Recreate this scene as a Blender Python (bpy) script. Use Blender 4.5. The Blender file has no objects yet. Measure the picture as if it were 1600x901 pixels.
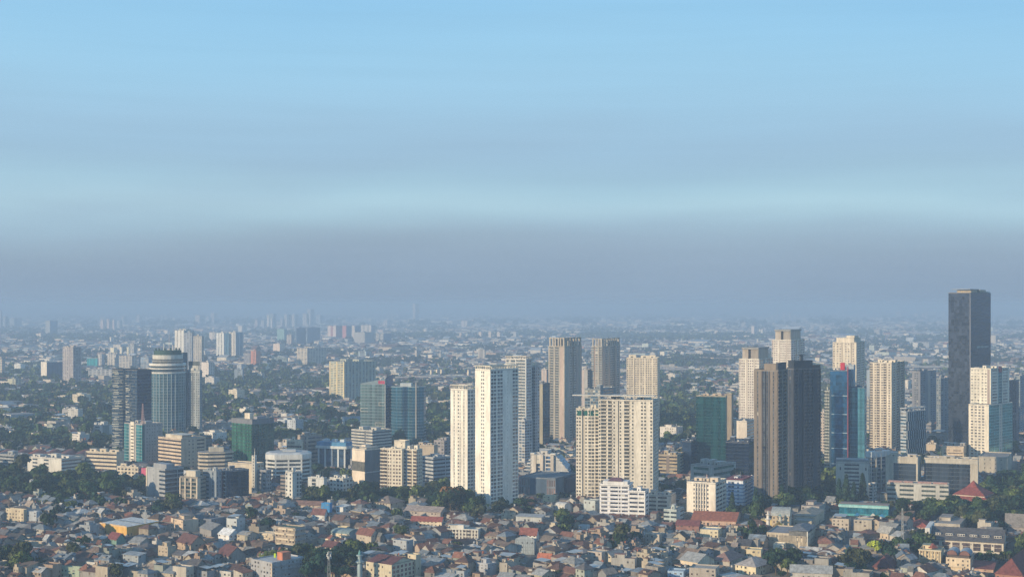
import bpy, math, random, time
T_0 = time.time()
import numpy as np
from math import sin, cos, tan, pi, radians, sqrt, atan2, hypot
S = bpy.context.scene
COL = S.collection
rnd = random.Random(7)
RNG = np.random.default_rng(11)

# ------------------------------------------------------------------ camera
CAM_H, FPX, HORIZON, MIDX = 180.0, 2222.2, 478.0, 800.0      # metres, focal length and eye level in photo pixels
cam = bpy.data.objects.new('camera', bpy.data.cameras.new('camera'))
COL.objects.link(cam); S.camera = cam
cam.location = (0, 0, CAM_H); cam.rotation_euler = (pi / 2, 0, 0)
cam.data.sensor_width = 36; cam.data.lens = 50
cam.data.shift_y = (HORIZON - 450.5) / 1600
cam.data.clip_start = 1; cam.data.clip_end = 90000

# ------------------------------------------------------------------ light
SUN_AZ, SUN_EL = radians(53), radians(15)                     # azimuth: to the left of straight behind the camera
sd = (-sin(SUN_AZ) * cos(SUN_EL), -cos(SUN_AZ) * cos(SUN_EL), sin(SUN_EL))
sl = bpy.data.lights.new('sun', 'SUN'); so = bpy.data.objects.new('sun', sl); COL.objects.link(so)
sl.energy = 4.8; sl.angle = radians(0.53); sl.color = (1.0, 0.78, 0.50)
import mathutils
so.rotation_euler = mathutils.Vector(sd).to_track_quat('Z', 'Y').to_euler()
so.location = (-300, -300, 600)

W = bpy.data.worlds.new('World'); S.world = W; W.use_nodes = True
nt = W.node_tree; N = nt.nodes; Lk = nt.links; N.clear()
out = N.new('ShaderNodeOutputWorld')
sky = N.new('ShaderNodeTexSky'); sky.sky_type = 'NISHITA'; sky.sun_disc = False
sky.sun_elevation = SUN_EL; sky.sun_rotation = atan2(sd[0], sd[1])
sky.air_density = 1.3; sky.dust_density = 1.5; sky.ozone_density = 1.5; sky.altitude = 100
bg = N.new('ShaderNodeBackground'); bg.inputs[1].default_value = 0.15
Lk.new(sky.outputs[0], bg.inputs[0])
def srgb(r, g, b):
    f = lambda c: (c / 255 / 12.92) if c / 255 <= .04045 else ((c / 255 + .055) / 1.055) ** 2.4
    return (f(r), f(g), f(b), 1)
tc = N.new('ShaderNodeTexCoord'); sep = N.new('ShaderNodeSeparateXYZ'); Lk.new(tc.outputs['Generated'], sep.inputs[0])
def mth(op, a, b=None, c=None):
    n = N.new('ShaderNodeMath'); n.operation = op
    for i, q in enumerate((a, b, c)):
        if q is None: continue
        if isinstance(q, (int, float)): n.inputs[i].default_value = q
        else: Lk.new(q, n.inputs[i])
    return n.outputs[0]
# smog layers: stretched noise makes the layers thicken, thin and drift across the sky
mp = N.new('ShaderNodeMapping'); mp.inputs['Scale'].default_value = (2.8, 2.8, 15); Lk.new(tc.outputs['Generated'], mp.inputs[0])
ns = N.new('ShaderNodeTexNoise'); ns.inputs['Scale'].default_value = 1.0; ns.inputs['Detail'].default_value = 3; ns.inputs['Roughness'].default_value = .45
Lk.new(mp.outputs[0], ns.inputs['Vector'])
warp = mth('MULTIPLY', mth('SUBTRACT', ns.outputs[0], .5), .045)
tilt = mth('MULTIPLY', mth('MULTIPLY', sep.outputs['X'], .012), mth('SMOOTH_MIN', mth('MULTIPLY', sep.outputs['Z'], 16), 1.0, .1))
el = mth('ADD', mth('ADD', sep.outputs['Z'], mth('MULTIPLY', warp, mth('SMOOTH_MIN', mth('MULTIPLY', mth('ABSOLUTE', sep.outputs['Z']), 18), 1.0, .1))), tilt)
cr = N.new('ShaderNodeValToRGB'); Lk.new(mth('MULTIPLY', el, 1.8), cr.inputs[0])
stops = [(0.0, (140, 161, 184)), (.020, (146, 167, 189)), (.034, (150, 171, 191)), (.048, (158, 182, 200)), (.060, (171, 204, 220)), (.070, (181, 215, 229)), (.079, (174, 210, 227)),
         (.092, (162, 197, 218)), (.108, (160, 194, 219)), (.14, (163, 206, 233)), (.175, (158, 207, 237)), (.215, (147, 200, 236)), (.30, (140, 197, 238)), (.5, (132, 190, 236))]
e = cr.color_ramp.elements
e[0].position = 0; e[0].color = srgb(*stops[0][1]); e[1].position = stops[-1][0] * 1.8; e[1].color = srgb(*stops[-1][1])
for p, c in stops[1:-1]:
    q = e.new(p * 1.8); q.color = srgb(*c)
cr.color_ramp.interpolation = 'B_SPLINE'
# fine horizontal streaks
mp2 = N.new('ShaderNodeMapping'); mp2.inputs['Scale'].default_value = (3, 3, 70); Lk.new(tc.outputs['Generated'], mp2.inputs[0])
ns2 = N.new('ShaderNodeTexNoise'); ns2.inputs['Scale'].default_value = 1.6; ns2.inputs['Detail'].default_value = 4; Lk.new(mp2.outputs[0], ns2.inputs['Vector'])
st = mth('ADD', mth('MULTIPLY', mth('SUBTRACT', ns2.outputs[0], .5), .07), 1.0)
mp3 = N.new('ShaderNodeMapping'); mp3.inputs['Scale'].default_value = (2.6, 2.6, 13); mp3.inputs['Location'].default_value = (.7, 0, 0); Lk.new(tc.outputs['Generated'], mp3.inputs[0])
ns3 = N.new('ShaderNodeTexNoise'); ns3.inputs['Scale'].default_value = 1.5; ns3.inputs['Detail'].default_value = 3; ns3.inputs['Roughness'].default_value = .4; Lk.new(mp3.outputs[0], ns3.inputs['Vector'])
low = N.new('ShaderNodeMapRange'); low.interpolation_type = 'SMOOTHSTEP'; low.inputs['From Min'].default_value = .22; low.inputs['From Max'].default_value = .06; Lk.new(sep.outputs['Z'], low.inputs['Value'])
smk = mth('MULTIPLY', mth('MAXIMUM', mth('MULTIPLY', mth('SUBTRACT', ns3.outputs[0], .44), 1.5), 0.0), low.outputs[0])
smc = N.new('ShaderNodeMix'); smc.data_type = 'RGBA'; Lk.new(mth('MINIMUM', smk, .75), smc.inputs[0]); Lk.new(cr.outputs[0], smc.inputs[6]); smc.inputs[7].default_value = srgb(156, 180, 203)
bg2 = N.new('ShaderNodeBackground'); Lk.new(smc.outputs[2], bg2.inputs[0]); Lk.new(mth('MULTIPLY', st, .79), bg2.inputs[1])
mr = N.new('ShaderNodeMapRange'); mr.interpolation_type = 'SMOOTHSTEP'
mr.inputs['From Min'].default_value = .6; mr.inputs['From Max'].default_value = .95; Lk.new(sep.outputs['Z'], mr.inputs['Value'])
mx = N.new('ShaderNodeMixShader'); Lk.new(mr.outputs[0], mx.inputs[0]); Lk.new(bg2.outputs[0], mx.inputs[1]); Lk.new(bg.outputs[0], mx.inputs[2])
Lk.new(mx.outputs[0], out.inputs[0])

vs = S.view_settings
S.display_settings.display_device = 'sRGB'
vs.view_transform = 'Standard'; vs.look = 'None'; vs.exposure = 0.34; vs.gamma = 1; vs.use_curve_mapping = False
S.render.engine = 'CYCLES'
cy = S.cycles
cy.use_denoising = True; cy.max_bounces = 5; cy.diffuse_bounces = 2; cy.glossy_bounces = 2; cy.transmission_bounces = 1
cy.volume_bounces = 1; cy.caustics_reflective = False; cy.caustics_refractive = False; cy.sample_clamp_indirect = 4
try: cy.denoising_input_passes = 'RGB_ALBEDO_NORMAL'; cy.denoising_prefilter = 'FAST'
except Exception: pass

# ------------------------------------------------------------------ materials (all read the face colour attribute "tint")
def newmat(name):
    m = bpy.data.materials.new(name); m.use_nodes = True
    return m, m.node_tree, m.node_tree.nodes, m.node_tree.links, m.node_tree.nodes['Principled BSDF']
def tinted(name, rough=.9, spec=.3, metal=0, lo=.8, hi=1.1, nscale=.25, streak=True, objrand=0.0, bump=None, fine=1.2):
    m, t, n, l, b = newmat(name)
    a = n.new('ShaderNodeAttribute'); a.attribute_name = 'tint'
    g = n.new('ShaderNodeNewGeometry')
    mp = n.new('ShaderNodeMapping'); mp.inputs['Scale'].default_value = (1, 1, .18 if streak else 1)
    l.new(g.outputs['Position'], mp.inputs[0])
    x = n.new('ShaderNodeTexNoise'); x.inputs['Scale'].default_value = nscale; x.inputs['Detail'].default_value = 5; x.inputs['Roughness'].default_value = .62
    l.new(mp.outputs[0], x.inputs['Vector'])
    r = n.new('ShaderNodeMapRange'); r.inputs['From Min'].default_value = .32; r.inputs['From Max'].default_value = .68
    r.inputs['To Min'].default_value = lo; r.inputs['To Max'].default_value = hi
    l.new(x.outputs[0], r.inputs['Value'])
    x2 = n.new('ShaderNodeTexNoise'); x2.inputs['Scale'].default_value = fine; x2.inputs['Detail'].default_value = 3
    l.new(mp.outputs[0], x2.inputs['Vector'])
    r2 = n.new('ShaderNodeMapRange'); r2.inputs['From Min'].default_value = .3; r2.inputs['From Max'].default_value = .7
    r2.inputs['To Min'].default_value = (.7 + lo) / 2 + .08; r2.inputs['To Max'].default_value = 1.04
    l.new(x2.outputs[0], r2.inputs['Value'])
    k = n.new('ShaderNodeMath'); k.operation = 'MULTIPLY'; l.new(r.outputs[0], k.inputs[0]); l.new(r2.outputs[0], k.inputs[1])
    last = k.outputs[0]
    if objrand:
        oi = n.new('ShaderNodeObjectInfo'); r3 = n.new('ShaderNodeMapRange')
        r3.inputs['To Min'].default_value = 1 - objrand; r3.inputs['To Max'].default_value = 1 + objrand
        l.new(oi.outputs['Random'], r3.inputs['Value'])
        k2 = n.new('ShaderNodeMath'); k2.operation = 'MULTIPLY'; l.new(last, k2.inputs[0]); l.new(r3.outputs[0], k2.inputs[1]); last = k2.outputs[0]
    v = n.new('ShaderNodeVectorMath'); v.operation = 'SCALE'; l.new(a.outputs['Color'], v.inputs[0]); l.new(last, v.inputs['Scale'])
    l.new(v.outputs[0], b.inputs['Base Color'])
    b.inputs['Roughness'].default_value = rough; b.inputs['Metallic'].default_value = metal; b.inputs['Specular IOR Level'].default_value = spec
    if bump:
        w = n.new('ShaderNodeTexWave'); w.inputs['Scale'].default_value = bump; w.inputs['Distortion'].default_value = .6
        l.new(g.outputs['Position'], w.inputs['Vector'])
        bp = n.new('ShaderNodeBump'); bp.inputs['Strength'].default_value = .35; bp.inputs['Distance'].default_value = .1
        l.new(w.outputs[0], bp.inputs['Height']); l.new(bp.outputs[0], b.inputs['Normal'])
    return m
M_WALL = tinted('painted_render', .88, .25, lo=.74, hi=1.08, nscale=.16)
M_ROOF = tinted('roof_covering', .85, .25, lo=.62, hi=1.22, nscale=.45, streak=False, bump=1.4)
M_GLASS = tinted('window_glass', .12, .9, lo=.6, hi=1.5, nscale=.35, streak=False, objrand=.25)
M_CURT = tinted('curtain_wall_glass', .10, .9, metal=.65, lo=1.68, hi=1.9, nscale=.13, streak=False, objrand=.22, fine=.5)
M_METAL = tinted('painted_metal', .45, .5, metal=.3)
M_LEAF = tinted('foliage', .8, .2, lo=.55, hi=1.5, nscale=.16, streak=False, objrand=.28, fine=.9)
M_BARK = tinted('bark', .95, .1)
M_GOLD = tinted('gold_leaf', .3, .6, metal=.9)
MATS = [M_WALL, M_ROOF, M_GLASS, M_CURT, M_METAL, M_LEAF, M_BARK, M_GOLD]
WALL, ROOF, GLASS, CURT, METAL, LEAF, BARK, GOLD = range(8)

# ------------------------------------------------------------------ mesh helpers
def mesh_from(name, V, loops, ltot, cols, mats):
    """V (n,3), loops flat indices, ltot loop totals, cols (f,3), mats (f)"""
    me = bpy.data.meshes.new(name)
    V = np.asarray(V, np.float32).reshape(-1, 3); loops = np.asarray(loops, np.int32); ltot = np.asarray(ltot, np.int32)
    cols = np.asarray(cols, np.float32).reshape(-1, 3); mats = np.asarray(mats, np.int32)
    me.vertices.add(len(V)); me.vertices.foreach_set('co', V.ravel())
    me.loops.add(len(loops)); me.loops.foreach_set('vertex_index', loops)
    me.polygons.add(len(ltot))
    ls = np.zeros(len(ltot), np.int32); ls[1:] = np.cumsum(ltot)[:-1]
    me.polygons.foreach_set('loop_start', ls)
    try: me.polygons.foreach_set('loop_total', ltot)
    except Exception: pass
    used = np.unique(mats); remap = np.zeros(len(MATS), np.int32)
    for i, u in enumerate(used):
        me.materials.append(MATS[int(u)]); remap[int(u)] = i
    me.polygons.foreach_set('material_index', remap[mats])
    me.update(calc_edges=True)
    sf = me.attributes.new('sharp_face', 'BOOLEAN', 'FACE'); sf.data.foreach_set('value', np.ones(len(ltot), bool))
    at = me.attributes.new('tint', 'FLOAT_COLOR', 'CORNER')
    c4 = np.ones((len(loops), 4), np.float32); c4[:, :3] = np.repeat(cols, ltot, axis=0)
    at.data.foreach_set('color', c4.ravel())
    return me

def tag(o, label=None, cat=None, group=None, kind=None):
    if label: o['label'] = label
    if cat: o['category'] = cat
    if group: o['group'] = group
    if kind: o['kind'] = kind
    return o
def empty(name, loc, rz=0, label=None, cat=None, group=None):
    o = bpy.data.objects.new(name, None); COL.objects.link(o)
    o.location = loc; o.rotation_euler = (0, 0, rz); o.empty_display_size = 2
    return tag(o, label, cat, group)
def link(name, me, parent=None, loc=None, kind=None, label=None, rot=None):
    o = bpy.data.objects.new(name, me); COL.objects.link(o)
    if parent is not None: o.parent = parent
    if loc is not None: o.location = loc
    if rot is not None: o.rotation_euler = rot
    if kind: o['kind'] = kind
    if label: o['label'] = label
    return o

class MB:
    def __init__(s): s.v = []; s.l = []; s.t = []; s.c = []; s.m = []
    def poly(s, pts, col, mat=WALL):
        n = len(s.v); s.v.extend(pts); s.l.extend(range(n, n + len(pts))); s.t.append(len(pts)); s.c.append(col); s.m.append(mat)
    def box(s, x0, x1, y0, y1, z0, z1, col, mat=WALL, top=None, tmat=None, bottom=False):
        n = len(s.v)
        s.v.extend([(x0, y0, z0), (x1, y0, z0), (x1, y1, z0), (x0, y1, z0), (x0, y0, z1), (x1, y0, z1), (x1, y1, z1), (x0, y1, z1)])
        fs = [(0, 1, 5, 4), (1, 2, 6, 5), (2, 3, 7, 6), (3, 0, 4, 7), (4, 5, 6, 7)]
        if bottom: fs.append((3, 2, 1, 0))
        for i, q in enumerate(fs):
            s.l.extend([n + k for k in q]); s.t.append(4)
            s.c.append(top if (i == 4 and top) else col); s.m.append(tmat if (i == 4 and tmat is not None) else mat)
    def bar(s, a, b, r, col, mat=METAL, n=5, r2=None):
        a = mathutils.Vector(a); b = mathutils.Vector(b); d = (b - a).normalized()
        u = d.orthogonal().normalized(); w = d.cross(u); r2 = r if r2 is None else r2
        A = [tuple(a + (u * cos(2 * pi * k / n) + w * sin(2 * pi * k / n)) * r) for k in range(n)]
        B = [tuple(b + (u * cos(2 * pi * k / n) + w * sin(2 * pi * k / n)) * r2) for k in range(n)]
        for k in range(n): s.poly([A[k], A[(k + 1) % n], B[(k + 1) % n], B[k]], col, mat)
        s.poly(B, col, mat)
    def lathe(s, cx, cy, prof, col, mat=WALL, n=14):
        for (r0, z0), (r1, z1) in zip(prof[:-1], prof[1:]):
            for k in range(n):
                a, b = 2 * pi * k / n, 2 * pi * (k + 1) / n
                p = [(cx + r0 * cos(a), cy + r0 * sin(a), z0), (cx + r0 * cos(b), cy + r0 * sin(b), z0)]
                if r1 > 1e-4: p += [(cx + r1 * cos(b), cy + r1 * sin(b), z1), (cx + r1 * cos(a), cy + r1 * sin(a), z1)]
                else: p += [(cx, cy, z1)]
                if r0 <= 1e-4: p = [(cx, cy, z0)] + p[2:]
                s.poly(p, col, mat)
    def prism(s, plan, z0, z1, col, mat=WALL, topcol=None, top=True):
        k = len(plan)
        for i in range(k):
            a, b = plan[i], plan[(i + 1) % k]
            s.poly([(a[0], a[1], z0), (b[0], b[1], z0), (b[0], b[1], z1), (a[0], a[1], z1)], col, mat)
        if top: s.poly([(p[0], p[1], z1) for p in plan], topcol or col, mat)
    def mesh(s, name): return mesh_from(name, s.v, s.l, s.t, s.c, s.m)
    def build(s, name, parent=None, loc=None, kind=None, label=None, rot=None):
        if not s.t: return None
        return link(name, s.mesh(name), parent, loc, kind, label, rot)

def dist(yb): return CAM_H * FPX / (yb - HORIZON)
def ground(px, yb):
    D = dist(yb); return ((px - MIDX) / FPX * D, D)
def topix(x, y, z=0): return MIDX + FPX * x / y, HORIZON + FPX * (CAM_H - z) / y
CLEAR = []
FRONT = []   # (left px, right px, distance, height) of named buildings whose walls must stay in view
EXCL = []      # (x, y, radius) footprints kept clear of the small houses
MARKS = []     # landmarks used to word the labels of houses and trees
def mark(px, py, text): MARKS.append((px, py, text))
def jit(c, a=.06):
    k = 1 + rnd.uniform(-a, a); return (c[0] * k, c[1] * k, c[2] * k)

WHITE = (.78, .76, .71); OFFW = (.66, .65, .62); CREAM = (.70, .62, .46); BEIGE = (.55, .47, .36); GREY = (.36, .36, .36); LGREY = (.50, .50, .49)
DGREY = (.16, .16, .17); TAN = (.42, .34, .26); DBLUE = (.03, .055, .10); NAVY = (.035, .05, .085); TEAL = (.10, .27, .28); GREENG = (.02, .11, .09)
BLUEG = (.03, .10, .19); PALEB = (.42, .52, .62); DARKW = (.035, .045, .055); ORANGE = (.55, .22, .12); RED = (.42, .06, .07); YELLOW = (.72, .62, .36)
CONC = (.40, .37, .32); PINK = (.62, .40, .38); ROOFG = (.27, .26, .25); SEA = (.22, .34, .34)

# ------------------------------------------------------------------ facades
def facade(fm, win, bal, pt, width, z0, z1, spec, nf, st):
    """fm, win, bal: mesh builders; pt(u,n,z) -> local point; spec like 'W2 w1 b3'. returns list of per-floor panes"""
    wc, c2, gc, g2, bc, lc = st['wall'], st['c2'], st['glass'], st['g2'], st['balc'], st['ledge']
    toks = [(t[0], float(t[1:] or 1)) for t in spec.split()]
    tot = sum(w for _, w in toks); u = 0.0; fh = (z1 - z0) / nf; bands = []
    def q(b, u0, u1, n0, n1, za, zb, col, mat=WALL):      # vertical quad
        b.poly([pt(u0, n0, za), pt(u1, n1, za), pt(u1, n1, zb), pt(u0, n0, zb)], col, mat)
    def hq(b, u0, u1, n0, n1, z, col, mat=WALL):
        b.poly([pt(u0, n0, z), pt(u1, n0, z), pt(u1, n1, z), pt(u0, n1, z)], col, mat)
    for ty, w in toks:
        w = w / tot * width; a, b = u, u + w; u = b
        if ty == 'W': q(fm, a, b, 0, 0, z0, z1, wc)
        elif ty == 'D': q(fm, a, b, 0, 0, z0, z1, c2)
        elif ty == 'P':                                    # panelled wall with recessed joints per two floors
            k = 0
            while k < nf:
                za = z0 + k * fh; zb = min(z1, z0 + (k + 2) * fh)
                q(fm, a, b, 0, 0, za, zb - .22, jit(wc, .03)); q(fm, a, b, -.2, -.2, zb - .22, zb, c2)
                k += 2
        elif ty == 'f':
            q(fm, a, b, .7, .7, z0, z1, c2); q(fm, a, a, 0, .7, z0, z1, c2); q(fm, b, b, .7, 0, z0, z1, c2); hq(fm, a, b, 0, .7, z1, c2)
        elif ty == 'r':
            q(fm, a, b, -1.1, -1.1, z0, z1, c2); q(fm, a, a, 0, -1.1, z0, z1, wc); q(fm, b, b, -1.1, 0, z0, z1, wc)
        elif ty in 'wvlnbc':
            wf, h0, h1 = {'w': (.62, .28, .78), 'v': (.5, .12, .9), 'l': (.86, .22, .86), 'n': (.35, .4, .75), 'b': (1, .34, .80), 'c': (1, .18, .86)}[ty]
            wc_ = wc
            ma, mb_ = a + w * (1 - wf) / 2, b - w * (1 - wf) / 2; dp = .28
            if wf < 1: q(fm, a, ma, 0, 0, z0, z1, wc_); q(fm, mb_, b, 0, 0, z0, z1, wc_)
            zp = z0
            sep_ = (ty in 'bc') and st['px'] * w >= 10
            for k in range(nf):
                s0, s1 = z0 + (k + h0) * fh, z0 + (k + h1) * fh
                q(fm, ma, mb_, 0, 0, zp, s0, wc_ if not st['band'] else st['band'])
                hq(fm, ma, mb_, -dp, 0, s0, wc_)
                if ty not in 'bc': q(fm, ma, ma, 0, -dp, s0, s1, wc_); q(fm, mb_, mb_, -dp, 0, s0, s1, wc_)
                hq(fm, ma, mb_, 0, -dp, s1, wc_)
                if not sep_:
                    m_ = max(1, int((mb_ - ma) / 2.6)) if ty in 'bc' else 1
                    for i in range(m_):
                        x0 = ma + (mb_ - ma) * i / m_; x1 = ma + (mb_ - ma) * (i + 1) / m_
                        g = gc if rnd.random() > st['cur'] else (.30, .29, .26)
                        q(win, x0, x1, -dp, -dp, s0, s1, jit((g[0] * 1.3, g[1] * 1.3, g[2] * 1.3) if g is gc else g, .6), GLASS)
                        if ty in 'wl' and rnd.random() < .2: xa = (x0 + x1) / 2; bal.box(*sorted((pt(xa - .4, 0, 0)[0], pt(xa + .4, .45, 0)[0])), *sorted((pt(xa - .4, 0, 0)[1], pt(xa + .4, .45, 0)[1])), s0 - .75, s0 - .15, (.6, .6, .58), bottom=True)
                zp = s1
            q(fm, ma, mb_, 0, 0, zp, z1, wc_)
            if sep_:
                bands.append(('window_band', ma, mb_, -dp, h0 * fh, h1 * fh, gc, GLASS, 2.2))
        elif ty in 'gG':
            g = gc if ty == 'g' else g2
            led = st['lh']
            sep_ = st['px'] * w >= 10
            for k in range(nf):
                za = z0 + k * fh
                if led > 0:
                    q(fm, a, b, .12, .12, za, za + led, lc); hq(fm, a, b, -.1, .12, za + led, lc); hq(fm, a, b, .12, -.1, za, lc)
                if not sep_:
                    m_ = max(1, int(w / 2.4))
                    for i in range(m_):
                        q(win, a + w * i / m_, a + w * (i + 1) / m_, -.08, -.08, za + led, za + fh, jit(g, .45), CURT)
            if sep_: bands.append(('curtain_glass', a, b, -.08, led, fh, g, CURT, 2.4))
        elif ty == 'B':
            dp = -1.25
            q(fm, a, b, dp, dp, z0, z1, wc); q(fm, a, a, 0, dp, z0, z1, wc); q(fm, b, b, dp, 0, z0, z1, wc)
            for k in range(nf):
                za = z0 + k * fh
                q(win, a + w * .12, b - w * .12, dp + .05, dp + .05, za + .15, za + fh * .78, jit(gc, .3), GLASS)
                ov = .45
                q(bal, a, b, ov, ov, za - .15, za + .95, bc); hq(bal, a, b, ov - .15, ov, za + .95, bc); q(bal, a, b, ov - .15, ov - .15, za + .12, za + .95, bc)
                hq(bal, a, b, dp, ov, za + .12, bc); hq(bal, a, b, ov, dp, za - .15, bc)
                q(bal, a, a, dp, ov, za - .15, za + .95, bc); q(bal, b, b, ov, dp, za - .15, za + .95, bc)
    return bands

BNAMES = {}
def block(name, label, cat, xl, xm, xr, yt, yb, al=40, fh=3.3, L='W1 w1 w1 w1 W1', R='W1 w1 w1 w1 W1', wall=WHITE, c2=GREY, glass=DARKW, g2=TEAL,
          balc=None, ledge=LGREY, lh=.45, pj=.45, cur=.22, band=None, podium=0, z0=0, depth=None, par=1.0, roof=ROOFG, huts=2, group=None, base=None, hutcol=None, excl=True, ant=0, lm=None, zrel=None):
    """A rectangular building from its photo outline: left edge, near corner, right edge, top and base rows."""
    D0 = dist(yb); t0 = (xm - MIDX) / FPX; X0 = t0 * D0; a = radians(al)
    tl, tr = (xl - MIDX) / FPX, (xr - MIDX) / FPX
    WL = (X0 - tl * D0) / max(.15, cos(a) + tl * sin(a))
    den = sin(a) - tr * cos(a)
    WR = (tr * D0 - X0) / den if den > .06 and xr > xm else (depth or 16)
    if depth: WR = depth
    WR = min(WR, 75); WR = max(WR, 5)
    Hh = CAM_H - (yt - HORIZON) / FPX * D0
    root = empty(name, (X0, D0, z0), -a, label, cat, group)
    Hh = Hh - z0
    px = FPX / D0
    nf = max(1, round(Hh / fh))
    st = dict(wall=wall, c2=c2, glass=glass, g2=g2, balc=balc or wall, ledge=ledge, lh=lh, cur=cur, px=px, band=band)
    fm, win, bal = MB(), MB(), MB()
    bF = facade(fm, win, bal, lambda u, n, z: (u - WL, -n, z), WL, 0, Hh, L, nf, st)
    bR = facade(fm, win, bal, lambda u, n, z: (n, u, z), WR, 0, Hh, R, nf, st)
    fm.poly([(0, WR, 0), (-WL, WR, 0), (-WL, WR, Hh), (0, WR, Hh)], wall)
    fm.poly([(-WL, WR, 0), (-WL, 0, 0), (-WL, 0, Hh), (-WL, WR, Hh)], wall)
    fm.build('facade', root)
    rb = MB(); rb.box(-WL - .05, .05, -.05, WR + .05, Hh + .003, Hh + .35, roof, WALL); 
    rb.build('roof', root)
    if par:
        p = MB(); t = .3
        zz0, zz1 = Hh + .352, Hh + .35 + par
        p.box(-WL, 0, 0, t, zz0, zz1, wall); p.box(-WL, 0, WR - t, WR, zz0, zz1, wall)
        p.box(-WL, -WL + t, t + .003, WR - t - .003, zz0, zz1, wall); p.box(-t, 0, t + .003, WR - t - .003, zz0, zz1, wall)
        p.build('parapet', root)
    win.build('window', root, kind='stuff')
    bal.build('balcony' if 'B' in L + R else 'air_conditioner', root, kind='stuff')
    hF = Hh / nf
    for which, bl in (('F', bF), ('R', bR)):
        for nm, ua, ub, n_, h0, h1, g, mat, pw in bl:
            mb = MB(); m_ = max(1, round((ub - ua) / pw)); gap = .1
            for i in range(m_):
                x0 = ua + (ub - ua) * i / m_ + gap / 2; x1 = ua + (ub - ua) * (i + 1) / m_ - gap / 2
                n2 = n_ + rnd.uniform(-.03, .03)
                cc = jit(g, pj if mat == CURT else .3)
                if which == 'F': P4 = [(x0 - WL, -n_, h0), (x1 - WL, -n2, h0), (x1 - WL, -n2, h1), (x0 - WL, -n_, h1)]
                else: P4 = [(n_, x0, h0), (n2, x1, h0), (n2, x1, h1), (n_, x0, h1)]
                mb.poly(P4, cc, mat)
            # dark backing so the joints read as frames
            if which == 'F': mb.poly([(ua - WL, -n_ + .09, h0), (ub - WL, -n_ + .09, h0), (ub - WL, -n_ + .09, h1), (ua - WL, -n_ + .09, h1)], st['c2'] if mat == GLASS else ledge)
            else: mb.poly([(n_ - .09, ua, h0), (n_ - .09, ub, h0), (n_ - .09, ub, h1), (n_ - .09, ua, h1)], st['c2'] if mat == GLASS else ledge)
            me = mb.mesh(nm)
            for k in range(nf): link(nm, me, root, (0, 0, k * hF))
    zt = Hh + .36
    rr = random.Random(int(xl * 31 + yt * 7))
    hc = hutcol or wall
    for k in range(huts):
        w, d, h = WL * rr.uniform(.15, .3), WR * rr.uniform(.2, .4), rr.uniform(2.2, 4.5)
        w, d = min(w, 12), min(d, 12)
        cx, cyy = -WL * (k + .5) / huts + rr.uniform(-.08, .08) * WL, WR * rr.uniform(.35, .6)
        cx = min(max(cx, -WL + w / 2 + .4), -w / 2 - .4); cyy = min(max(cyy, d / 2 + .4), WR - d / 2 - .4)
        hb = MB(); hb.box(cx - w / 2, cx + w / 2, cyy - d / 2, cyy + d / 2, zt, zt + h, hc, top=LGREY)
        hb.box(cx - w / 2 - .2, cx + w / 2 + .2, cyy - d / 2 - .2, cyy + d / 2 + .2, zt + h + .003, zt + h + .25, jit(LGREY))
        hb.box(cx - w * .2, cx + w * .1, cyy - d / 2 - .06, cyy - d / 2 + .1, zt + .1, zt + 2.0, DARKW)
        hb.build('rooftop_hut', root)
    if huts and px > .8:
        eq = MB()
        for k in range(int(4 + WL / 5)):
            x, y = -rr.uniform(.8, max(1, WL - 1.5)), rr.uniform(.8, max(1.0, WR - 1.8)); s_ = rr.uniform(.5, 1.0)
            eq.box(x - s_, x + s_, y - s_ * .7, y + s_ * .7, zt - .005, zt + rr.uniform(.8, 1.7), jit((.5, .5, .5), .3), METAL)
        for k in range(rr.randint(1, 4)): x, y = -rr.uniform(.1, .9) * WL, rr.uniform(.1, .9) * WR; eq.bar((x, y, zt - .01), (x, y, zt + rr.uniform(3, 8)), .13, (.5, .5, .5), METAL, 3)
        eq.build('rooftop_equipment', root, kind='stuff')
    if ant:
        am = MB(); cx, cyy = -WL * .5, WR * .5; h = ant
        am.bar((cx, cyy, zt), (cx, cyy, zt + h), .35, (.6, .5, .48), METAL, 4, .12)
        for k in range(3): am.box(cx - 1.1 + .2 * k, cx + 1.1 - .2 * k, cyy - .08, cyy + .08, zt + h * (.35 + .2 * k), zt + h * (.35 + .2 * k) + .25, (.6, .3, .28), METAL)
        am.build('antenna', root)
    if excl:
        # footprint circle(s)
        nL = max(1, int(WL / max(8, WR))) + 1; nR = max(1, int(WR / max(8, WL))) + 1
        for i in range(nL):
            for j in range(nR):
                fx = -WL * (i + .5) / nL; fy = WR * (j + .5) / nR
                wx = X0 + fx * cos(a) + fy * sin(a); wy = D0 - fx * sin(a) + fy * cos(a)
                EXCL.append((wx, wy, hypot(WL / nL, WR / nR) / 2 + 4))
    if lm: mark((xl + xr) / 2, yb, lm)
    if yb > 700: FRONT.append((xl - 2, xr + 2, D0, Hh))
    return root, WL, WR, Hh

def bx(root, name, x0, x1, y0, y1, z0, z1, col, mat=WALL, kind=None, label=None, top=None):
    m = MB(); m.box(x0, x1, y0, y1, z0, z1, col, mat, top=top); return m.build(name, root, kind=kind, label=label)

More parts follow.
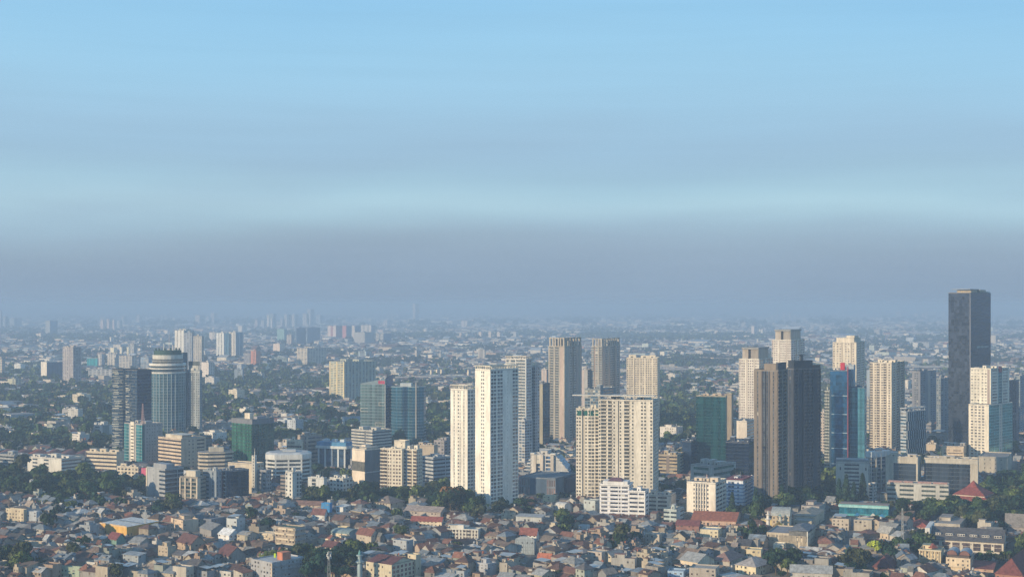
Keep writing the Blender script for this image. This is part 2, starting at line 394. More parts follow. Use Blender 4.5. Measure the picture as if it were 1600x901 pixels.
def ring_tower(name, label, cat, pxc, yb, yt, plan, fh, glass, ledge, lh=.5, mull=None, rz=0, group=None, z_lo=0, roofc=ROOFG, mulw=.35, every=1, lm=None, mat=CURT, out=.18):
    """Glass building on any plan (metres, counter-clockwise, centred): one glass ring and one ledge ring per floor."""
    D0 = dist(yb); X0 = (pxc - MIDX) / FPX * D0; Hh = CAM_H - (yt - HORIZON) / FPX * D0
    root = empty(name, (X0, D0, 0), rz, label, cat, group)
    nf = max(1, round(Hh / fh)); hF = Hh / nf
    def off(pl, o):
        return [(p[0] * (1 + o / max(1, hypot(*p))), p[1] * (1 + o / max(1, hypot(*p)))) for p in pl]
    g = MB(); n = len(plan)
    for i in range(n):
        a, b = plan[i], plan[(i + 1) % n]; Ls = hypot(b[0] - a[0], b[1] - a[1]); m_ = max(1, round(Ls / 2.6))
        for k in range(m_):
            p = [(a[0] + (b[0] - a[0]) * t / m_, a[1] + (b[1] - a[1]) * t / m_) for t in (k, k + 1)]
            g.poly([(*p[0], lh), (*p[1], lh), (*p[1], hF), (*p[0], hF)], jit(glass, .4), mat)
    gm = g.mesh('glass_band')
    l = MB(); l.prism(off(plan, out), 0, lh, ledge, WALL)
    l.poly([(p[0], p[1], 0) for p in reversed(off(plan, out))], ledge)
    lm_ = l.mesh('floor_ledge')
    for k in range(nf):
        link('glass_band', gm, root, (0, 0, k * hF))
        if k % every == 0: link('floor_ledge', lm_, root, (0, 0, k * hF))
    r = MB(); r.prism(off(plan, out + .1), Hh, Hh + .9, ledge, WALL, topcol=roofc); r.build('roof', root)
    if mull:
        mm = MB(); 
        for i in range(n):
            a, b = plan[i], plan[(i + 1) % n]; Ls = hypot(b[0] - a[0], b[1] - a[1]); m_ = max(1, round(Ls / mull))
            for k in range(m_):
                t = k / m_; x, y = a[0] + (b[0] - a[0]) * t, a[1] + (b[1] - a[1]) * t
                mm.box(x - mulw / 2, x + mulw / 2, y - mulw / 2, y + mulw / 2, 0, Hh - .004, ledge)
        mm.build('mullion', root, kind='stuff')
    R = max(hypot(*p) for p in plan)
    EXCL.append((X0, D0, R + 4))
    if lm: mark(pxc, yb, lm)
    return root, Hh
# ================================================================== near and middle towers, left to right
A = 'apartment_tower'; O_ = 'office_tower'; OB = 'office_building'; AB = 'apartment_building'

def frame_crown(root, WL, WR, H, h, col, step=3.0, inset=.5, top=.6, mat=WALL, name='crown_frame'):
    """open pergola of posts with a slab on top"""
    m = MB(); z0 = H + .4; t = .35
    xs = np.arange(-WL + inset, -inset + .01, max(step, (WL - 2 * inset) / max(1, int((WL - 2 * inset) / step))))
    for x in xs:
        for y in (inset, WR - inset): m.box(x - t / 2, x + t / 2, y - t, y + t, z0, z0 + h, col)
    for y in np.arange(inset + step, WR - inset - 1, step):
        for x in (-WL + inset, -inset): m.box(x - t, x + t, y - t / 2, y + t / 2, z0, z0 + h, col)
    m.build(name, root, kind='stuff')
    r = MB(); o = .4
    for (a, b, c, d) in ((-WL - o, o, -o, 1.2), (-WL - o, o, WR - 1.2, WR + o), (-WL - o, -WL + 1.2, 1.203, WR - 1.203), (-1.2, o, 1.203, WR - 1.203)):
        r.box(a, b, c, d, z0 + h + .003, z0 + h + top, col, bottom=True)
    r.build('crown_beam', root)

def marks(root, x0, x1, y, z0, z1, n, col, step=.62, nm='sign_lettering'):
    """raised strokes as coarse as the lettering looks from here"""
    m = MB(); r = random.Random(n * 7 + int(abs(x0) * 10)); w = (x1 - x0) / n
    for i in range(n):
        a = x0 + i * w; b = a + w * step; t = (b - a) * .28; h = z1 - z0; k = r.randint(0, 3)
        m.box(a, a + t, y - .15, y, z0, z1, col)
        if k != 1: m.box(a + t + .003, b, y - .15, y, z1 - h * .2, z1, col)
        if k != 2: m.box(a + t + .003, b, y - .15, y, z0, z0 + h * .2, col)
        if k != 0: m.box(b - t, b, y - .15, y, z0 + h * .2 + .003, z1 - h * .2 - .003, col)
    return m.build(nm, root)

# --- white twin towers
r, WL, WR, H = block(A, 'taller white slab tower of a pair, one narrow strip of windows down its sunlit face', 'tower', 742.5, 766, 810, 579, 800, 40, 3.25,
    L='W3 w1 w1 W3', R='W.4 l1.6 l1.6 W.5 l1.6 l1.6 W2.4 n.8 W2.4 l1.6 l1.6 W.3', wall=(.86, .83, .75), glass=(.11, .13, .15), cur=.05, huts=1, lm='the taller white twin tower')
frame_crown(r, WL, WR, H, 3.4, (.72, .68, .58), 2.2)
r, WL, WR, H = block(A, 'shorter white slab tower of a pair with two dark window strips on its sunlit face', 'tower', 704, 730.5, 743, 610, 783, 40, 3.25,
    L='W1.2 v.8 W1 w1 v.6 W1 v.8 W1.2', R='W.4 l1.6 l1.6 W.5 l1.6 l1.6 W1 l1.6', wall=(.82, .79, .72), glass=(.11, .13, .15), cur=.05, huts=1, lm='the shorter white twin tower')
frame_crown(r, WL, WR, H, 4, (.66, .62, .54), 2.4)
# --- balconied condo behind them
r, WL, WR, H = block(A, 'white framed condominium tower with wide glass balconies, half hidden behind the taller white slab tower', 'tower', 790, 822, 831, 562, 728, 30, 3.4,
    L='W.5 c3 c3 W.6 B3 B3 W.5', R='W.3 l1 l1 W.3', wall=(.66, .65, .62), glass=(.09, .13, .17), balc=(.62, .62, .60), cur=.1, huts=2)
frame_crown(r, WL, WR, H, 3, (.62, .57, .48), 3)
r, WL, WR, H = block(A, 'narrow shaded wing of balconies attached beside the white framed condominium tower', 'tower', 829, 836, 843, 574, 726, 30, 3.4, L='B2 B2', R='l1 W.3 l1', wall=(.5, .5, .5), glass=(.08, .12, .17), huts=1)
block(AB, 'low grey and white gridded flats at the foot of the white framed condominium tower', 'building', 809, 820, 832, 658, 730, 38, 3.3, L='W.4 l1 l1', R='l1 l1 l1 W.3', wall=(.55, .56, .57), glass=(.05, .08, .12), huts=1)
# --- right of them: the striped pair
SP = dict(wall=(.43, .40, .345), c2=(.50, .40, .34), glass=(.09, .12, .15), cur=.2)
def crown_slots(r, WL, WR, H, col, n, m, h=11):
    mb = MB(); 
    for i in range(n):
        x0 = -WL + WL * i / n; w = WL / n
        mb.box(x0 + .15 * w, x0 + .38 * w, -.05, 2, H + .4, H + h, col); mb.box(x0 + .72 * w, x0 + .95 * w, -.05, 2, H + .4, H + h, col)
        mb.box(x0 + .10 * w, x0 + w, -.1, 2.2, H + h + .003, H + h + 1.2, col, bottom=True)
    for i in range(m):
        y0 = WR * i / m; w = WR / m
        mb.box(-2, .05, y0 + .12 * w, y0 + .36 * w, H + .4, H + h, col); mb.box(-2, .05, y0 + .66 * w, y0 + .9 * w, H + .4, H + h, col)
        mb.box(-2.2, .1, y0 + .08 * w, y0 + .96 * w, H + h + .003, H + h + 1.2, col, bottom=True)
    mb.build('crown_frame', r, kind='stuff')
    bx(r, 'rooftop_hut', -WL * .8, -WL * .2, WR * .25, WR * .75, H + .4, H + h - 1, (.30, .30, .30))
r, WL, WR, H = block(A, 'left tower of the tall grey beige striped pair, standing clear down to its base', 'tower', 857, 882, 909, 542, 695, 33, 3.3,
    L='W.4 B1.4 W.5 B1.4 W.4 D1.4 W.3', R='W.8 n.5 W.8 D.6 b1.2 r.8 b1.2 D1.2 n.6 D1', huts=0, lm='the left striped tower', **SP)
crown_slots(r, WL, WR, H, (.46, .41, .34), 3, 3)
r, WL, WR, H = block(A, 'right tower of the grey beige striped pair, its foot hidden by the wide cream apartments', 'tower', 924, 941, 977, 542, 676, 24, 3.3,
    L='b1 r.6 b1 W.5 B1.4', R='D.5 W.5 D.5 b1.2 W.6 D.5 b1.4 B1.4 D.7 b1.2 D.5', huts=0, **SP)
crown_slots(r, WL, WR, H, (.44, .41, .36), 2, 4)
block('apartment_building', 'grey building with a lattice roof screen between the striped towers and the cream apartments', 'building', 914, 938, 963, 609, 712, 25, 3.4, L='c1 c1 c1', R='W.5 b1 b1 W.5', wall=(.22, .26, .28), glass=(.04, .07, .1), huts=1)
block(A, 'slim plain pinkish tower peeping out left of the striped pair', 'tower', 846, 854, 858, 578, 676, 30, 3.4, L='D1 W1 D1', R='W1', wall=(.40, .38, .38), c2=(.52, .44, .40), huts=1)
block(A, 'pale slim tower seen in the gap between the two striped towers', 'tower', 909, 918, 924, 578, 676, 30, 3.4, L='D1 W1.5', R='b1 W1', wall=(.40, .39, .38), c2=(.50, .43, .40), huts=1)
block(O_, 'grey glass office with a bright sloped flank just left of the striped pair', 'tower', 833, 848, 859, 600, 704, 35, 3.8, L='D.6 g1 D.8', R='g1', wall=(.2, .22, .24), c2=(.36, .33, .24), glass=(.03, .06, .1), ledge=(.2, .22, .24), lh=.3, huts=1)
# --- cream tower behind the wide apartments
r, WL, WR, H = block(A, 'cream apartment tower dotted with small windows, behind the right end of the wide cream apartments', 'tower', 979, 1027, 1031, 560, 678, 12, 3.15,
    L='w1 w1 w1 W.4 r.3 w1 w1 W.4 w1 w1 W.4 w1 w1 w1 W.4 w1 w1', R='w1 w1', wall=(.74, .65, .50), glass=(.09, .08, .08), cur=.1, huts=3)
# --- wide cream apartments
CA = dict(wall=(.72, .67, .57), c2=(.50, .46, .39), glass=(.10, .10, .09), cur=.15)
r, WL, WR, H = block(A, 'main wing of the wide cream apartments, tallest part under a long thin roof canopy', 'tower', 935, 1020, 1029, 627, 791, 14, 3.2,
    L='w1 B2.2 W.5 B1.6 W.3 w1 W.9 r.5 w1 W.9 B2.2 W.6 w1 W2.4 w1.2 w1.2 W1.1 w1.2', R='W.5 w1 w1 w1 w1 W.5', balc=(.62, .57, .48), huts=2, lm='the wide cream apartments', **CA)
c = MB()
for x in np.linspace(-WL - 16, -1, 9): c.bar((x, 3, H - (14 if x < -WL else 0)), (x, 3, H + 4.2), .25, (.6, .56, .5))
c.build('canopy_post', r, kind='stuff')
bx(r, 'roof_canopy', -WL - 24, 1.5, -.8, 9, H + 4.25, H + 5.0, (.70, .66, .58))
r, WL, WR, H = block(A, 'lower left wing of the wide cream apartments with green glass penthouse windows', 'tower', 900, 938, 940, 640, 787, 14, 3.2,
    L='w1 w1 W.3 r1 w1 W.3 l1.2 l1.2 W.3 B1.6 W.3', R='W1 w1 W1', balc=(.62, .57, .48), huts=2, **CA)
g = MB()
for k in range(4): g.box(-WL + 1 + k * WL / 4, -WL + WL / 4 - .6 + k * WL / 4, -.12, .0, H - 5.5, H - 1, (.02, .12, .09), GLASS)
g.build('penthouse_window', r)
# --- white office in front of them
r, WL, WR, H = block(OB, 'bright white mid rise office with stepped maroon capped roof, before the wide cream apartments', 'building', 937, 983, 1010, 759, 808, 14, 3.4,
    L='W.6 b2.4 W1.1 b3 W.3 b.7 W.4 b2.4 W.5', R='W.5 b2 W.4 b3 W.5', wall=(.88, .87, .86), glass=(.05, .055, .075), cur=.05, huts=1, depth=20, lm='the bright white mid rise office')
bx(r, 'upper_storey', -WL + 2, -2, 4, WR - 3, H + .36, H + 3.4, (.80, .80, .80))
m = MB(); m.poly([(-WL * .75, 3, H + 3.5), (-WL * .25, 3, H + 3.5), (-WL * .35, WR * .5, H + 6), (-WL * .65, WR * .5, H + 6)], (.20, .10, .13), ROOF)
m.poly([(-WL * .25, 3, H + 3.5), (-WL * .25, WR - 3, H + 3.5), (-WL * .35, WR * .5, H + 6)], (.20, .10, .13), ROOF); m.poly([(-WL * .75, WR - 3, H + 3.5), (-WL * .75, 3, H + 3.5), (-WL * .65, WR * .5, H + 6)], (.20, .10, .13), ROOF)
m.build('hip_roof', r)
le = MB()
for k in range(1, 8): le.box(-WL - .25, .25, -.3, -.003, k * H / 8 - .15, k * H / 8 + .1, (.45, .53, .72)); 
le.build('blue_ledge', r)
block(OB, 'lower right wing of the bright white mid rise office, with stacked window rows in shade', 'building', 983, 1008, 1013, 769, 809, 16, 3.4, L='W.2 b3 W.4 b2 W.4', R='W1 b2 W1', wall=(.84, .83, .82), glass=(.05, .055, .075), huts=1, depth=18)
# --- brown building and green glass office
r, *_ = block(OB, 'brown and beige office with balconied floors just right of the wide cream apartments', 'building', 1029, 1058, 1068, 712, 744, 20, 3.6, L='b1 b1 D.8 b1 b1', R='W1 b1', wall=(.48, .39, .26), c2=(.26, .21, .17), glass=(.06, .05, .05), huts=2, ant=7)
block(OB, 'dark blue glass block tucked against the left of the green glass office', 'building', 1066, 1080, 1088, 690, 740, 30, 3.6, L='g1', R='g1', wall=DBLUE, glass=(.015, .03, .06), ledge=(.05, .07, .10), lh=.3, huts=1)
r, WL, WR, H = block(O_, 'dark green glass office tower with a plain tan slab at its back', 'tower', 1087.5, 1134, 1136, 620, 738, 20, 3.7, L='g1 g1 g1 g1', R='W1', wall=(.30, .27, .2), glass=(.011, .055, .058), ledge=(.035, .11, .11), lh=.35, huts=2, hutcol=(.5, .4, .3), lm='the green glass office')
block('tower_core', 'plain tan concrete slab rising behind the green glass office', 'tower', 1132, 1143, 1146, 617, 722, 20, 3.7, L='P1', R='W1', wall=(.36, .30, .22), c2=(.25, .21, .16), huts=0)
r, WL, WR, H = block(OB, 'low pale podium with a green window strip below the green glass office', 'building', 1079, 1112, 1150, 729, 765, 40, 6, L='W.2 b1 W.2', R='W.2 b2 W.2', wall=(.50, .50, .46), glass=(.05, .13, .10), huts=3, par=.8)
r, WL, WR, H = block(OB, 'dark navy office block right of the green glass office', 'building', 1134, 1170, 1180, 692, 748, 20, 3.6, L='g1 g1', R='g1', wall=NAVY, glass=(.015, .025, .05), ledge=(.03, .045, .075), lh=.6, huts=2)
r, WL, WR, H = block('billboard_building', 'building with a large blank cream end wall between green glass office and dark grey tower', 'building', 1147, 1167, 1178, 659, 722, 24, 3.6, L='W1', R='b1 b1', wall=(.74, .67, .58), c2=GREY, huts=1)
# --- pair with concrete crowns
CP = dict(wall=(.74, .69, .60), c2=(.48, .42, .36), glass=(.12, .09, .10), cur=.1)
def crown_box(r, WL, WR, H, h, col):
    m = MB(); a, b = -WL + WL * .12, -WL * .08
    m.box(a, a + (b - a) * .36, WR * .08, WR * .8, H + .4, H + h, col); m.box(a + (b - a) * .52, b, WR * .08, WR * .8, H + .4, H + h, col)
    m.box(a - .5, b + .5, WR * .05, WR * .85, H + h + .003, H + h + 2.2, (.33, .33, .32), bottom=True)
    for k in range(7):
        x = a + (b - a) * (.54 + .44 * k / 6); m.box(x - .25, x + .25, WR * .08 - .5, WR * .08 - .003, H + .4, H + h - .01, (.42, .38, .33))
    m.build('concrete_crown', r)
r, WL, WR, H = block(A, 'lower left cream tower of the concrete crowned pair, dark lettering on its crown', 'tower', 1154.5, 1186, 1207, 562, 704, 26, 3.2,
    L='v1 w1 w1 W.6 D.5 w1 w1 w1 D.5 w1 w1', R='l1.3 l1.3 r.6 W.5 l1 r.5 l1.2 l1.2', huts=1, lm='the lower concrete crowned tower', **CP)
crown_box(r, WL, WR, H, 13, (.46, .40, .33)); marks(r, -WL * .62, -WL * .05, WR * .05, H + 15.4, H + 18, 11, (.06, .09, .14))
r, WL, WR, H = block(A, 'higher cream tower of the concrete crowned pair, rising behind the dark grey towers', 'tower', 1206, 1236, 1258, 532, 680, 26, 3.2,
    L='v1 w1 w1 W.6 D.5 w1 w1 w1 D.5 w1 w1', R='l1.3 l1.3 r.6 W.5 l1 r.5 l1.2 l1.2', huts=1, **CP)
crown_box(r, WL, WR, H, 13, (.46, .41, .34))
# --- dark grey pair
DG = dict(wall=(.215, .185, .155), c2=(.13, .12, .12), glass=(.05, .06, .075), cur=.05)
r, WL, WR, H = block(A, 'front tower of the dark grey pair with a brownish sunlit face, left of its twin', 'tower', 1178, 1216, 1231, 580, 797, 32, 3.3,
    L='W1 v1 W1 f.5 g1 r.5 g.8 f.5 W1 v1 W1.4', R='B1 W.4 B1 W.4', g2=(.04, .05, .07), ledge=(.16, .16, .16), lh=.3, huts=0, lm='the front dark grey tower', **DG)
bx(r, 'lift_housing', -WL * .62, -WL * .12, 2, WR * .6, H + .4, H + 6.5, (.25, .21, .17)); bx(r, 'roof_screen', -WL * .1, -.6, 1, WR * .9, H + .4, H + 7.5, (.06, .07, .09))
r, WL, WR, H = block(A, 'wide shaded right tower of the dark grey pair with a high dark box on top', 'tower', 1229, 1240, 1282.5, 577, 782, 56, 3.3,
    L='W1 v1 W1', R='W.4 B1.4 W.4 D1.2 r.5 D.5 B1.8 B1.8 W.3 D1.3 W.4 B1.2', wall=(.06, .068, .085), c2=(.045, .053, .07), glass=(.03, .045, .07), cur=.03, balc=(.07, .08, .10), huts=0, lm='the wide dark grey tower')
bx(r, 'lift_housing', -WL * .9, -.8, WR * .03, WR * .72, H + .4, H + 8, (.035, .045, .06)); bx(r, 'roof_screen', -WL * .7, -.3, WR * .74, WR * .99, H + .4, H + 3.5, (.05, .05, .06)); bx(r, 'helipad', -WL * .5, -WL * .1, WR * .2, WR * .5, H + 13, H + 13.5, (.10, .11, .12)); bx(r, 'helipad_support', -WL * .35, -WL * .2, WR * .3, WR * .4, H + 8.01, H + 12.99, (.10, .11, .12))
# --- white hotel block and pale blue block in front
r, WL, WR, H = block('hotel_building', 'white block with tall dark central strips, left of the pale blue banded block', 'building', 1073, 1118, 1135, 756, 808, 24, 3.4,
    L='W2.2 w.7 f.3 v.6 f.3 v.6 f.3 v.6 f.3 v.6 f.3 w.9 W2.2', R='W.3 b1 W.2 b1 W.2 b1 W.3', wall=(.78, .72, .62), c2=(.80, .75, .66), glass=(.07, .07, .07), huts=3, hutcol=(.66, .56, .44), ant=6, lm='the white block with dark central strips')
r, WL, WR, H = block(AB, 'pale blue and white banded block with a maroon roof edge, against the dark grey tower', 'building', 1133, 1161, 1179, 752, 795, 24, 3.5,
    L='W.8 l1 l1 W.6 w1 W1', R='W.2 w1 W.4 w1 W.2', wall=(.72, .76, .84), glass=(.06, .10, .18), huts=1, par=.5, lm='the pale blue banded block')
le = MB()
for k in range(1, 8): le.box(-WL - .2, -.003, -.28, -.003, k * H / 8 - .35, k * H / 8 + .35, (.13, .27, .50)); le.box(.003, .28, -.28, WR + .2, k * H / 8 - .35, k * H / 8 + .35, (.13, .27, .50))
le.build('blue_band', r); bx(r, 'maroon_roof_edge', -WL - .4, .4, -.45, WR * .8, H + 1.4, H + 1.9, (.22, .06, .08), ROOF)
block(AB, 'low white terraced block with brown pitched shades, between white office and dark strip block', 'building', 1011, 1049, 1056, 775, 800, 18, 3.6, L='b1 W.2 b1 W.5', R='W1', wall=(.74, .66, .55), glass=(.09, .07, .06), huts=2)
block(AB, 'small pale green grey three floor block standing right of the low white terraced block', 'building', 1037, 1057, 1069, 798, 818, 26, 3.6, L='b1 W.2 b1', R='W1 b1', wall=(.46, .53, .52), huts=1)
# --- blue glass tower with red fin group
r, WL, WR, H = block(O_, 'blue glass office tower edged by a red vertical fin', 'tower', 1297, 1324, 1326, 580, 742, 22, 3.8, L='g1 g1 g1', R='G1', wall=BLUEG, glass=(.018, .085, .18), g2=(.03, .11, .16), ledge=(.03, .10, .2), lh=.3, huts=2, hutcol=(.7, .66, .6), depth=24, lm='the blue glass tower with red fin')
bx(r, 'red_fin', .02, .9, -.8, 2, 0, H + 5, (.30, .06, .09)); bx(r, 'red_roof_sign', -WL * .45, -WL * .2, 5, 8, H + .5, H + 9, (.52, .04, .06))
ld = MB()
for k in (8, 14, 20, 25, 30, 34): ld.box(-WL, -.1, -.5, -.13, H - k * 3.3, H - k * 3.3 + .8, (.35, .47, .55))
ld.build('pale_ledge', r)
block(O_, 'teal glass slab stepping down on the right of the red fin', 'tower', 1328, 1351, 1354, 606, 741, 22, 3.8, L='G1 G1', R='G1', wall=BLUEG, g2=(.06, .19, .25), ledge=(.09, .23, .29), lh=.5, huts=1)
block(O_, 'blue glass core filling behind the red fin with a pale top', 'tower', 1320, 1334, 1340, 572, 738, 22, 3.8, L='W1', R='W1', depth=12, wall=(.36, .42, .48), huts=1)
block(A, 'narrow pale green tower of stacked balconies along the left edge of the blue glass tower', 'tower', 1288, 1296, 1299, 612, 744, 30, 3.3, L='B1 B1', R='W1', wall=(.45, .46, .42), glass=(.12, .14, .12), huts=1)
block(A, 'slim beige tower in the gap right of the wide dark grey tower', 'tower', 1282, 1289, 1293, 645, 725, 30, 3.3, L='w1 w1', R='w1', wall=(.55, .48, .42), huts=1)
r, WL, WR, H = block(A, 'cream tower with stepped crown behind the blue glass tower', 'tower', 1301, 1338, 1351, 536, 690, 24, 3.2, L='w1 W.3 w1 w1 r.4 W.6 w1 w1 W.3 r.4 w1 W.6', R='D.5 b1.5 W.5 b1.5 W.3', wall=(.72, .65, .53), c2=(.56, .50, .42), glass=(.2, .17, .15), cur=.3, huts=2)
bx(r, 'upper_storey', -WL * .85, -WL * .1, 1, WR * .8, H + .4, H + 7, (.70, .63, .52)); bx(r, 'crown_arch', -WL * .42, -WL * .08, .4, WR * .5, H + 7.01, H + 10, (.74, .67, .56))
r, WL, WR, H = block(A, 'cream tower dense with balconies standing between the red fin and the finned glass office', 'tower', 1359, 1393, 1414, 568, 708, 28, 3.15, L='B1 W.3 w.8 B1 W.3 w.8 B1 W.4 w.8 W.3', R='W.6 w1 W.4 B1.4 W.3 B1.4 W.3', wall=(.72, .64, .51), c2=(.5, .45, .38), glass=(.16, .13, .11), cur=.15, huts=4, lm='the balconied cream tower')
r, WL, WR, H = block(O_, 'glass office with white zigzag fins and an open white roof frame', 'tower', 1407, 1416, 1447, 644, 716, 48, 3.8, L='b1 b1', R='g1 g1 g1 g1', wall=(.40, .44, .47), glass=(.025, .07, .11), ledge=(.05, .11, .15), lh=.25, huts=1)
frame_crown(r, WL, WR, H, 4, (.72, .72, .70), 8)
z = MB(); rr = random.Random(5)
for i in range(9):
    for k in range(5):
        y = WR * (i + .5 + (.25 if k % 2 else -.25)) / 9; z.box(.15, .6, y - .16, y + .16, k * H / 5 + .2, (k + 1) * H / 5, (.62, .68, .70))
z.build('white_fin', r, kind='stuff')
block(A, 'grey blue tower in haze between the finned glass office and the tall dark tower', 'tower', 1425, 1438, 1463, 582, 672, 40, 3.3, L='W1 w1 w1 W1', R='w1 w1 W1 D1 w1 w1 W.4', wall=(.24, .25, .28), c2=(.40, .36, .32), glass=(.04, .06, .09), huts=1, par=2)
block(A, 'smaller grey blue tower with light specks left of the tall dark tower', 'tower', 1463, 1470, 1484, 592, 690, 40, 3.3, L='w1 w1', R='w1 W.3 w1 w1', wall=(.22, .26, .30), glass=(.04, .07, .11), huts=1)
# --- tall dark tower
r, WL, WR, H = block(O_, 'tallest dark slate tower at far right with a pale helipad structure on its roof', 'tower', 1482, 1516, 1548, 458, 708, 42, 4.0,
    L='G1 G1 G1 G1', R='g1 g1 g1 g1', wall=(.10, .10, .11), glass=(.028, .035, .052), g2=(.032, .040, .056), ledge=(.05, .058, .075), pj=.08, lh=.35, huts=0, par=.6, lm='the tallest dark tower')
bx(r, 'corner_fin', -.5, .5, -.5, .5, 0, H + .5, (.20, .21, .24))
bx(r, 'rooftop_hut', -WL * .8, -WL * .15, WR * .2, WR * .5, H + .4, H + 4.2, (.46, .40, .30)); bx(r, 'rooftop_hut', -WL * .5, -WL * .05, WR * .52, WR * .8, H + .4, H + 4.6, (.42, .38, .30))
bx(r, 'helipad', -WL * .95, -WL * .1, WR * .1, WR * .52, H + 4.7, H + 5.3, (.34, .34, .33)); bx(r, 'white_cooling_unit', -WL * .3, -WL * .02, WR * .82, WR * .98, H + .4, H + 2.6, (.8, .8, .78))
s = MB(); 
for i in range(9): s.box(.22, .4, WR * (.30 + .065 * i), WR * (.345 + .065 * i), H * .655, H * .668, (.5, .52, .5))
s.build('sign_lettering', r)
# --- white and teal tower on the far right
r, WL, WR, H = block(A, 'white and teal apartment tower with stepped shoulders, in front of the tallest dark tower', 'tower', 1516.5, 1548, 1577, 577, 722, 42, 3.4,
    L='w1 w1 w1 W.3 w1 w1 D.8 W.3', R='W.3 l1.4 W.1 G1 W.1 l1.4 W.3', wall=(.80, .75, .63), c2=(.40, .33, .29), glass=(.22, .22, .2), g2=(.035, .15, .17), ledge=(.55, .62, .6), lh=.5, cur=.1, huts=2, lm='the white and teal tower')
bx(r, 'red_sign_panel', .05, .4, WR * .42, WR * .58, H - 4, H + 2.5, (.42, .10, .10)); 
r, WL, WR, H = block(A, 'teal glass shoulder of the white and teal apartment tower, lower than its core', 'tower', 1513.5, 1545, 1582, 634, 726, 42, 3.4,
    L='W.4 w1 w1 w1 w1 W1', R='G2 G2 W.3 v.6 W.3 G2 G2', wall=(.78, .72, .60), glass=(.10, .1, .1), g2=(.04, .18, .19), ledge=(.42, .55, .52), lh=.45, huts=0)
block('podium_building', 'beige podium under the white and teal apartment tower', 'building', 1529, 1574, 1581, 716, 742, 24, 4.2, L='W1 n.5 W.6 n.5 W.6 n.5 W.6 n.5 W1', R='W1', wall=(.46, .42, .34), huts=0)
block(A, 'dark striped tower with a maroon top edge right of the white and teal tower', 'tower', 1577, 1588, 1592, 596, 700, 26, 3.3, L='v1 v1 v1 v1', R='v1 v1', wall=(.13, .13, .16), glass=(.03, .04, .06), huts=1, hutcol=(.6, .55, .4))
block(A, 'hazy blue tower cut by the right edge of the photograph', 'tower', 1585, 1594, 1606, 588, 685, 30, 3.3, L='w1 w1', R='w1 w1 w1', wall=(.24, .30, .36), glass=(.05, .08, .13), huts=1)
# --- beige office complex on the right
BO = dict(wall=(.50, .46, .38), c2=(.40, .42, .44), glass=(.04, .055, .075), cur=.02)
r, WL, WR, H = block(OB, 'beige framed office with one large square glazed opening, left block of the beige complex', 'building', 1384, 1434, 1447, 716, 775, 24, 3.9, L='W1.4 g4 W.3', R='W1', ledge=(.10, .13, .17), lh=.35, huts=2, lm='the beige framed office', depth=22, **BO)
bx(r, 'top_band', -WL, 0, -.5, -.003, H - 5, H + .2, (.50, .46, .38)); bx(r, 'side_pier', -WL - .003, -WL + 3.5, -1.0, -.51, 0, H + .2, (.58, .52, .42))
r, WL, WR, H = block(OB, 'long beige office with a wide band of dark glazing, right block of the beige complex', 'building', 1444, 1528, 1532, 720, 777, 20, 3.7, L='g6 W1', R='W1', ledge=(.11, .14, .18), lh=.4, huts=1, par=1.4, lm='the long beige office', depth=20, **BO)
bx(r, 'top_band', -WL, 0, -.5, -.003, H - 3.2, H + .2, (.50, .47, .40))
r, WL, WR, H = block(OB, 'small sandy office with lettering above dark window bands, below the tallest tower', 'building', 1471, 1506, 1511, 699, 728, 22, 4.2, L='W.5 v1 W.2 b4 W.3', R='W1', wall=(.66, .53, .37), glass=(.05, .045, .055), huts=3, hutcol=(.4, .38, .35))
bx(r, 'sign_panel', -WL + 1, -.6, -.5, -.003, H - 6, H - .6, (.64, .52, .38)); marks(r, -WL + 3, -WL + 9, -.51, H - 4.4, H - 2.4, 5, (.25, .19, .12)); marks(r, -WL + 13, -3, -.51, H - 4.4, H - 2.4, 11, (.25, .19, .12))
r, WL, WR, H = block(OB, 'long low pale building with pink roof terraces, before the beige complex', 'building', 1386, 1482, 1487, 758, 786, 20, 4.2, L='b1 W.45 b1.6 W.9 b1.6 W.45 b1', R='W1', wall=(.50, .50, .46), glass=(.07, .09, .08), huts=0, depth=16, par=.5, lm='the long low pale building')
m = MB()
for a, b in ((.02, .25), (.27, .42), (.50, .72), (.75, .98)):
    m.box(-WL + WL * a, -WL + WL * b, 1, 6, H + .9, H + 2.4, (.42, .27, .25), ROOF)
m.build('pink_terrace_cover', r)
r, WL, WR, H = block(OB, 'white topped office with closely spaced vertical fins, between red fin tower and beige complex', 'building', 1353, 1362, 1391, 708, 768, 55, 3.8, L='f.4 b1 f.4 b1 f.4 b1 f.4', R='c1 f.2 c1 f.2 c1 f.2 c1', wall=(.34, .36, .38), c2=(.58, .56, .5), glass=(.03, .045, .07), huts=2, hutcol=(.5, .4, .36))
bx(r, 'white_roof_band', -WL - .3, .6, -.8, WR + .3, H - 4, H + 1.6, (.56, .60, .62))
r, WL, WR, H = block(OB, 'white office with solid end walls and banded middle, before the blue glass tower', 'building', 1306, 1357, 1361, 724, 778, 14, 3.6, L='W1.4 b2.4 W1.5', R='W1 b1', wall=(.66, .63, .56), glass=(.05, .06, .08), huts=1, depth=18, lm='the white end walled office')
bx(r, 'grey_roof_deck', -WL, 0, .5, 17, H + 1.5, H + 3.4, (.30, .32, .34))
for k, x in enumerate((.12, .9)): bx(r, 'small_window', -WL + WL * x, -WL + WL * x + 1.2, -.08, -.003, H - 6.5, H - 3.8, (.05, .05, .06), GLASS)
block(AB, 'stack of small white balconied floors on the right of the white end walled office', 'building', 1357, 1365, 1369, 757, 786, 30, 3, L='B1', R='B1', wall=(.6, .58, .55), huts=0)

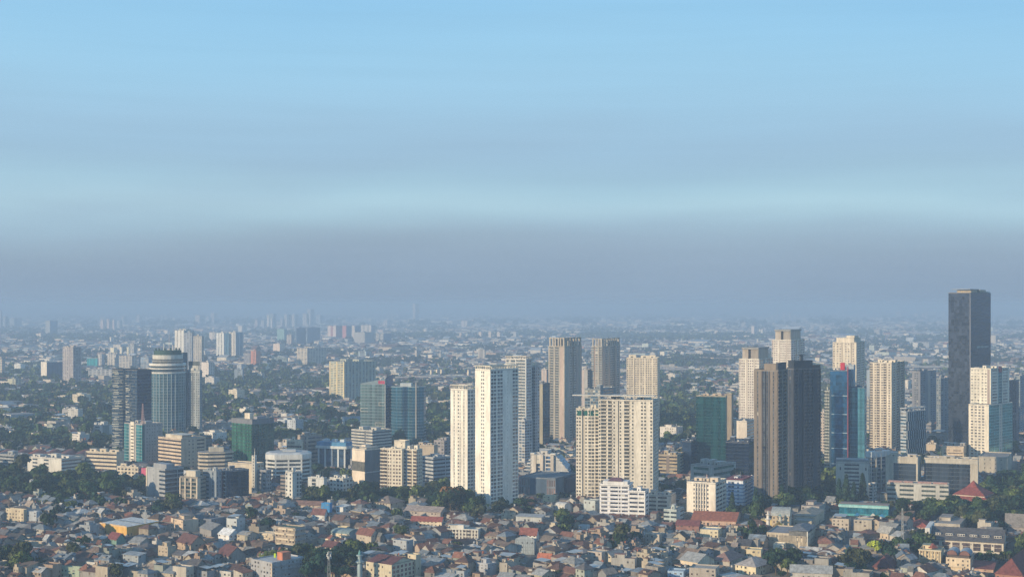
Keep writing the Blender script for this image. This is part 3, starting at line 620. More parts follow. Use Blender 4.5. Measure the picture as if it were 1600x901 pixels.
# red pyramid roofed hall
X0, D0 = ground(1521, 786); r = empty('pavilion', (X0, D0, 0), -.6, 'wide red tiled pavilion with steep stepped pyramid roof, right of the low pale building', 'pavilion')
mark(1522, 783, 'the red pyramid roofed pavilion'); EXCL.append((X0, D0, 24))
m = MB(); m.box(-13, 13, -13, 13, 0, 4.5, (.66, .54, .42)); m.build('wall', r)
m = MB()
def frustum(m, a0, z0, a1, z1, col, mat=ROOF):
    A4 = [(-a0, -a0), (a0, -a0), (a0, a0), (-a0, a0)]; B4 = [(-a1, -a1), (a1, -a1), (a1, a1), (-a1, a1)]
    for i in range(4):
        j = (i + 1) % 4
        if a1 > .01: m.poly([(*A4[i], z0), (*A4[j], z0), (*B4[j], z1), (*B4[i], z1)], col, mat)
        else: m.poly([(*A4[i], z0), (*A4[j], z0), (0, 0, z1)], col, mat)
RT = (.27, .075, .06)
frustum(m, 18, 4.2, 13.5, 8.0, RT); m.build('lower_roof', r)
m = MB(); frustum(m, 13.6, 9.0, 4.5, 15.5, RT); m.build('middle_roof', r)
m = MB(); frustum(m, 4.6, 15.4, .2, 21, RT); m.build('upper_roof', r)
m = MB(); m.box(-13.2, 13.2, -13.2, 13.2, 7.9, 9.0, (.6, .5, .42)); m.build('light_band', r)
m = MB()
for s_ in (-1, 1):
    for t_ in (-1, 1): m.bar((18 * s_, 18 * t_, 4.3), (4.5 * s_, 4.5 * t_, 15.6), .25, (.18, .06, .05), ROOF, 4)
m.build('hip_ridge', r, kind='stuff'); r.scale = (1.08, 1.08, 1.0); FRONT.append((1490, 1552, D0, 20)); m = MB()
for i in range(7): m.box(-12 + i * 4, -11.2 + i * 4, -13.3, -13.0, 1, 4.4, DARKW, GLASS)
m.build('window', r)

# ------------------------------------------------------------------ left cluster
GL = dict(wall=(.04, .05, .07), ledge=(.30, .31, .28), lh=.55, huts=0)
r, WL, WR, H = block(O_, 'left slab of the dark glass tower pair with pale streaked floors', 'tower', 175, 192, 195, 578, 712, 24, 3.9, L='g1 g1', R='g1', glass=(.02, .04, .07), **GL)
m = MB(); rr = random.Random(3)  # pale louvre strips put in for light reflecting along the floors
for k in range(48):
    z = H * (k + .5) / 48
    if rr.random() < .85: u0 = rr.uniform(0, .3); m.box(-WL + WL * u0, -WL + WL * (u0 + rr.uniform(.3, .7)), -.6, -.15, z, z + rr.choice((.5, .8)), (.52, .54, .48))
m.build('reflection_louvre', r, kind='stuff')
r, WL, WR, H = block(O_, 'broad right slab of the dark glass tower pair beside the round tower', 'tower', 192, 214, 237, 579, 708, 40, 3.9, L='D.3 g1 g1 g1', R='G1 G1 G1 G1', glass=(.022, .045, .08), g2=(.018, .03, .065), c2=(.28, .28, .26), lm='the dark glass slab pair', wall=(.04, .05, .07), ledge=(.20, .22, .23), lh=.35, huts=0)
m = MB(); rr = random.Random(8)  # louvre strips of random length, reflected light put into their pale colour
for k in range(52):
    z = H * (k + .5) / 52; u0 = rr.uniform(.0, .12); w_ = rr.uniform(.05, .5) * (1 if k % 9 else .2); m.box(-WL + WL * u0, -WL + WL * (u0 + w_), -.6, -.15, z, z + rr.choice((.35, .6, .9)), (.55, .55, .48))
    if rr.random() < .7: u1 = rr.uniform(.4, .8); m.box(-WL + WL * u1, -WL + WL * (u1 + rr.uniform(.08, .2)), -.6, -.15, z + 1.1, z + 1.5, (.35, .38, .38))
m.build('reflection_louvre', r, kind='stuff')
# round tower
def circ(r_, n=28, sx=1, sy=1): return [(r_ * sx * cos(2 * pi * k / n), r_ * sy * sin(2 * pi * k / n)) for k in range(n)]
r, H = ring_tower(O_, 'round glass tower with white rings near its top and a green stepped crown', 'tower', 262, 684, 583, circ(23.5), 3.9, (.045, .10, .13), (.34, .40, .40), lh=.45, mull=9, mulw=.7, lm='the round glass tower')
D0 = dist(684); mpp = D0 / FPX
def ring(r, nm, rad, z0, z1, col, mat=WALL):
    m = MB(); m.prism(circ(rad), z0, z1, col, mat); m.poly([(p[0], p[1], z0) for p in reversed(circ(rad))], col, mat); return m.build(nm, r)
ring(r, 'white_ring', 24.6, H + .95, H + 2.6, (.74, .73, .68)); ring(r, 'glass_drum', 23, H + 2.61, H + 6.5, (.04, .06, .07), GLASS); ring(r, 'white_ring', 24.6, H + 6.51, H + 8.0, (.74, .73, .68))
ring(r, 'glass_drum', 22.6, H + 8.01, H + 11.0, (.04, .06, .07), GLASS); ring(r, 'white_ring', 24.8, H + 11.01, H + 14, (.78, .77, .72)); ring(r, 'glass_drum', 20.5, H + 14.01, H + 20, (.10, .10, .09), GLASS)
ring(r, 'upper_ring', 20.9, H + 17, H + 17.6, (.5, .5, .45)); ring(r, 'white_drum', 20.2, H + 20.01, H + 25.5, (.62, .62, .56)); ring(r, 'green_crown', 18.5, H + 25.51, H + 31.5, (.05, .10, .08))
m = MB()
for i in range(12): a = 2 * pi * i / 12; m.bar((16 * cos(a), 16 * sin(a), H + 31.5), (16 * cos(a), 16 * sin(a), H + 34.5), 1.0, (.05, .09, .08), WALL, 5)
m.build('crown_stub', r, kind='stuff')
m = MB(); m.bar((2, 0, H + 31.5), (2, 0, H + 58), .5, (.6, .52, .5), METAL, 4, .15); m.build('antenna', r)
m = MB(); m.bar((-5, 0, H + 31.5), (-5, 0, H + 41), .7, (.75, .73, .7), METAL, 5); m.bar((9, -6, H + 31.5), (9, -6, H + 39), 1.1, (.7, .69, .66), METAL, 5); m.build('mast', r)
r, *_ = block(O_, 'flat dark glass wing attached on the right of the round glass tower', 'tower', 271, 286, 293, 552, 676, 30, 3.9, L='g1', R='g1 W.2', glass=(.03, .065, .10), wall=(.05, .08, .11), ledge=(.10, .14, .17), lh=.35, huts=1, hutcol=(.05, .09, .08))
r, WL, WR, H = block(A, 'pale shaded classical apartment tower with arched top, right of the round glass tower', 'tower', 290.5, 312, 316, 580, 676, 28, 3.3, L='w1 w1 W.3 w1 r.4 w1 W.3 w1 w1', R='w1 W.4 w1', wall=(.36, .40, .42), c2=(.12, .15, .18), glass=(.04, .06, .08), huts=0, par=1.5, lm='the pale classical tower')  # wall colour darkened to carry the shade of the round tower
bx(r, 'cornice', -WL - .8, .8, -.8, WR + .8, H - 1.5, H - .6, (.56, .56, .52)); bx(r, 'upper_storey', -WL * .85, -WL * .15, 2, WR - 2, H + .4, H + 8, (.46, .47, .44)); bx(r, 'dark_roof_box', -WL * .9, -WL * .1, 3, WR - 3, H + 8.01, H + 14, (.10, .12, .12))
m = MB(); m.poly([(-WL * .62 + WL * .24 * (1 - cos(t)) / 2 * 1.0, -.9, H + 1 + 4 * sin(t)) for t in np.linspace(pi, 0, 9)][::-1], (.55, .55, .52)); m.build('arched_gable', r)
# teal and white office
r, WL, WR, H = block(OB, 'teal glass office with a white windowed strip and a lattice mast on its roof', 'building', 194, 222, 254, 664, 727, 42, 3.6, L='G1.3 W.2 w1.5 W.2 G1.6', R='D1 W.5 n1 n1 n1 n1 n1 n1 W.5', wall=(.42, .40, .38), c2=(.05, .12, .14), g2=(.045, .18, .20), ledge=(.30, .42, .42), lh=.5, glass=(.05, .06, .07), huts=2, lm='the teal and white office')
bx(r, 'white_strip', -WL * .62, -WL * .42, -.6, -.003, 0, H + 3, (.80, .74, .62)); m = MB()
for k in range(12): m.box(-WL * .60, -WL * .44, -.7, -.603, (k + .35) * H / 12, (k + .65) * H / 12, (.06, .07, .07), GLASS)
m.build('strip_window', r)
m = MB()
for sx, sy in ((-1, -1), (1, -1), (1, 1), (-1, 1)): m.bar((-6 + 1.4 * sx, 5 + 1.4 * sy, H), (-6 + .3 * sx, 5 + .3 * sy, H + 24), .22, (.62, .40, .36), METAL, 4)
for k in range(9):
    h0, w_ = H + k * 2.6, 1.4 - k * .12
    m.bar((-6 - w_, 5 - w_, h0), (-6 + w_, 5 - w_, h0 + 2.4), .12, (.62, .42, .38), METAL, 3); m.bar((-6 + w_, 5 + w_, h0), (-6 - w_, 5 + w_, h0 + 2.4), .12, (.62, .42, .38), METAL, 3); m.bar((-6 - w_, 5 + w_, h0), (-6 - w_, 5 - w_, h0 + 2.4), .12, (.62, .42, .38), METAL, 3)
m.build('lattice_mast', r)
r, WL, WR, H = block(OB, 'beige office with broad horizontal bands and a sloping canopy on its roof', 'building', 247, 283, 322, 687, 733, 42, 4.2, L='b1 b1', R='W1.6 n1 n1 W.5 b2 W.4', wall=(.62, .50, .37), c2=(.10, .10, .10), glass=(.06, .05, .05), huts=1, lm='the beige banded office')
bx(r, 'roof_canopy', -WL * .6, -1, 2, WR * .55, H + 4.6, H + 5.2, (.56, .55, .50)); bx(r, 'rooftop_hut', -WL * .8, -4, 4, WR * .5, H + .4, H + 4.5, (.60, .55, .46))
block(OB, 'dark green roofed glass office behind the beige banded office', 'building', 300, 322, 331, 682, 716, 30, 4, L='c1 c1', R='b1', wall=(.12, .17, .18), glass=(.03, .06, .08), huts=1)
r, WL, WR, H = block(OB, 'low office wrapped in cream bands, left of the teal and white office', 'building', 134, 182, 194, 708, 738, 22, 4.2, L='b1 b1 b1', R='W1', wall=(.66, .57, .43), c2=(.2, .2, .22), glass=(.05, .05, .06), huts=3, lm='the cream banded low office')
bx(r, 'dark_end_pier', -WL - .6, -WL + .8, -.6, WR, 0, H + .5, (.12, .12, .15))
block(AB, 'cream low rise block with rows of small windows below the teal and white office', 'building', 183, 216, 222, 731, 752, 22, 3.4, L='w1 w1 w1 w1 w1 w1', R='w1 w1', wall=(.68, .60, .47), huts=2)
r, WL, WR, H = block(AB, 'little pink and white building with arched openings, right of the cream low rise', 'building', 206, 228, 232, 733, 752, 20, 3.6, L='W1', R='W1', wall=(.60, .12, .20), huts=0, lm='the little pink building')
bx(r, 'white_half', -WL - .1, -WL * .56, -.15, 4, 0, H + .2, (.72, .60, .58))
m = MB()
for cx in (-WL * .3, -WL * .8):
    for k in (1, 4.6): m.poly([(cx + 1.3 * cos(t), -.22, k + 1.2 + 1.3 * sin(t)) for t in np.linspace(pi, 0, 8)][::-1], (.05, .07, .10), GLASS)
m.build('arched_window', r)
r, WL, WR, H = block(OB, 'grey angular office with sloping dark window bands on its shaded side, right of the trees', 'building', 229, 258, 287, 734, 781, 42, 3.9, L='W2 n.3 W1.6 b1.8', R='c1 c1 W.12 c1', wall=(.36, .38, .40), c2=(.22, .24, .27), glass=(.03, .045, .07), huts=0, lm='the grey angular office')
bx(r, 'upper_storey', -WL * .72, -1, 2, WR * .55, H + .4, H + 5, (.32, .34, .37)); bx(r, 'beige_end_wall', -WL - .5, -WL + 1.5, -.4, -.003, 0, H, (.55, .49, .40))
r, WL, WR, H = block(OB, 'small dark glazed office with cream pilasters, right of the grey angular office', 'building', 281, 309, 322, 747, 784, 26, 3.4, L='f.3 c1 f.3 c1.2 f.3 c1.2 f.3', R='D.5 b1', wall=(.30, .27, .22), c2=(.62, .55, .44), glass=(.04, .06, .06), huts=1, lm='the pilastered dark office')
bx(r, 'rooftop_hut', -WL * .75, -WL * .2, 2, 9, H + .4, H + 6.5, (.62, .57, .47)); 
block(OB, 'narrow slate blue building between the pilastered office and the dark navy block', 'building', 317, 338, 346, 737, 782, 30, 3.6, L='b1 W.5 v.4 W.4', R='v1 v1', wall=(.27, .32, .37), glass=(.04, .07, .11), huts=2)
r, WL, WR, H = block(OB, 'dark navy glass block with white ladder like balconies on its left edge', 'building', 341, 352, 389, 737, 780, 55, 3.6, L='B1 B.6', R='G1 G1 G1', wall=(.12, .15, .19), g2=(.014, .03, .06), ledge=(.04, .06, .09), lh=.3, balc=(.55, .57, .56), huts=1)
block(OB, 'maroon fronted building wedged left of the dark navy glass block', 'building', 328, 345, 349, 741, 780, 22, 3.6, L='W1 v.3 W1', R='W1', wall=(.24, .085, .10), glass=NAVY, huts=1)
# stacked terraces
r, H = ring_tower(OB, 'beige building of stacked octagonal terraces with a small dome, left of the green glass office', 'building', 337, 742, 706, [(17, -7), (17, 7), (8, 13), (-8, 13), (-17, 7), (-17, -7), (-8, -13), (8, -13)][::-1], 4.2, (.05, .06, .07), (.58, .51, .40), lh=1.9, rz=.25, mat=GLASS, out=1.6, lm='the stacked terrace building')
bx(r, 'upper_storey', -7, 8, -6, 6, H + .95, H + 5.5, (.62, .55, .42)); m = MB(); m.lathe(1, 0, [(2.6, H + 5.5), (2.4, H + 6.8), (1.4, H + 7.8), (0, H + 8.2)], (.6, .54, .44)); m.build('dome', r)
# green glass office
r, WL, WR, H = block(O_, 'green glass office with bright green bands on its left face, above the low beige wedge', 'tower', 362, 394, 428, 656, 742, 42, 3.7, L='G1 G1 G1', R='g1 g1 g1 g1', wall=(.14, .16, .16), g2=(.036, .125, .085), glass=(.012, .050, .062), ledge=(.03, .07, .06), lh=1.0, huts=0, par=.4, lm='the left green glass office')
bx(r, 'rooftop_hut', -WL * .55, -WL * .3, 5, 10, H + .4, H + 6.5, (.72, .64, .52)); bx(r, 'rooftop_hut', -WL * .25, -3, WR * .3, WR * .7, H + .4, H + 3.2, (.30, .30, .33)); bx(r, 'grey_top_band', -WL - .15, .15, -.15, WR + .15, H - 4.6, H - .1, (.20, .21, .24))
r, WL, WR, H = block(OB, 'long low beige wedge building joined to a slender white pylon', 'building', 356, 398, 412, 726, 771, 26, 4, L='W1', R='w1 w1 w1', wall=(.60, .53, .41), huts=0, lm='the beige wedge with the pylon')
bx(r, 'white_pylon', -1.8, 1.8, -2.4, 1.0, 0, H + 9.5, (.60, .58, .52)); m = MB(); m.bar((0, 0, H + 9.5), (0, 0, H + 16), .35, (.5, .5, .48), METAL, 4, .08); m.build('spire', r)
m = MB()
for k in range(13): m.box(-.4, .8, -2.5, -2.403, 1 + k * 2.9, 2.6 + k * 2.9, (.12, .13, .14), GLASS)
m.build('pylon_window', r)
block(OB, 'grey office floors with small windows seen right of the white pylon', 'building', 403, 416, 424, 736, 772, 35, 3.5, L='w1 w1', R='w1 w1 w1', wall=(.30, .32, .35), huts=0)
# octagonal white building
oct_ = [(22, -9), (22, 9), (13, 19), (-13, 19), (-22, 9), (-22, -9), (-13, -19), (13, -19)][::-1]
r, H = ring_tower(OB, 'white octagonal office with heavy curved roof edge and five floors of dark bands', 'building', 451, 757, 715, [( x * .98, y * .9) for x, y in oct_], 4.0, (.05, .06, .075), (.66, .67, .64), lh=1.7, rz=.15, mat=GLASS, out=1.2, mull=12, mulw=1.6, lm='the white octagonal office')
m = MB(); m.prism([(x * 1.04, y * .97) for x, y in oct_], H + .9, H + 5, (.66, .67, .65)); m.build('curved_roof_edge', r)
m = MB(); 
o1 = [(x * 1.04, y * .97) for x, y in oct_]; o2 = [(x * .86, y * .8) for x, y in oct_]
for i in range(8): j = (i + 1) % 8; m.poly([(*o1[i], H + 5), (*o1[j], H + 5), (*o2[j], H + 6.6), (*o2[i], H + 6.6)], (.58, .60, .60))
m.poly([(*p, H + 6.6) for p in o2], (.42, .44, .46)); m.build('roof_slope', r)
bx(r, 'rooftop_hut', -6, 7, -5, 5, H + 6.61, H + 8.6, (.56, .58, .58))
r, WL, WR, H = block(AB, 'slim white windowed slab with a grey flank standing before the octagonal office', 'building', 446, 457, 471, 739, 782, 50, 3.4, L='w1 W.6 w1 W.4', R='W1.4 c.6 W.3 c.6', wall=(.66, .66, .62), glass=(.06, .07, .09), huts=1, lm='the slim white slab')
block(AB, 'brown banded stair block attached left of the slim white slab', 'building', 438, 446, 449, 744, 779, 30, 3.4, L='b1', R='W1', wall=(.26, .23, .21), huts=0)
r, WL, WR, H = block(OB, 'cream banded office head with small dark lettering behind the octagonal office', 'building', 448, 471, 474, 689, 731, 14, 4.2, L='b1 b1', R='W1', wall=(.82, .72, .56), glass=(.10, .08, .07), huts=1)
bx(r, 'sign_panel', -WL, -.1, -.45, -.003, H - 4.1, H + .4, (.82, .73, .57)); marks(r, -WL + 1.5, -WL + 10, -.46, H - 2.9, H - .5, 5, (.10, .06, .05))
r, WL, WR, H = block(OB, 'brown grey office slab with ribbon windows right of the lettered cream head', 'building', 465, 479, 503, 682, 730, 45, 4.2, L='P1 v.35', R='W.5 b2 b2', wall=(.40, .33, .27), c2=(.28, .25, .23), glass=(.06, .08, .11), huts=2, ant=9)
r, WL, WR, H = block(OB, 'dark glazed hall with tall white columns under a blue and white roof edge', 'building', 497, 540, 549, 694, 733, 20, 4.2, L='f.3 g1 f.3 g1 f.3 g1 f.3 g1 f.3', R='g1 f.3', wall=(.12, .2, .27), c2=(.62, .66, .68), glass=(.03, .06, .11), ledge=(.06, .1, .15), lh=.3, huts=0, lm='the blue topped columned hall')
bx(r, 'white_eave', -WL - 2, 2, -2.2, WR, H - 5, H - 2, (.62, .66, .66)); bx(r, 'blue_attic', -WL - 1, 1, -1.2, WR, H - 1.99, H + 2.2, (.09, .26, .46))
for k in range(3): bx(r, 'rooftop_hut', -WL * (.85 - .3 * k), -WL * (.7 - .3 * k), 3, 9, H + 2.21, H + 5, (.55, .6, .62))
block(AB, 'low white building with a solid square end wall at the tree edge', 'building', 481, 506, 511, 748, 771, 24, 3.8, L='W1 c1 W2', R='W1', wall=(.64, .66, .66), huts=1)
block(AB, 'white villa like block with a setback top floor at the tree edge', 'building', 515, 536, 551, 749, 768, 36, 3.6, L='w1 w1 w1 w1', R='w1 w1 w1', wall=(.66, .66, .62), huts=2, lm='the white villa block')
# white blue banded office and tinted tower
r, WL, WR, H = block(OB, 'office with striped ribbon windows wrapping two sides, below the red lettered blue tower', 'building', 549, 582, 612, 674, 712, 40, 3.6, L='b1 b1 D.2 b1', R='b2 b2 b2', wall=(.56, .54, .48), c2=(.16, .17, .18), glass=(.05, .07, .10), huts=2, lm='the ribbon windowed office')
r, WL, WR, H = block(O_, 'blue glass tower with rippled floors and a sloping top screen carrying a red sign', 'tower', 563, 602, 614, 601, 700, 20, 3.8, L='g1 g1 g1', R='G1 G1', wall=(.05, .10, .17), glass=(.085, .14, .15), g2=(.012, .06, .16), ledge=(.20, .25, .26), lh=.9, huts=0, par=.3, lm='the red signed blue tower')
m = MB(); m.poly([(-WL, -.1, H + .4), (0, -.1, H + .4), (0, -.1, H + 8), (-WL, -.1, H + 1.2)], (.20, .26, .28), CURT); m.poly([(0, -.1, H + .4), (0, WR, H + .4), (0, WR, H + 13), (0, -.1, H + 8)], (.014, .06, .15), CURT)
m.poly([(0, .2, H + .4), (-WL, .2, H + .4), (-WL, .2, H + 1.2), (0, .2, H + 8)], (.20, .26, .28), CURT); m.poly([(-.3, WR, H + .4), (-.3, 0, H + .4), (-.3, 0, H + 8), (-.3, WR, H + 13)], (.014, .06, .15), CURT)
m.build('sloping_screen', r)
m = MB()
for a in range(3):
    cx = -WL * .24 + a * 3.1; m.poly([(cx + 1.5 * cos(t), -.3, H + 3.2 + 2.3 * sin(t)) for t in np.linspace(0, 2 * pi, 11)[:-1]], (.55, .04, .10), WALL)
    m.poly([(cx + .5 * cos(t), -.34, H + 3.2 + .9 * sin(t)) for t in np.linspace(0, 2 * pi, 9)[:-1]], (.12, .14, .2), WALL)
m.build('red_sign', r)
m = MB()
for (u, w_, z_) in ((.75, .25, .72), (.02, .3, .62), (.6, .4, .40), (.02, .22, .30)):
    x0 = -WL + WL * u; x1 = x0 + WL * w_; zz = H * z_; t = .45
    m.box(x0, x1, -.6, -.15, zz, zz + t, (.60, .58, .50)); m.box(x0, x1, -.6, -.15, zz - 4, zz - 4 + t, (.60, .58, .50)); m.box(x0, x0 + t, -.6, -.15, zz - 4 + t + .003, zz - .003, (.60, .58, .50))
m.build('pale_frame', r)
bx(r, 'corner_strip', -.45, .3, -.5, .3, 0, H, (.48, .52, .5))
pl = [(-21, -6), (-14, -12), (-5, -14), (1, -10), (7, -14), (15, -12), (21, -6), (21, 10), (-21, 10)]
r, H = ring_tower(O_, 'blue glass office with bowed bays, right of the red signed blue tower', 'tower', 638, 699, 604, pl, 3.9, (.025, .095, .15), (.26, .36, .40), lh=.35, rz=-.1, out=.5, lm='the bowed blue glass office')
bx(r, 'pale_roof_wall', -9, 5, -8, 4, H + .95, H + 5, (.50, .55, .56)); bx(r, 'beige_strip', 11.5, 12.6, -13.6, -12.2, 0, H + 6, (.50, .46, .40))
# cream/dark box, white apartments, grey office
r, WL, WR, H = block(OB, 'box shaped building with blank cream panels and a dark flank, left of white apartments', 'building', 550, 570, 594, 704, 762, 44, 4, L='W.8 b.01 W.4', R='D1', wall=(.78, .68, .56), c2=(.13, .16, .19), glass=(.10, .10, .09), huts=1, lm='the cream and dark box building')
bx(r, 'mid_glazing', -WL - .1, .08, -.1, -.003, H * .44, H * .7, (.13, .13, .11), GLASS); bx(r, 'roof_terrace', -WL * .6, -1, 3, WR * .9, H + .4, H + 3, (.45, .42, .36)); bx(r, 'pale_line', .03, .25, 0, WR, H * .40, H * .43, (.40, .46, .5))
WA = dict(wall=(.78, .71, .58), c2=(.42, .45, .52), glass=(.09, .07, .06), cur=.08)
r, WL, WR, H = block(AB, 'left wing of the white balconied apartments beside the cream and dark box', 'building', 594, 628, 633, 703, 769, 20, 3.3, L='B1 B1 w.6 w.6 W.2 w.8 w.8 w.8 W.2', R='W1 w1', huts=1, lm='the white balconied apartments', **WA)
r, WL, WR, H = block(AB, 'taller lift tower behind the white balconied apartments', 'building', 616, 633, 640, 690, 758, 24, 3.3, L='W1 n.4 W.4', R='W1', huts=0, **WA)
r, WL, WR, H = block(AB, 'right wing of the white balconied apartments with beige end bay', 'building', 628, 651, 660, 704, 769, 24, 3.3, L='B.9 D.4 B1.1 W.3 B.9', R='W.2 w.8 w.8 w.8 W.2', huts=2, **WA)
r, WL, WR, H = block(OB, 'grey blue office with ribbon windows in shade, left of the shorter white twin tower', 'building', 657, 677, 706, 716, 757, 48, 3.8, L='b1 b1', R='b2 b2 W.2 b2', wall=(.44, .47, .50), glass=(.05, .07, .10), huts=2, lm='the grey blue ribbon office')
r, WL, WR, H = block(AB, 'sandy concrete block peeping over the grey blue ribbon office', 'building', 650, 678, 684, 697, 742, 20, 4, L='W1', R='W1', wall=(.50, .42, .32), huts=2)
block(AB, 'brownish flats behind the grey office next to the shorter white twin tower', 'building', 678, 694, 706, 690, 735, 36, 3.4, L='w1 w1 w1', R='w1 w1', wall=(.33, .31, .32), huts=3)
# atrium building between towers
r, WL, WR, H = block(OB, 'modern cream framed building with a blue glazed slope, right of the white framed condominium', 'building', 829, 868, 880, 712, 748, 16, 4, L='W1 c1.4 W.7 c1 W1', R='W1', wall=(.62, .60, .56), glass=(.05, .10, .20), huts=1, depth=22, lm='the glazed slope building')
m = MB(); SL = 20
for i in range(7):
    for k in range(8):
        f0, f1 = k / 8, (k + 1) / 8; y0, y1 = WR * i / 7 + .25, WR * (i + 1) / 7 - .25; X = lambda f: 1 + SL * (1 - f)
        m.poly([(X(f0) - .3, y0, H * f0 + .3), (X(f0) - .3, y1, H * f0 + .3), (X(f1) + .3, y1, H * f1 - .3), (X(f1) + .3, y0, H * f1 - .3)], jit((.10, .22, .38), .4), GLASS)
m.build('sloping_glass_pane', r, kind='stuff')
m = MB(); m.poly([(.5, 0, 0), (SL + 1.3, 0, 0), (.5, 0, H)], (.55, .56, .56)); m.poly([(SL + 1, 0, 0), (SL + 1, WR, 0), (.6, WR, H - .5), (.6, 0, H - .5)], (.50, .56, .62)); m.build('slope_frame', r)
m = MB()
for k in range(7): m.box(1 + SL * (1 - (k + 1) / 7), 1 + SL * (1 - k / 7) + .6, -1.0, .6, H * k / 7, H * k / 7 + .8, (.70, .69, .66)); m.box(-WL - 13 * (1 - (k + 1) / 7), -WL + .2, -1.5 + k * .1, 6, H * k / 7 + 1.6, H * k / 7 + 2.6, (.70, .69, .66), bottom=True); m.box(-WL - 11 * (1 - (k + 1) / 7), -WL + .1, 0, 5, H * k / 7 - .3, H * k / 7 + 1.59, (.10, .16, .24), GLASS)
m.build('stepped_terrace', r, kind='stuff')
for x0_, x1_ in ((-WL * .86, -WL * .76), (-WL * .60, -WL * .48), (-WL * .18, -WL * .06)): bx(r, 'pier', x0_, x1_, -2.4, -.003, 0, H + 1, (.64, .58, .50))
bx(r, 'emblem_panel', -WL * .755, -WL * .605, -1.8, -.003, H * .66, H + .6, (.74, .70, .60)); m = MB(); cx, cz = -WL * .68, H * .84
m.poly([(cx - 1.7, -1.9, cz + .5), (cx - .3, -1.9, cz - .1), (cx, -1.9, cz - .9), (cx + .3, -1.9, cz - .1), (cx + 1.7, -1.9, cz + .5), (cx + .3, -1.9, cz + .35), (cx, -1.9, cz + .8), (cx - .3, -1.9, cz + .35)], (.30, .30, .30)); m.build('winged_emblem', r)
bx(r, 'entrance_canopy', -WL * .75, -WL * .6, -5, -2.41, 0, 4, (.66, .60, .50)); bx(r, 'roof_edge', -WL, -WL * .84, -1, 5, H + 1.36, H + 2.6, (.74, .72, .66)); bx(r, 'roof_edge', -WL * .2, 0, -1, 5, H + 1.36, H + 2.6, (.74, .72, .66))
block(OB, 'low blue roofed hall with vertical cream stripes below the glazed slope building', 'building', 811, 868, 900, 749, 774, 24, 7, L='v.4 v.4 v.4 v.4 v.4 D3 v.4 v.4 v.4 v.4', R='W1 D1', wall=(.20, .23, .27), c2=(.07, .11, .17), glass=(.24, .15, .14), huts=0, roof=(.14, .17, .2), lm='the low striped hall')
block(AB, 'red brick gabled low block left of the lower cream apartments wing', 'building', 868, 886, 899, 748, 770, 30, 4, L='W1', R='W1', wall=(.13, .10, .13), huts=0)
# yellow and teal apartments mid distance
r, WL, WR, H = block(A, 'apartment slab with a yellow sunlit end and a long teal ribbed side', 'tower', 515, 538, 592, 566, 630, 45, 3.1, L='W.3 w1 w1 W.3 w1 w1 W.3', R='W.3 v1 W.3 v1 f.2 v1 W.3 v1 f.2 v1 W.3 v1 f.2 v1 W.3 v1 f.2 v1 W.3', wall=(.44, .46, .38), c2=(.58, .62, .56), glass=(.10, .16, .18), cur=.1, huts=4, lm='the yellow and teal slab')
y = MB(); 
for a, b in ((.0, .05), (.47, .53), (.95, 1)): y.box(-WL + WL * a, -WL + WL * b, -.5, -.003, 0, H + 1, (.76, .62, .33))
k0 = round(H / 3.1)
for k in range(k0): y.box(-WL + WL * .06, -WL * .02, -.4, -.003, k * H / k0 - .4, k * H / k0 + .55, (.78, .64, .36))
y.build('yellow_panel', r); bx(r, 'podium', -WL - 12, 6, -8, WR * .4, 0, 8, (.66, .56, .42))

# teal hall with big windows, right
r, WL, WR, H = block('sports_hall', 'long turquoise glazed hall with a flat brown roof, at the foot of the tall trees', 'building', 1311, 1388, 1392, 790, 808, 20, 8, L='c1 c1 c1 c1 c1 c1', R='W1', wall=(.09, .36, .40), glass=(.02, .16, .24), huts=0, depth=14, roof=(.30, .25, .22), par=0, lm='the turquoise hall')
bx(r, 'pale_fascia', -WL - .5, .5, -.7, -.003, H - 2.6, H - .5, (.35, .62, .62)); m = MB()
for k, c_ in ((.3, (.03, .18, .42)), (.62, (.6, .62, .6)), (.8, (.03, .2, .45))): m.poly([(-WL + WL * k, -.4, .3), (-WL + WL * k + 6, -.4, .3), (-WL + WL * k + 3, -.4, 3.2)], c_)
m.build('painted_triangle', r, kind='stuff')
# ================================================================== hazy distance: every tower and slab one can tell apart
FW = (.74, .68, .58); FG = (.30, .32, .34)
def far(label, xl, xm, xr, yt, yb, wall=FW, L='W.4 b1 W.4 b1 W.4', R='v1 v1', al=42, name='distant_tower', cat='tower', fh=4.2, c2=None, **k):
    k.setdefault('huts', 1)
    return block(name, label, cat, xl, xm, xr, yt, yb, al, fh, L=L, R=R, wall=wall, c2=c2 or (.3, .3, .3), par=0, glass=(.08, .10, .13), **k)
SB = 'distant_building'
far('white and blue ribbed twin tower left of a beige slab, hazy middle distance at left', 273, 287, 304, 516, 578, (.72, .70, .64), 'W1 v.7 W1 v.7 W1', 'W.5 v1 W.5 v1 W.5 v1', fh=3.6, huts=4, lm='the white ribbed hazy tower')
far('plain beige slab tower overlapping the right side of the white ribbed hazy tower', 302, 315, 318.5, 525, 592, (.52, .48, .41), 'w1 w1 w1 w1', 'w1', fh=3.6, al=25)
far('blue grey part with windows between the ribbed hazy tower and the beige slab', 287, 300, 304, 520, 586, (.34, .37, .42), 'w1 w1 w1', 'w1', fh=3.6, al=30)
far('white striped blue glass tower, left of the next to it pair beyond the white block', 338, 350, 358, 520, 562, (.74, .74, .70), 'W1 v.8 W.6 v.8 W1', 'G1', wallx=None) if False else block('distant_tower', 'left one of two blue and white striped towers standing close together in haze', 'tower', 338, 350, 358, 520, 562, 42, 3.8, L='W1 v.8 W.6 v.8 W1', R='G1', wall=(.74, .74, .70), g2=(.07, .16, .24), ledge=(.1, .2, .3), lh=.3, huts=1, par=0)
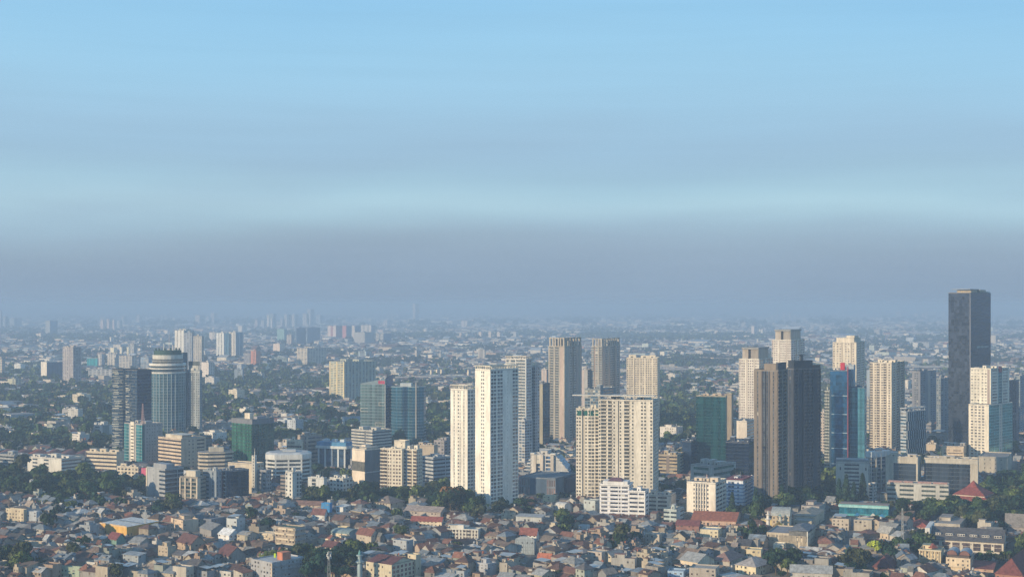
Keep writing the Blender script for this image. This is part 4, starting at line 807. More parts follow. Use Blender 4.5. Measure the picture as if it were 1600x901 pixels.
block('distant_tower', 'right one of two blue and white striped towers standing close together in haze', 'tower', 357, 368, 380, 519, 562, 42, 3.8, L='W1 v.8 W.6 v.8 W.4', R='f.3 G1 f.3 G1 f.3', wall=(.66, .62, .54), c2=(.4, .45, .5), g2=(.07, .16, .24), ledge=(.1, .2, .3), lh=.3, huts=1, par=0)
far('white broad block with a windowed right side, at the tree edge below the beige slab', 315, 326, 335, 566, 596, (.76, .69, .62), 'W.6 n.6 W.4 n.6 W.6', 'w1 w1 w1', name=SB, cat='building', fh=3.5, lm='the white hazy block')
far('tall tower of dark windows in a pale grid, right of the white walled dark block', 98, 113, 128, 542, 605, (.42, .37, .36), 'w1 w1 w1 f.3 w1', 'v1 f.3 v1 v1', fh=3.3, c2=(.5, .45, .43), glass=None) if False else block('apartment_tower', 'tall tower of dark windows in a pale grid, standing alone in the trees at left', 'tower', 98, 114, 127, 543, 605, 40, 3.3, L='w1 w1 w1 f.3 w1 w1', R='f.3 l1 l1 f.3 l1 f.3', wall=(.46, .42, .40), c2=(.46, .42, .42), glass=(.08, .09, .12), huts=2, lm='the gridded tower at left')
block('distant_building', 'dark blue slab with one plain white sunlit end wall, left of the gridded tower', 'building', 64, 73, 98, 566, 598, 42, 3.6, L='W1', R='G1 G1', wall=(.80, .74, .64), g2=(.03, .07, .14), ledge=(.05, .09, .15), lh=.3, huts=0)
block('distant_building', 'low turquoise fronted building right of the gridded tower', 'building', 136, 152, 154, 560, 577, 20, 3.6, L='G1', R='W1', wall=(.3, .4, .42), g2=(.03, .30, .33), ledge=(.03, .27, .30), lh=.3, huts=0)
far('narrow whitish tower touching the turquoise fronted building', 153, 159, 163, 553, 576, (.52, .50, .48), 'W1 b1', 'W1', name=SB, cat='building')
far('wide grey white hospital like block of several joined wings in the haze at left', 168, 181, 191, 553, 575, (.56, .53, .47), 'W.3 w1 w1 W.3 w1', 'w1 w1', name=SB, cat='building', huts=3)
far('beige mid rise joined behind the wide grey white block', 186, 206, 214, 556, 580, (.50, .46, .40), 'w1 w1 w1 w1', 'w1 w1', name=SB, cat='building')
far('bright cream block with an arch shaped gap in its top, hazy left', 172, 178, 183, 543, 556, (.82, .76, .56), 'W1', 'W1', name=SB, cat='building', huts=0)
far('cream slim block right of the one with the arch shaped gap', 187, 190, 192, 542, 556, (.80, .73, .58), 'W1', 'W1', name=SB, cat='building', huts=0)
far('yellowish stepped block left of the little white cube in the hazy left', 198, 202, 206, 542, 556, (.76, .70, .48), 'W1 b1', 'W1', name=SB, cat='building')
far('grey ribbed tower behind the yellowish stepped block', 203, 209, 214, 537, 557, (.52, .50, .45), 'v1 v1', 'v1', name=SB, cat='building')
far('little white cube building right of the yellowish stepped block', 215, 219, 222, 544, 552, (.8, .74, .66), 'W1', 'W1', name=SB, cat='building', huts=0)
block('distant_building', 'pale blue glass front office at left beyond the dark slab pair', 'building', 186, 205, 213, 563, 578, 30, 3.6, L='g1', R='w1', wall=(.4, .45, .5), glass=(.07, .16, .27), ledge=(.2, .28, .36), huts=0, par=0)
block('distant_building', 'pale blue gridded office just left of the round tower crown', 'building', 217, 232, 240, 558, 580, 30, 3.6, L='l1 l1 l1 l1', R='l1 l1', wall=(.42, .46, .5), glass=(.1, .17, .25), huts=1, par=0)
far('long low pale block with patterned windows below the turquoise fronted building', 138, 178, 183, 577, 593, (.44, .45, .45), 'w1 w1 w1 w1 w1 w1', 'W1', name=SB, cat='building', al=20)
far('tan slab far left behind the trees at the picture edge', -6, 3, 8, 560, 590, (.64, .52, .40), 'W1 b1', 'w1', name=SB, cat='building')
far('wide grey low block near the left edge', 8, 28, 34, 566, 574, (.34, .34, .36), 'W1', 'W1', name=SB, cat='building')
far('yellowish green walled low block near the left edge among trees', 12, 24, 34, 592, 606, (.52, .52, .38), 'W1 w1', 'w1 w1', name=SB, cat='building')
far('pale teal blue block left of the white walled dark slab', 52, 58, 64, 570, 588, (.30, .42, .42), 'w1 w1', 'w1', name=SB, cat='building')
far('small bright cream house block far left', 58, 60, 67, 531, 537, (.78, .7, .56), 'W1', 'W1', name=SB, cat='building')
far('block with a curved cream roof in the hazy far left', 56, 64, 72, 521, 530, (.72, .62, .5), 'W1', 'W1', name=SB, cat='building')
far('cream low slab in haze, second from the left edge', 11, 15, 35, 543, 549, (.7, .62, .52), 'W1', 'W1', name=SB, cat='building', huts=0)
far('white and grey building cube in haze above the left dark slab pair', 231, 235, 239, 533, 540, (.78, .70, .6), 'W.4 c1 W.4', 'W1', name=SB, cat='building', huts=0)
far('narrow cream tower standing in haze above the left dark slab pair', 229.5, 232, 235, 522, 531, (.78, .7, .62), 'W1', 'W1', huts=0)
far('beige broad slab in haze, centre of the three small blocks above the hospital', 188, 196, 201, 522, 530, (.58, .52, .46), 'b1', 'W1', name=SB, cat='building', huts=0)
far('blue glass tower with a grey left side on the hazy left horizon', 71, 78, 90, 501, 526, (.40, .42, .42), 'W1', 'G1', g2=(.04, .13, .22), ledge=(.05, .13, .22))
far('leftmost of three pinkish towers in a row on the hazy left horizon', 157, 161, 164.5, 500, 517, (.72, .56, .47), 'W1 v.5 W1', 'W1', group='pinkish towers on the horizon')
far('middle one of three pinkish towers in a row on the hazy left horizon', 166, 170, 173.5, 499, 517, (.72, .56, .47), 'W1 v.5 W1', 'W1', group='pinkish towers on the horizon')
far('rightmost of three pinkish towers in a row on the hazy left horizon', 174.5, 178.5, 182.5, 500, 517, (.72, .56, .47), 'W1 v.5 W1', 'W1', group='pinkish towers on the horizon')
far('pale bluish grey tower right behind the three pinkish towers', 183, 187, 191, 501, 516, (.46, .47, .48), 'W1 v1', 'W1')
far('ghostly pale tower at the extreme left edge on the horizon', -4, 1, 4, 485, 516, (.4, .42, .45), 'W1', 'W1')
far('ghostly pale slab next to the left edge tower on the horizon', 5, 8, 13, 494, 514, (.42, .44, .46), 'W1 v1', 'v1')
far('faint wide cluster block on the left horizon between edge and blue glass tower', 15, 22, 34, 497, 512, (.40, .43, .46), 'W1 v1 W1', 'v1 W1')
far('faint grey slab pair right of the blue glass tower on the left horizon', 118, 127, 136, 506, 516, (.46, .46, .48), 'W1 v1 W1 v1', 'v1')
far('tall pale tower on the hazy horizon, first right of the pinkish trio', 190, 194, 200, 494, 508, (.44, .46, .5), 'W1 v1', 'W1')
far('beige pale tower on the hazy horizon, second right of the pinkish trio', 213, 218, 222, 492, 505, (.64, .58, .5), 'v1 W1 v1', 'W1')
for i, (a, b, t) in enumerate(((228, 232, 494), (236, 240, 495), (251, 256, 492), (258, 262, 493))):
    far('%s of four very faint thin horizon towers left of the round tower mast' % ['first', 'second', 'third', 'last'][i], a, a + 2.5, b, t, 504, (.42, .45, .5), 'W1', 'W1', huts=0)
far('cream patterned low block on the far horizon left of the ribbed twin', 270, 273, 279, 496, 506, (.6, .58, .54), 'W1', 'W1')
far('wide tan apartment group on the horizon above the ribbed hazy tower', 305, 312, 320, 492, 510, (.60, .53, .47), 'W1 v1 W1 v1', 'W1 v1 W1')
far('stepped tan tower with a taller right part on the horizon', 329, 334, 340, 489, 505, (.64, .56, .48), 'W1 v.6 W1', 'W1')
far('pale slab left beside the stepped tan tower on the horizon', 322, 326, 329, 495, 505, (.5, .5, .5), 'W1', 'W1')
far('long flat cream hall on the far horizon', 356, 372, 377, 502, 506, (.75, .68, .52), 'W1', 'W1', name=SB, cat='building', al=20, huts=0)
far('cream block with wide windows left of the striped pair in haze', 327, 337, 343, 519, 534, (.72, .64, .54), 'W1 b1', 'W1', name=SB, cat='building')
# band of towers on the horizon, centre left
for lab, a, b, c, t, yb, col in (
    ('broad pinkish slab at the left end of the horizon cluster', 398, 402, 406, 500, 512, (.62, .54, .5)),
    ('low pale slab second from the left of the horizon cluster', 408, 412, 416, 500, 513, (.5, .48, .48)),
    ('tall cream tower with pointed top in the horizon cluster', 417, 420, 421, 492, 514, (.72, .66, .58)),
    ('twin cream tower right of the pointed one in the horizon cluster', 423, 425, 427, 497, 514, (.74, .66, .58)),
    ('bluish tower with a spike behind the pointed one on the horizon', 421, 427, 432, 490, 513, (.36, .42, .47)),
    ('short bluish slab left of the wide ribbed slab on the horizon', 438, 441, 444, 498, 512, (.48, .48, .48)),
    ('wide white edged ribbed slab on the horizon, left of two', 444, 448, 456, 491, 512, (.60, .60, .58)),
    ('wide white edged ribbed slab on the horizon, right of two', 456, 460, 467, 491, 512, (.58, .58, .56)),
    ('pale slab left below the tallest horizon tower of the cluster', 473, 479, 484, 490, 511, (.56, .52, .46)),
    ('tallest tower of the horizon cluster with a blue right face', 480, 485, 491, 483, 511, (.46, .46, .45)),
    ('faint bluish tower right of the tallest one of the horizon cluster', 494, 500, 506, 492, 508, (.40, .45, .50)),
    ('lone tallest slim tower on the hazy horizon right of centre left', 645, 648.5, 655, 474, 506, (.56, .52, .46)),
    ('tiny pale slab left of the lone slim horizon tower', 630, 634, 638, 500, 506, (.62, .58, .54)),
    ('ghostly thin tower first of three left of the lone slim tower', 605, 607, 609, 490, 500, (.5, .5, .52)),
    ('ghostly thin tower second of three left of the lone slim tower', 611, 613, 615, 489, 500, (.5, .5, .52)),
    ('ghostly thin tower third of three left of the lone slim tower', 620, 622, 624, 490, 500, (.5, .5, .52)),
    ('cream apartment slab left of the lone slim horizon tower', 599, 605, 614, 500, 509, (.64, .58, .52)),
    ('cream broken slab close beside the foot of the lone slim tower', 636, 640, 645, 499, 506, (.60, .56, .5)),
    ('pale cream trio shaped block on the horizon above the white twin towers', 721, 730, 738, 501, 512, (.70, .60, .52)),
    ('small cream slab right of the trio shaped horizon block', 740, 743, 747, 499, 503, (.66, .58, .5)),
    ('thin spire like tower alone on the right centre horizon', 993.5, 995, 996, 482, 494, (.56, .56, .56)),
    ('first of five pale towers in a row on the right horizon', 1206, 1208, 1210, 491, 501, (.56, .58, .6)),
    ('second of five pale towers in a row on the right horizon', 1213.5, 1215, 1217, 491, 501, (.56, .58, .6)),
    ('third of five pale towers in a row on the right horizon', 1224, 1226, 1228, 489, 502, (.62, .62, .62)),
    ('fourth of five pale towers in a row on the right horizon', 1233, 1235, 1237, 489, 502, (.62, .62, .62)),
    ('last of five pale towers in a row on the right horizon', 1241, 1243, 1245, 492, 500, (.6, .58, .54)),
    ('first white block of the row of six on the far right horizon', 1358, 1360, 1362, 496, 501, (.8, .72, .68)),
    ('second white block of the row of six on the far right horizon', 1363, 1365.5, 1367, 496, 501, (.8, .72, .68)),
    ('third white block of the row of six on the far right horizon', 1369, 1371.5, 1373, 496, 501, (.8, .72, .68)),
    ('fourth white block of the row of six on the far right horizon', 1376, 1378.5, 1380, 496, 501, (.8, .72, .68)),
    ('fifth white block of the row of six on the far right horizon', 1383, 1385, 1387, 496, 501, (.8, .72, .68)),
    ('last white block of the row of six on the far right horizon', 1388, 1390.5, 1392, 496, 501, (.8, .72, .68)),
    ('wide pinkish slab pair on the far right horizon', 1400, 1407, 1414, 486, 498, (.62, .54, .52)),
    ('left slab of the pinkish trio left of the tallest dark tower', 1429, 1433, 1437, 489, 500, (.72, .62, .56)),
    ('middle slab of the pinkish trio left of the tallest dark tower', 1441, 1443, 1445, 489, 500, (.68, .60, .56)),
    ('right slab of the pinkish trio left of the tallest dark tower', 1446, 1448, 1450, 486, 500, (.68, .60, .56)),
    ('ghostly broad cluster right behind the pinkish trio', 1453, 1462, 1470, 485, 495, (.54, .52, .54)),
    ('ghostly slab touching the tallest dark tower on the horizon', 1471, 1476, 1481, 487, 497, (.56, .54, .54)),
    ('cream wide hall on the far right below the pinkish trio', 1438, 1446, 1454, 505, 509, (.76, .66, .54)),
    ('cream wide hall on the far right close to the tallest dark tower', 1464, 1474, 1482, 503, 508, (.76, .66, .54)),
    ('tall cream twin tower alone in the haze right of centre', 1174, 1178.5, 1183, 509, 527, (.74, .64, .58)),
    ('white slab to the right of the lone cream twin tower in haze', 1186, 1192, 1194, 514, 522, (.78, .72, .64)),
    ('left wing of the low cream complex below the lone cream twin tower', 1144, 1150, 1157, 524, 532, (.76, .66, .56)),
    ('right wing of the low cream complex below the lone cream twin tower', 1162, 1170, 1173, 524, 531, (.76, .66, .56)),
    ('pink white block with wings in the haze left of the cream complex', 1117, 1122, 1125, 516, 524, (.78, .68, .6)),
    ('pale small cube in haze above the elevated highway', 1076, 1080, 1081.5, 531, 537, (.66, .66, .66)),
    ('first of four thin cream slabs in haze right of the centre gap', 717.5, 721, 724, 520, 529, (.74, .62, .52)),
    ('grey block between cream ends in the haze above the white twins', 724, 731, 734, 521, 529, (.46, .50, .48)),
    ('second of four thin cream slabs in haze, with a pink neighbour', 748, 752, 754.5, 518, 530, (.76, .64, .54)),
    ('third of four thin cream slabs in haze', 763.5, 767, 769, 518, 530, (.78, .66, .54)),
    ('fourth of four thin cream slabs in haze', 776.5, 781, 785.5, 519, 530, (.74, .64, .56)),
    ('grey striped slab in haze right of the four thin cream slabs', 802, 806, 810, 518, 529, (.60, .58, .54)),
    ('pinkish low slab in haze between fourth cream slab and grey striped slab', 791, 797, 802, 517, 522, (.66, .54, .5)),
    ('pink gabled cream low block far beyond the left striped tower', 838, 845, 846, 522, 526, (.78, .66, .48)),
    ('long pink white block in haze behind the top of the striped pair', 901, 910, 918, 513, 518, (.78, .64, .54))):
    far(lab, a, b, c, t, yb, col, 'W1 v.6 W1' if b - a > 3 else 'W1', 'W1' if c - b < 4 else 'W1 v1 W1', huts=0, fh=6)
# nearer haze, centre left
far('bright orange striped slab flanked by grey parts, standing in haze above the trees', 392, 400, 407, 548, 573, (.60, .26, .15), 'W1 b1 W.5', 'W1', cat='building', name=SB, lm='the orange striped hazy slab')
far('grey slab attached left of the bright orange striped slab', 381, 391, 393, 553, 572, (.38, .37, .38), 'w1 w1 w1', 'W1', cat='building', name=SB, al=20)
far('white block with a red spotted roof edge right of the orange striped slab', 427, 437, 445, 537, 553, (.82, .68, .56), 'W1 n.5 W1', 'W1', cat='building', name=SB)
far('long beige block with pink left end and green roof parts, haze above the trees', 464, 480, 514, 544, 573, (.58, .52, .42), 'W.2 w1 w1 w1', 'w1 w1 w1 w1 w1 w1 w1', cat='building', name=SB, lm='the long beige hazy block', huts=5)
far('slim beige ribbed tower before the dark blue shaded slabs in haze', 448, 455, 460, 523, 543, (.48, .42, .38), 'W1 v1 W1', 'v1')
far('green tinted slab left of the slim beige ribbed tower in haze', 433, 444, 449, 514, 535, (.24, .40, .38), 'W1', 'W1', cat='building', name=SB)
far('dark blue shaded slab group with pink roof bits, left part', 462, 463, 478, 512, 541, (.18, .24, .32), 'W1', 'W1', cat='building', name=SB)
far('dark blue shaded slab group with pink roof bits, right part', 479, 480, 500, 512, 541, (.20, .26, .33), 'W1', 'W1', cat='building', name=SB, huts=3)
far('small white building with stepped white blocks before the dark blue slabs', 488, 498, 505, 533, 541, (.76, .70, .60), 'W1 b1', 'W1', cat='building', name=SB, huts=3)
far('pink striped white slab, first of the row of tall hazy slabs', 512, 525, 537, 509, 530, (.74, .62, .56), 'W1 D.7 W1', 'D1', c2=(.42, .2, .2), lm='the row of pink striped slabs')
far('red striped slab, second of the row of tall slabs', 535, 541, 549, 509, 532, (.56, .24, .22), 'W1', 'D1', c2=(.2, .26, .34))
far('cream slab, third of the row of tall slabs', 550, 554, 564, 509, 534, (.64, .56, .5), 'W1', 'D1', c2=(.24, .29, .36))
far('cream ribbed slab, last of the row of tall slabs', 564, 580, 587, 508, 524, (.66, .60, .52), 'W1 v1 W1 v1 W1', 'D1', c2=(.2, .26, .34))
far('large plain grey shed like block below the row of tall slabs', 553, 570, 585, 519, 540, (.42, .41, .40), 'W1', 'W1', cat='building', name=SB)
far('cream gridded building with a dark blue right side, right of the grey shed like block', 587, 599, 612, 521, 537, (.80, .72, .58), 'c1 f.2 c1', 'D1', c2=(.10, .19, .3), cat='building', name=SB)
far('faint pink topped slab behind the cream gridded building', 590, 598, 607, 515, 521, (.62, .52, .48), 'W1', 'W1', cat='building', name=SB)
far('tiny beige tower standing in the house sea above the blue office', 648, 651, 657, 547, 562, (.52, .47, .42), 'W1', 'b1', cat='building', name=SB)
far('beige round cornered small block in the house sea right of the tiny beige tower', 684, 689, 694, 552, 563, (.54, .50, .44), 'w1 w1', 'W1', cat='building', name=SB)
far('grey cream bordered block left part, behind the top of the taller white tower', 747, 757, 759, 546, 564, (.52, .48, .42), 'W.3 D1 W.3', 'W1', cat='building', name=SB, c2=(.3, .28, .26))
far('windowed low block right next to the cream bordered one', 759, 770, 773, 548, 558, (.46, .44, .42), 'w1 w1 w1', 'W1', cat='building', name=SB)
far('stepped cream building in the house sea between the blue office and the white twins', 706, 722, 730, 553, 562, (.62, .56, .48), 'b1', 'b1', cat='building', name=SB, huts=2)
far('pair of white posts like building with teal glass above the blue office', 560, 572, 580, 549, 560, (.42, .5, .54), 'W.3 c1 W.3', 'W.5 b1', cat='building', name=SB)
far('white low house block just above the park right of centre', 1031, 1038, 1043, 549, 559, (.78, .72, .60), 'W1', 'W1', cat='building', name=SB, huts=0)
far('long cream arcaded building above the elevated highway, left part', 1033, 1057, 1059, 556, 561, (.76, .66, .52), 'w1 w1 w1 w1 w1 w1', 'W1', cat='building', name=SB, al=15)
far('long cream arcaded building above the elevated highway, right part with upper box', 1062, 1079, 1081, 555, 561, (.74, .66, .52), 'w1 w1 w1 w1', 'W1', cat='building', name=SB, al=15)
far('three floor white building with open floors beyond the park', 1078, 1089, 1091, 607, 619, (.80, .76, .62), 'l1 l1 l1', 'W1', cat='building', name=SB, al=15, fh=3.4, lm='the white building beyond the park')
far('cream shophouse row with a dark toothed roof beyond the park', 1120, 1148, 1152, 600, 607, (.74, .62, .5), 'w1 w1 w1 w1 w1 w1 w1 w1', 'W1', cat='building', name=SB, al=15, fh=3.4, huts=0)
far('white box on stilts like windowed block left of the green glass office', 1053, 1073, 1077, 630, 640, (.70, .62, .54), 'l1 l1 l1 l1 l1 l1', 'W1', cat='building', name=SB, al=15, fh=3.4, huts=0)
far('low cream L shaped hall in the trees near the left dark slab pair', 27, 41, 43, 620, 628, (.64, .56, .42), 'W1 b1', 'W1', cat='building', name=SB, al=20, fh=4, huts=0)
far('plain grey cube building standing in the trees at far left', 97, 110, 112, 639, 655, (.44, .43, .42), 'P1', 'W1', cat='building', name=SB, al=20, fh=4, huts=1, lm='the grey cube building')
far('light brown cube building left of the dark slab pair', 156, 166, 172, 639, 648, (.66, .56, .44), 'W1', 'W1', cat='building', name=SB, al=30, fh=4, huts=1)
far('white low building with small holes and a long blue grey shaded side', 1, 17, 57, 648, 661, (.70, .68, .64), 'n1 n1 n1 n1 n1', 'D1', c2=(.32, .38, .42), cat='building', name=SB, al=45, fh=4, huts=0)
far('large white multi part building cut into the trees by the dark slab pair', 137, 156, 175, 665, 690, (.60, .61, .60), 'b1 W.5 b1', 'W.4 D1 W.4', cat='building', name=SB, al=35, fh=4.5, c2=(.2, .28, .3), huts=3)
far('orange brick little block among trees at left', 95, 103, 106, 668, 677, (.48, .30, .20), 'W1', 'W1', cat='building', name=SB, al=20, fh=4, huts=0)
far('white walled villa with broad brown roof at the foot of the yellow and teal slab', 509, 530, 536, 635, 643, (.74, .68, .58), 'w1 w1 w1', 'W1', cat='building', name=SB, al=25, fh=4, huts=0, roof=(.24, .14, .11))
far('pale blue plain block among trees left of the red signed blue tower', 535, 538, 563, 651, 669, (.60, .62, .62), 'W1', 'D1', c2=(.30, .40, .50), cat='building', name=SB, al=60, fh=4, huts=0)
far('beige block with a slanting roof edge in trees above the octagonal office', 470, 492, 495, 654, 664, (.50, .45, .38), 'W1', 'W1', cat='building', name=SB, al=20, fh=4, huts=0)
far('dark slab pair of flats with white frame, in trees below the orange striped slab', 366, 379, 381, 577, 599, (.26, .32, .38), 'W1 b1 W.6', 'W1', cat='building', name=SB, al=20)
far('white ribbed small tower in the trees below the orange striped slab', 402, 409, 413, 583, 598, (.70, .68, .62), 'W1 v1 W1 v1', 'v1', cat='building', name=SB, al=30)
far('green and white banded office in haze between orange slab and long beige block', 428, 448, 450, 558, 570, (.36, .46, .46), 'b1', 'W1', cat='building', name=SB, al=20)
far('flat roofed grey hall stretched behind trees, below the long beige hazy block', 458, 498, 500, 585, 592, (.34, .32, .36), 'b1', 'W1', cat='building', name=SB, al=12, huts=0)
far('small cream domed building in the trees right of the orange striped slab', 415, 419, 422, 573, 582, (.70, .62, .48), 'W1', 'W1', cat='building', name=SB)
far('little block of flats at the picture edge left of the white building with holes', 0, 14, 24, 667, 676, (.38, .42, .44), 'b1', 'W1', cat='building', name=SB, al=30, fh=4)
far('block in shade behind the front foot of the dark grey tower pair', 1354, 1362, 1368, 578, 640, (.30, .36, .42), 'W1 v1', 'v1')
far('small tan banded block in the gap left of the balconied cream tower', 1352, 1358, 1361, 625, 690, (.46, .42, .36), 'b1', 'W1')
far('grey mid rise with a flat round canopy behind the finned glass office', 1446, 1455, 1462, 663, 690, (.26, .26, .28), 'b1', 'b1', cat='building', name=SB)
far('pair of beige posts like low building right of the finned glass office', 1447, 1462, 1466, 694, 706, (.56, .48, .38), 'W1', 'W1', cat='building', name=SB)
for i, (px, yt, yb) in enumerate(((674, 578, 588), (683, 577, 588), (690, 577, 588), (715, 580, 588), (732, 578, 592), (760, 578, 588))):
    far('small slab with sunlit cream end wall behind the bowed blue office, %s from left' % ['first', 'second', 'third', 'fourth', 'fifth', 'sixth'][i], px - 2, px, px + 4, yt, yb, (.82, .72, .54), 'W1', 'D1', cat='building', name=SB, c2=(.34, .36, .38), al=50, huts=0)

# elevated highway and viaduct
def viaduct(name, label, pts, hgt, wid, step, col):
    P = [ground(*p) for p in pts]; r = empty(name, (P[0][0], P[0][1], 0), 0, label, 'bridge' if 'viaduct' in name else 'highway')
    d = MB(); pr = MB(); o = P[0]; 
    for (a, b) in zip(P[:-1], P[1:]):
        ax, ay, bx_, by_ = a[0] - o[0], a[1] - o[1], b[0] - o[0], b[1] - o[1]; Ls = hypot(bx_ - ax, by_ - ay); nx, ny = -(by_ - ay) / Ls * wid / 2, (bx_ - ax) / Ls * wid / 2
        q4 = [(ax - nx, ay - ny), (bx_ - nx, by_ - ny), (bx_ + nx, by_ + ny), (ax + nx, ay + ny)]
        d.prism(q4, hgt, hgt + 1.8, col, WALL, topcol=(.12, .12, .12)); d.poly([(p[0], p[1], hgt) for p in reversed(q4)], col)
        for s_ in (0, 3):
            e0, e1 = (q4[0], q4[1]) if s_ == 0 else (q4[3], q4[2]); d.prism([e0, e1, (e1[0], e1[1] + .4), (e0[0], e0[1] + .4)], hgt + 1.803, hgt + 2.9, col)
        for k in range(int(Ls / step)):
            t = (k + .5) * step / Ls; x, y = ax + (bx_ - ax) * t, ay + (by_ - ay) * t; pr.box(x - 1.3, x + 1.3, y - 1.3, y + 1.3, 0, hgt - .01, (.36, .35, .33))
    d.build('deck', r); pr.build('pier', r, kind='stuff')
viaduct('elevated_highway', 'pale elevated highway crossing the haze right of the cream dotted tower', [(1015, 584), (1090, 583), (1160, 586), (1230, 588)], 10, 24, 45, (.50, .47, .44))
viaduct('rail_viaduct', 'thin pale rail viaduct crossing the house sea right of the bowed blue office', [(600, 596), (680, 595), (760, 593)], 9, 12, 35, (.50, .47, .45))
viaduct('toll_viaduct', 'straight pale viaduct behind the balconied cream tower and the tallest dark tower', [(1330, 581), (1420, 580), (1560, 580)], 12, 40, 45, (.46, .47, .47))
# red roofed market halls at far left
for i in range(6):
    X0, D0 = ground(-2 + i * 25, 727); r = empty('market_hall', (X0, D0, 0), .12, 'barrel shaped rust red roof of the long market, %s from the left' % ['first', 'second', 'third and brightest', 'fourth', 'fifth', 'sixth'][i], 'building', 'red barrel roofs of the long market')
    EXCL.append((X0, D0, 14)); EXCL.append((X0, D0 + 22, 14))
    m = MB(); n = 8; rc = (.46, .14, .08) if i == 2 else (.30, .12, .09); w_ = 8.2; Ld = 50
    for k in range(n):
        a, b = pi * k / n, pi * (k + 1) / n; m.poly([(-w_ * cos(a), -4, 8 + 6 * sin(a)), (-w_ * cos(b), -4, 8 + 6 * sin(b)), (-w_ * cos(b), Ld, 8 + 6 * sin(b)), (-w_ * cos(a), Ld, 8 + 6 * sin(a))][::-1], rc, ROOF)
    m.build('barrel_roof', r); m = MB(); m.box(-w_, w_, -3.5, Ld - .5, 0, 8, (.20, .22, .25)); m.poly([(-w_ * cos(pi * k / n), -3.6, 8 + 5.9 * sin(pi * k / n)) for k in range(n + 1)], (.14, .18, .22)); m.build('wall', r)
r, WL, WR, H = block(OB, 'white sprawling office with dark side bands and roof equipment, below the red barrel roofs', 'building', 43, 96, 127, 718, 740, 32, 4, L='W.8 b.8 W1 b.8 W2', R='b1', wall=(.66, .65, .60), glass=(.06, .08, .10), huts=3, lm='the white sprawling office')
block(OB, 'low grey green building at the left edge below the red barrel roofs', 'building', -10, 22, 44, 712, 733, 30, 4, L='b1 b1', R='W1', wall=(.36, .38, .38), huts=1)

# ================================================================== houses
def roof_mb(m, kind, w, d, h, rh, rc, wc, ov=.6, edge=None):
    x, y = w / 2, d / 2; X, Y = x + ov, y + ov; t = .22; ec = edge or rc
    dz = -ov * rh / y if kind == 'gable' else -ov * rh / min(x, y)
    if kind == 'gable':                      # ridge along x
        e = h + dz
        for s in (-1, 1):
            m.poly([(-X, s * Y, e + t), (X, s * Y, e + t), (X, 0, h + rh + t), (-X, 0, h + rh + t)][::s and (1 if s < 0 else -1)], rc, ROOF)
            m.poly([(-X, s * Y, e), (X, s * Y, e), (X, s * Y, e + t), (-X, s * Y, e + t)], ec, ROOF)
            for q in (-1, 1): m.poly([(q * X, s * Y, e), (q * X, 0, h + rh), (q * X, 0, h + rh + t), (q * X, s * Y, e + t)], ec, ROOF)
        for q in (-1, 1): m.poly([(q * x, -y, h), (q * x, y, h), (q * x, 0, h + rh)], wc, WALL)
    elif kind == 'hip':
        r_ = max(0, x - y) if x >= y else 0; r2 = max(0, y - x) if y > x else 0; e = h + dz
        A = [(-X, -Y, e + t), (X, -Y, e + t), (X, Y, e + t), (-X, Y, e + t)]; T = h + rh + t
        R = [(-r_, -r2, T), (r_, -r2, T), (r_, r2, T), (-r_, r2, T)]
        for i in range(4):
            j = (i + 1) % 4
            if R[i] == R[j]: m.poly([A[i], A[j], R[i]], rc, ROOF)
            else: m.poly([A[i], A[j], R[j], R[i]], rc, ROOF)
            m.poly([(A[i][0], A[i][1], e), (A[j][0], A[j][1], e), A[j], A[i]], ec, ROOF)
    elif kind == 'shed':
        m.poly([(-X, -Y, h + .1), (X, -Y, h + .1), (X, Y, h + rh * .6), (-X, Y, h + rh * .6)], rc, ROOF)
        m.poly([(-X, -Y, h - .1), (X, -Y, h - .1), (X, -Y, h + .1), (-X, -Y, h + .1)], ec, ROOF)
        for q in (-1, 1): m.poly([(q * x, -y, h), (q * x, y, h), (q * x, y, h + rh * .6 - .05)], wc, WALL)
        m.poly([(-x, y, h), (x, y, h), (x, y, h + rh * .55), (-x, y, h + rh * .55)], wc, WALL)
    elif kind == 'barrel':
        n = 8
        for k in range(n):
            a, b = pi * k / n, pi * (k + 1) / n; m.poly([(-X, -Y * cos(a), h + rh * sin(a)), (X, -Y * cos(a), h + rh * sin(a)), (X, -Y * cos(b), h + rh * sin(b)), (-X, -Y * cos(b), h + rh * sin(b))], rc, ROOF)
        for q in (-1, 1): m.poly([(q * x, -y * cos(pi * k / n), h + rh * .97 * sin(pi * k / n)) for k in range(n + 1)], wc, WALL)
    else:                                    # flat with parapet
        m.poly([(-x, -y, h), (x, -y, h), (x, y, h), (-x, y, h)], rc, WALL); t = .2; z = h + .8
        m.box(-x, x, -y, -y + t, h - .01, z, wc); m.box(-x, x, y - t, y, h - .01, z, wc)
        m.box(-x, -x + t, -y + t + .003, y - t - .003, h - .01, z, wc); m.box(x - t, x, -y + t + .003, y - t - .003, h - .01, z, wc)

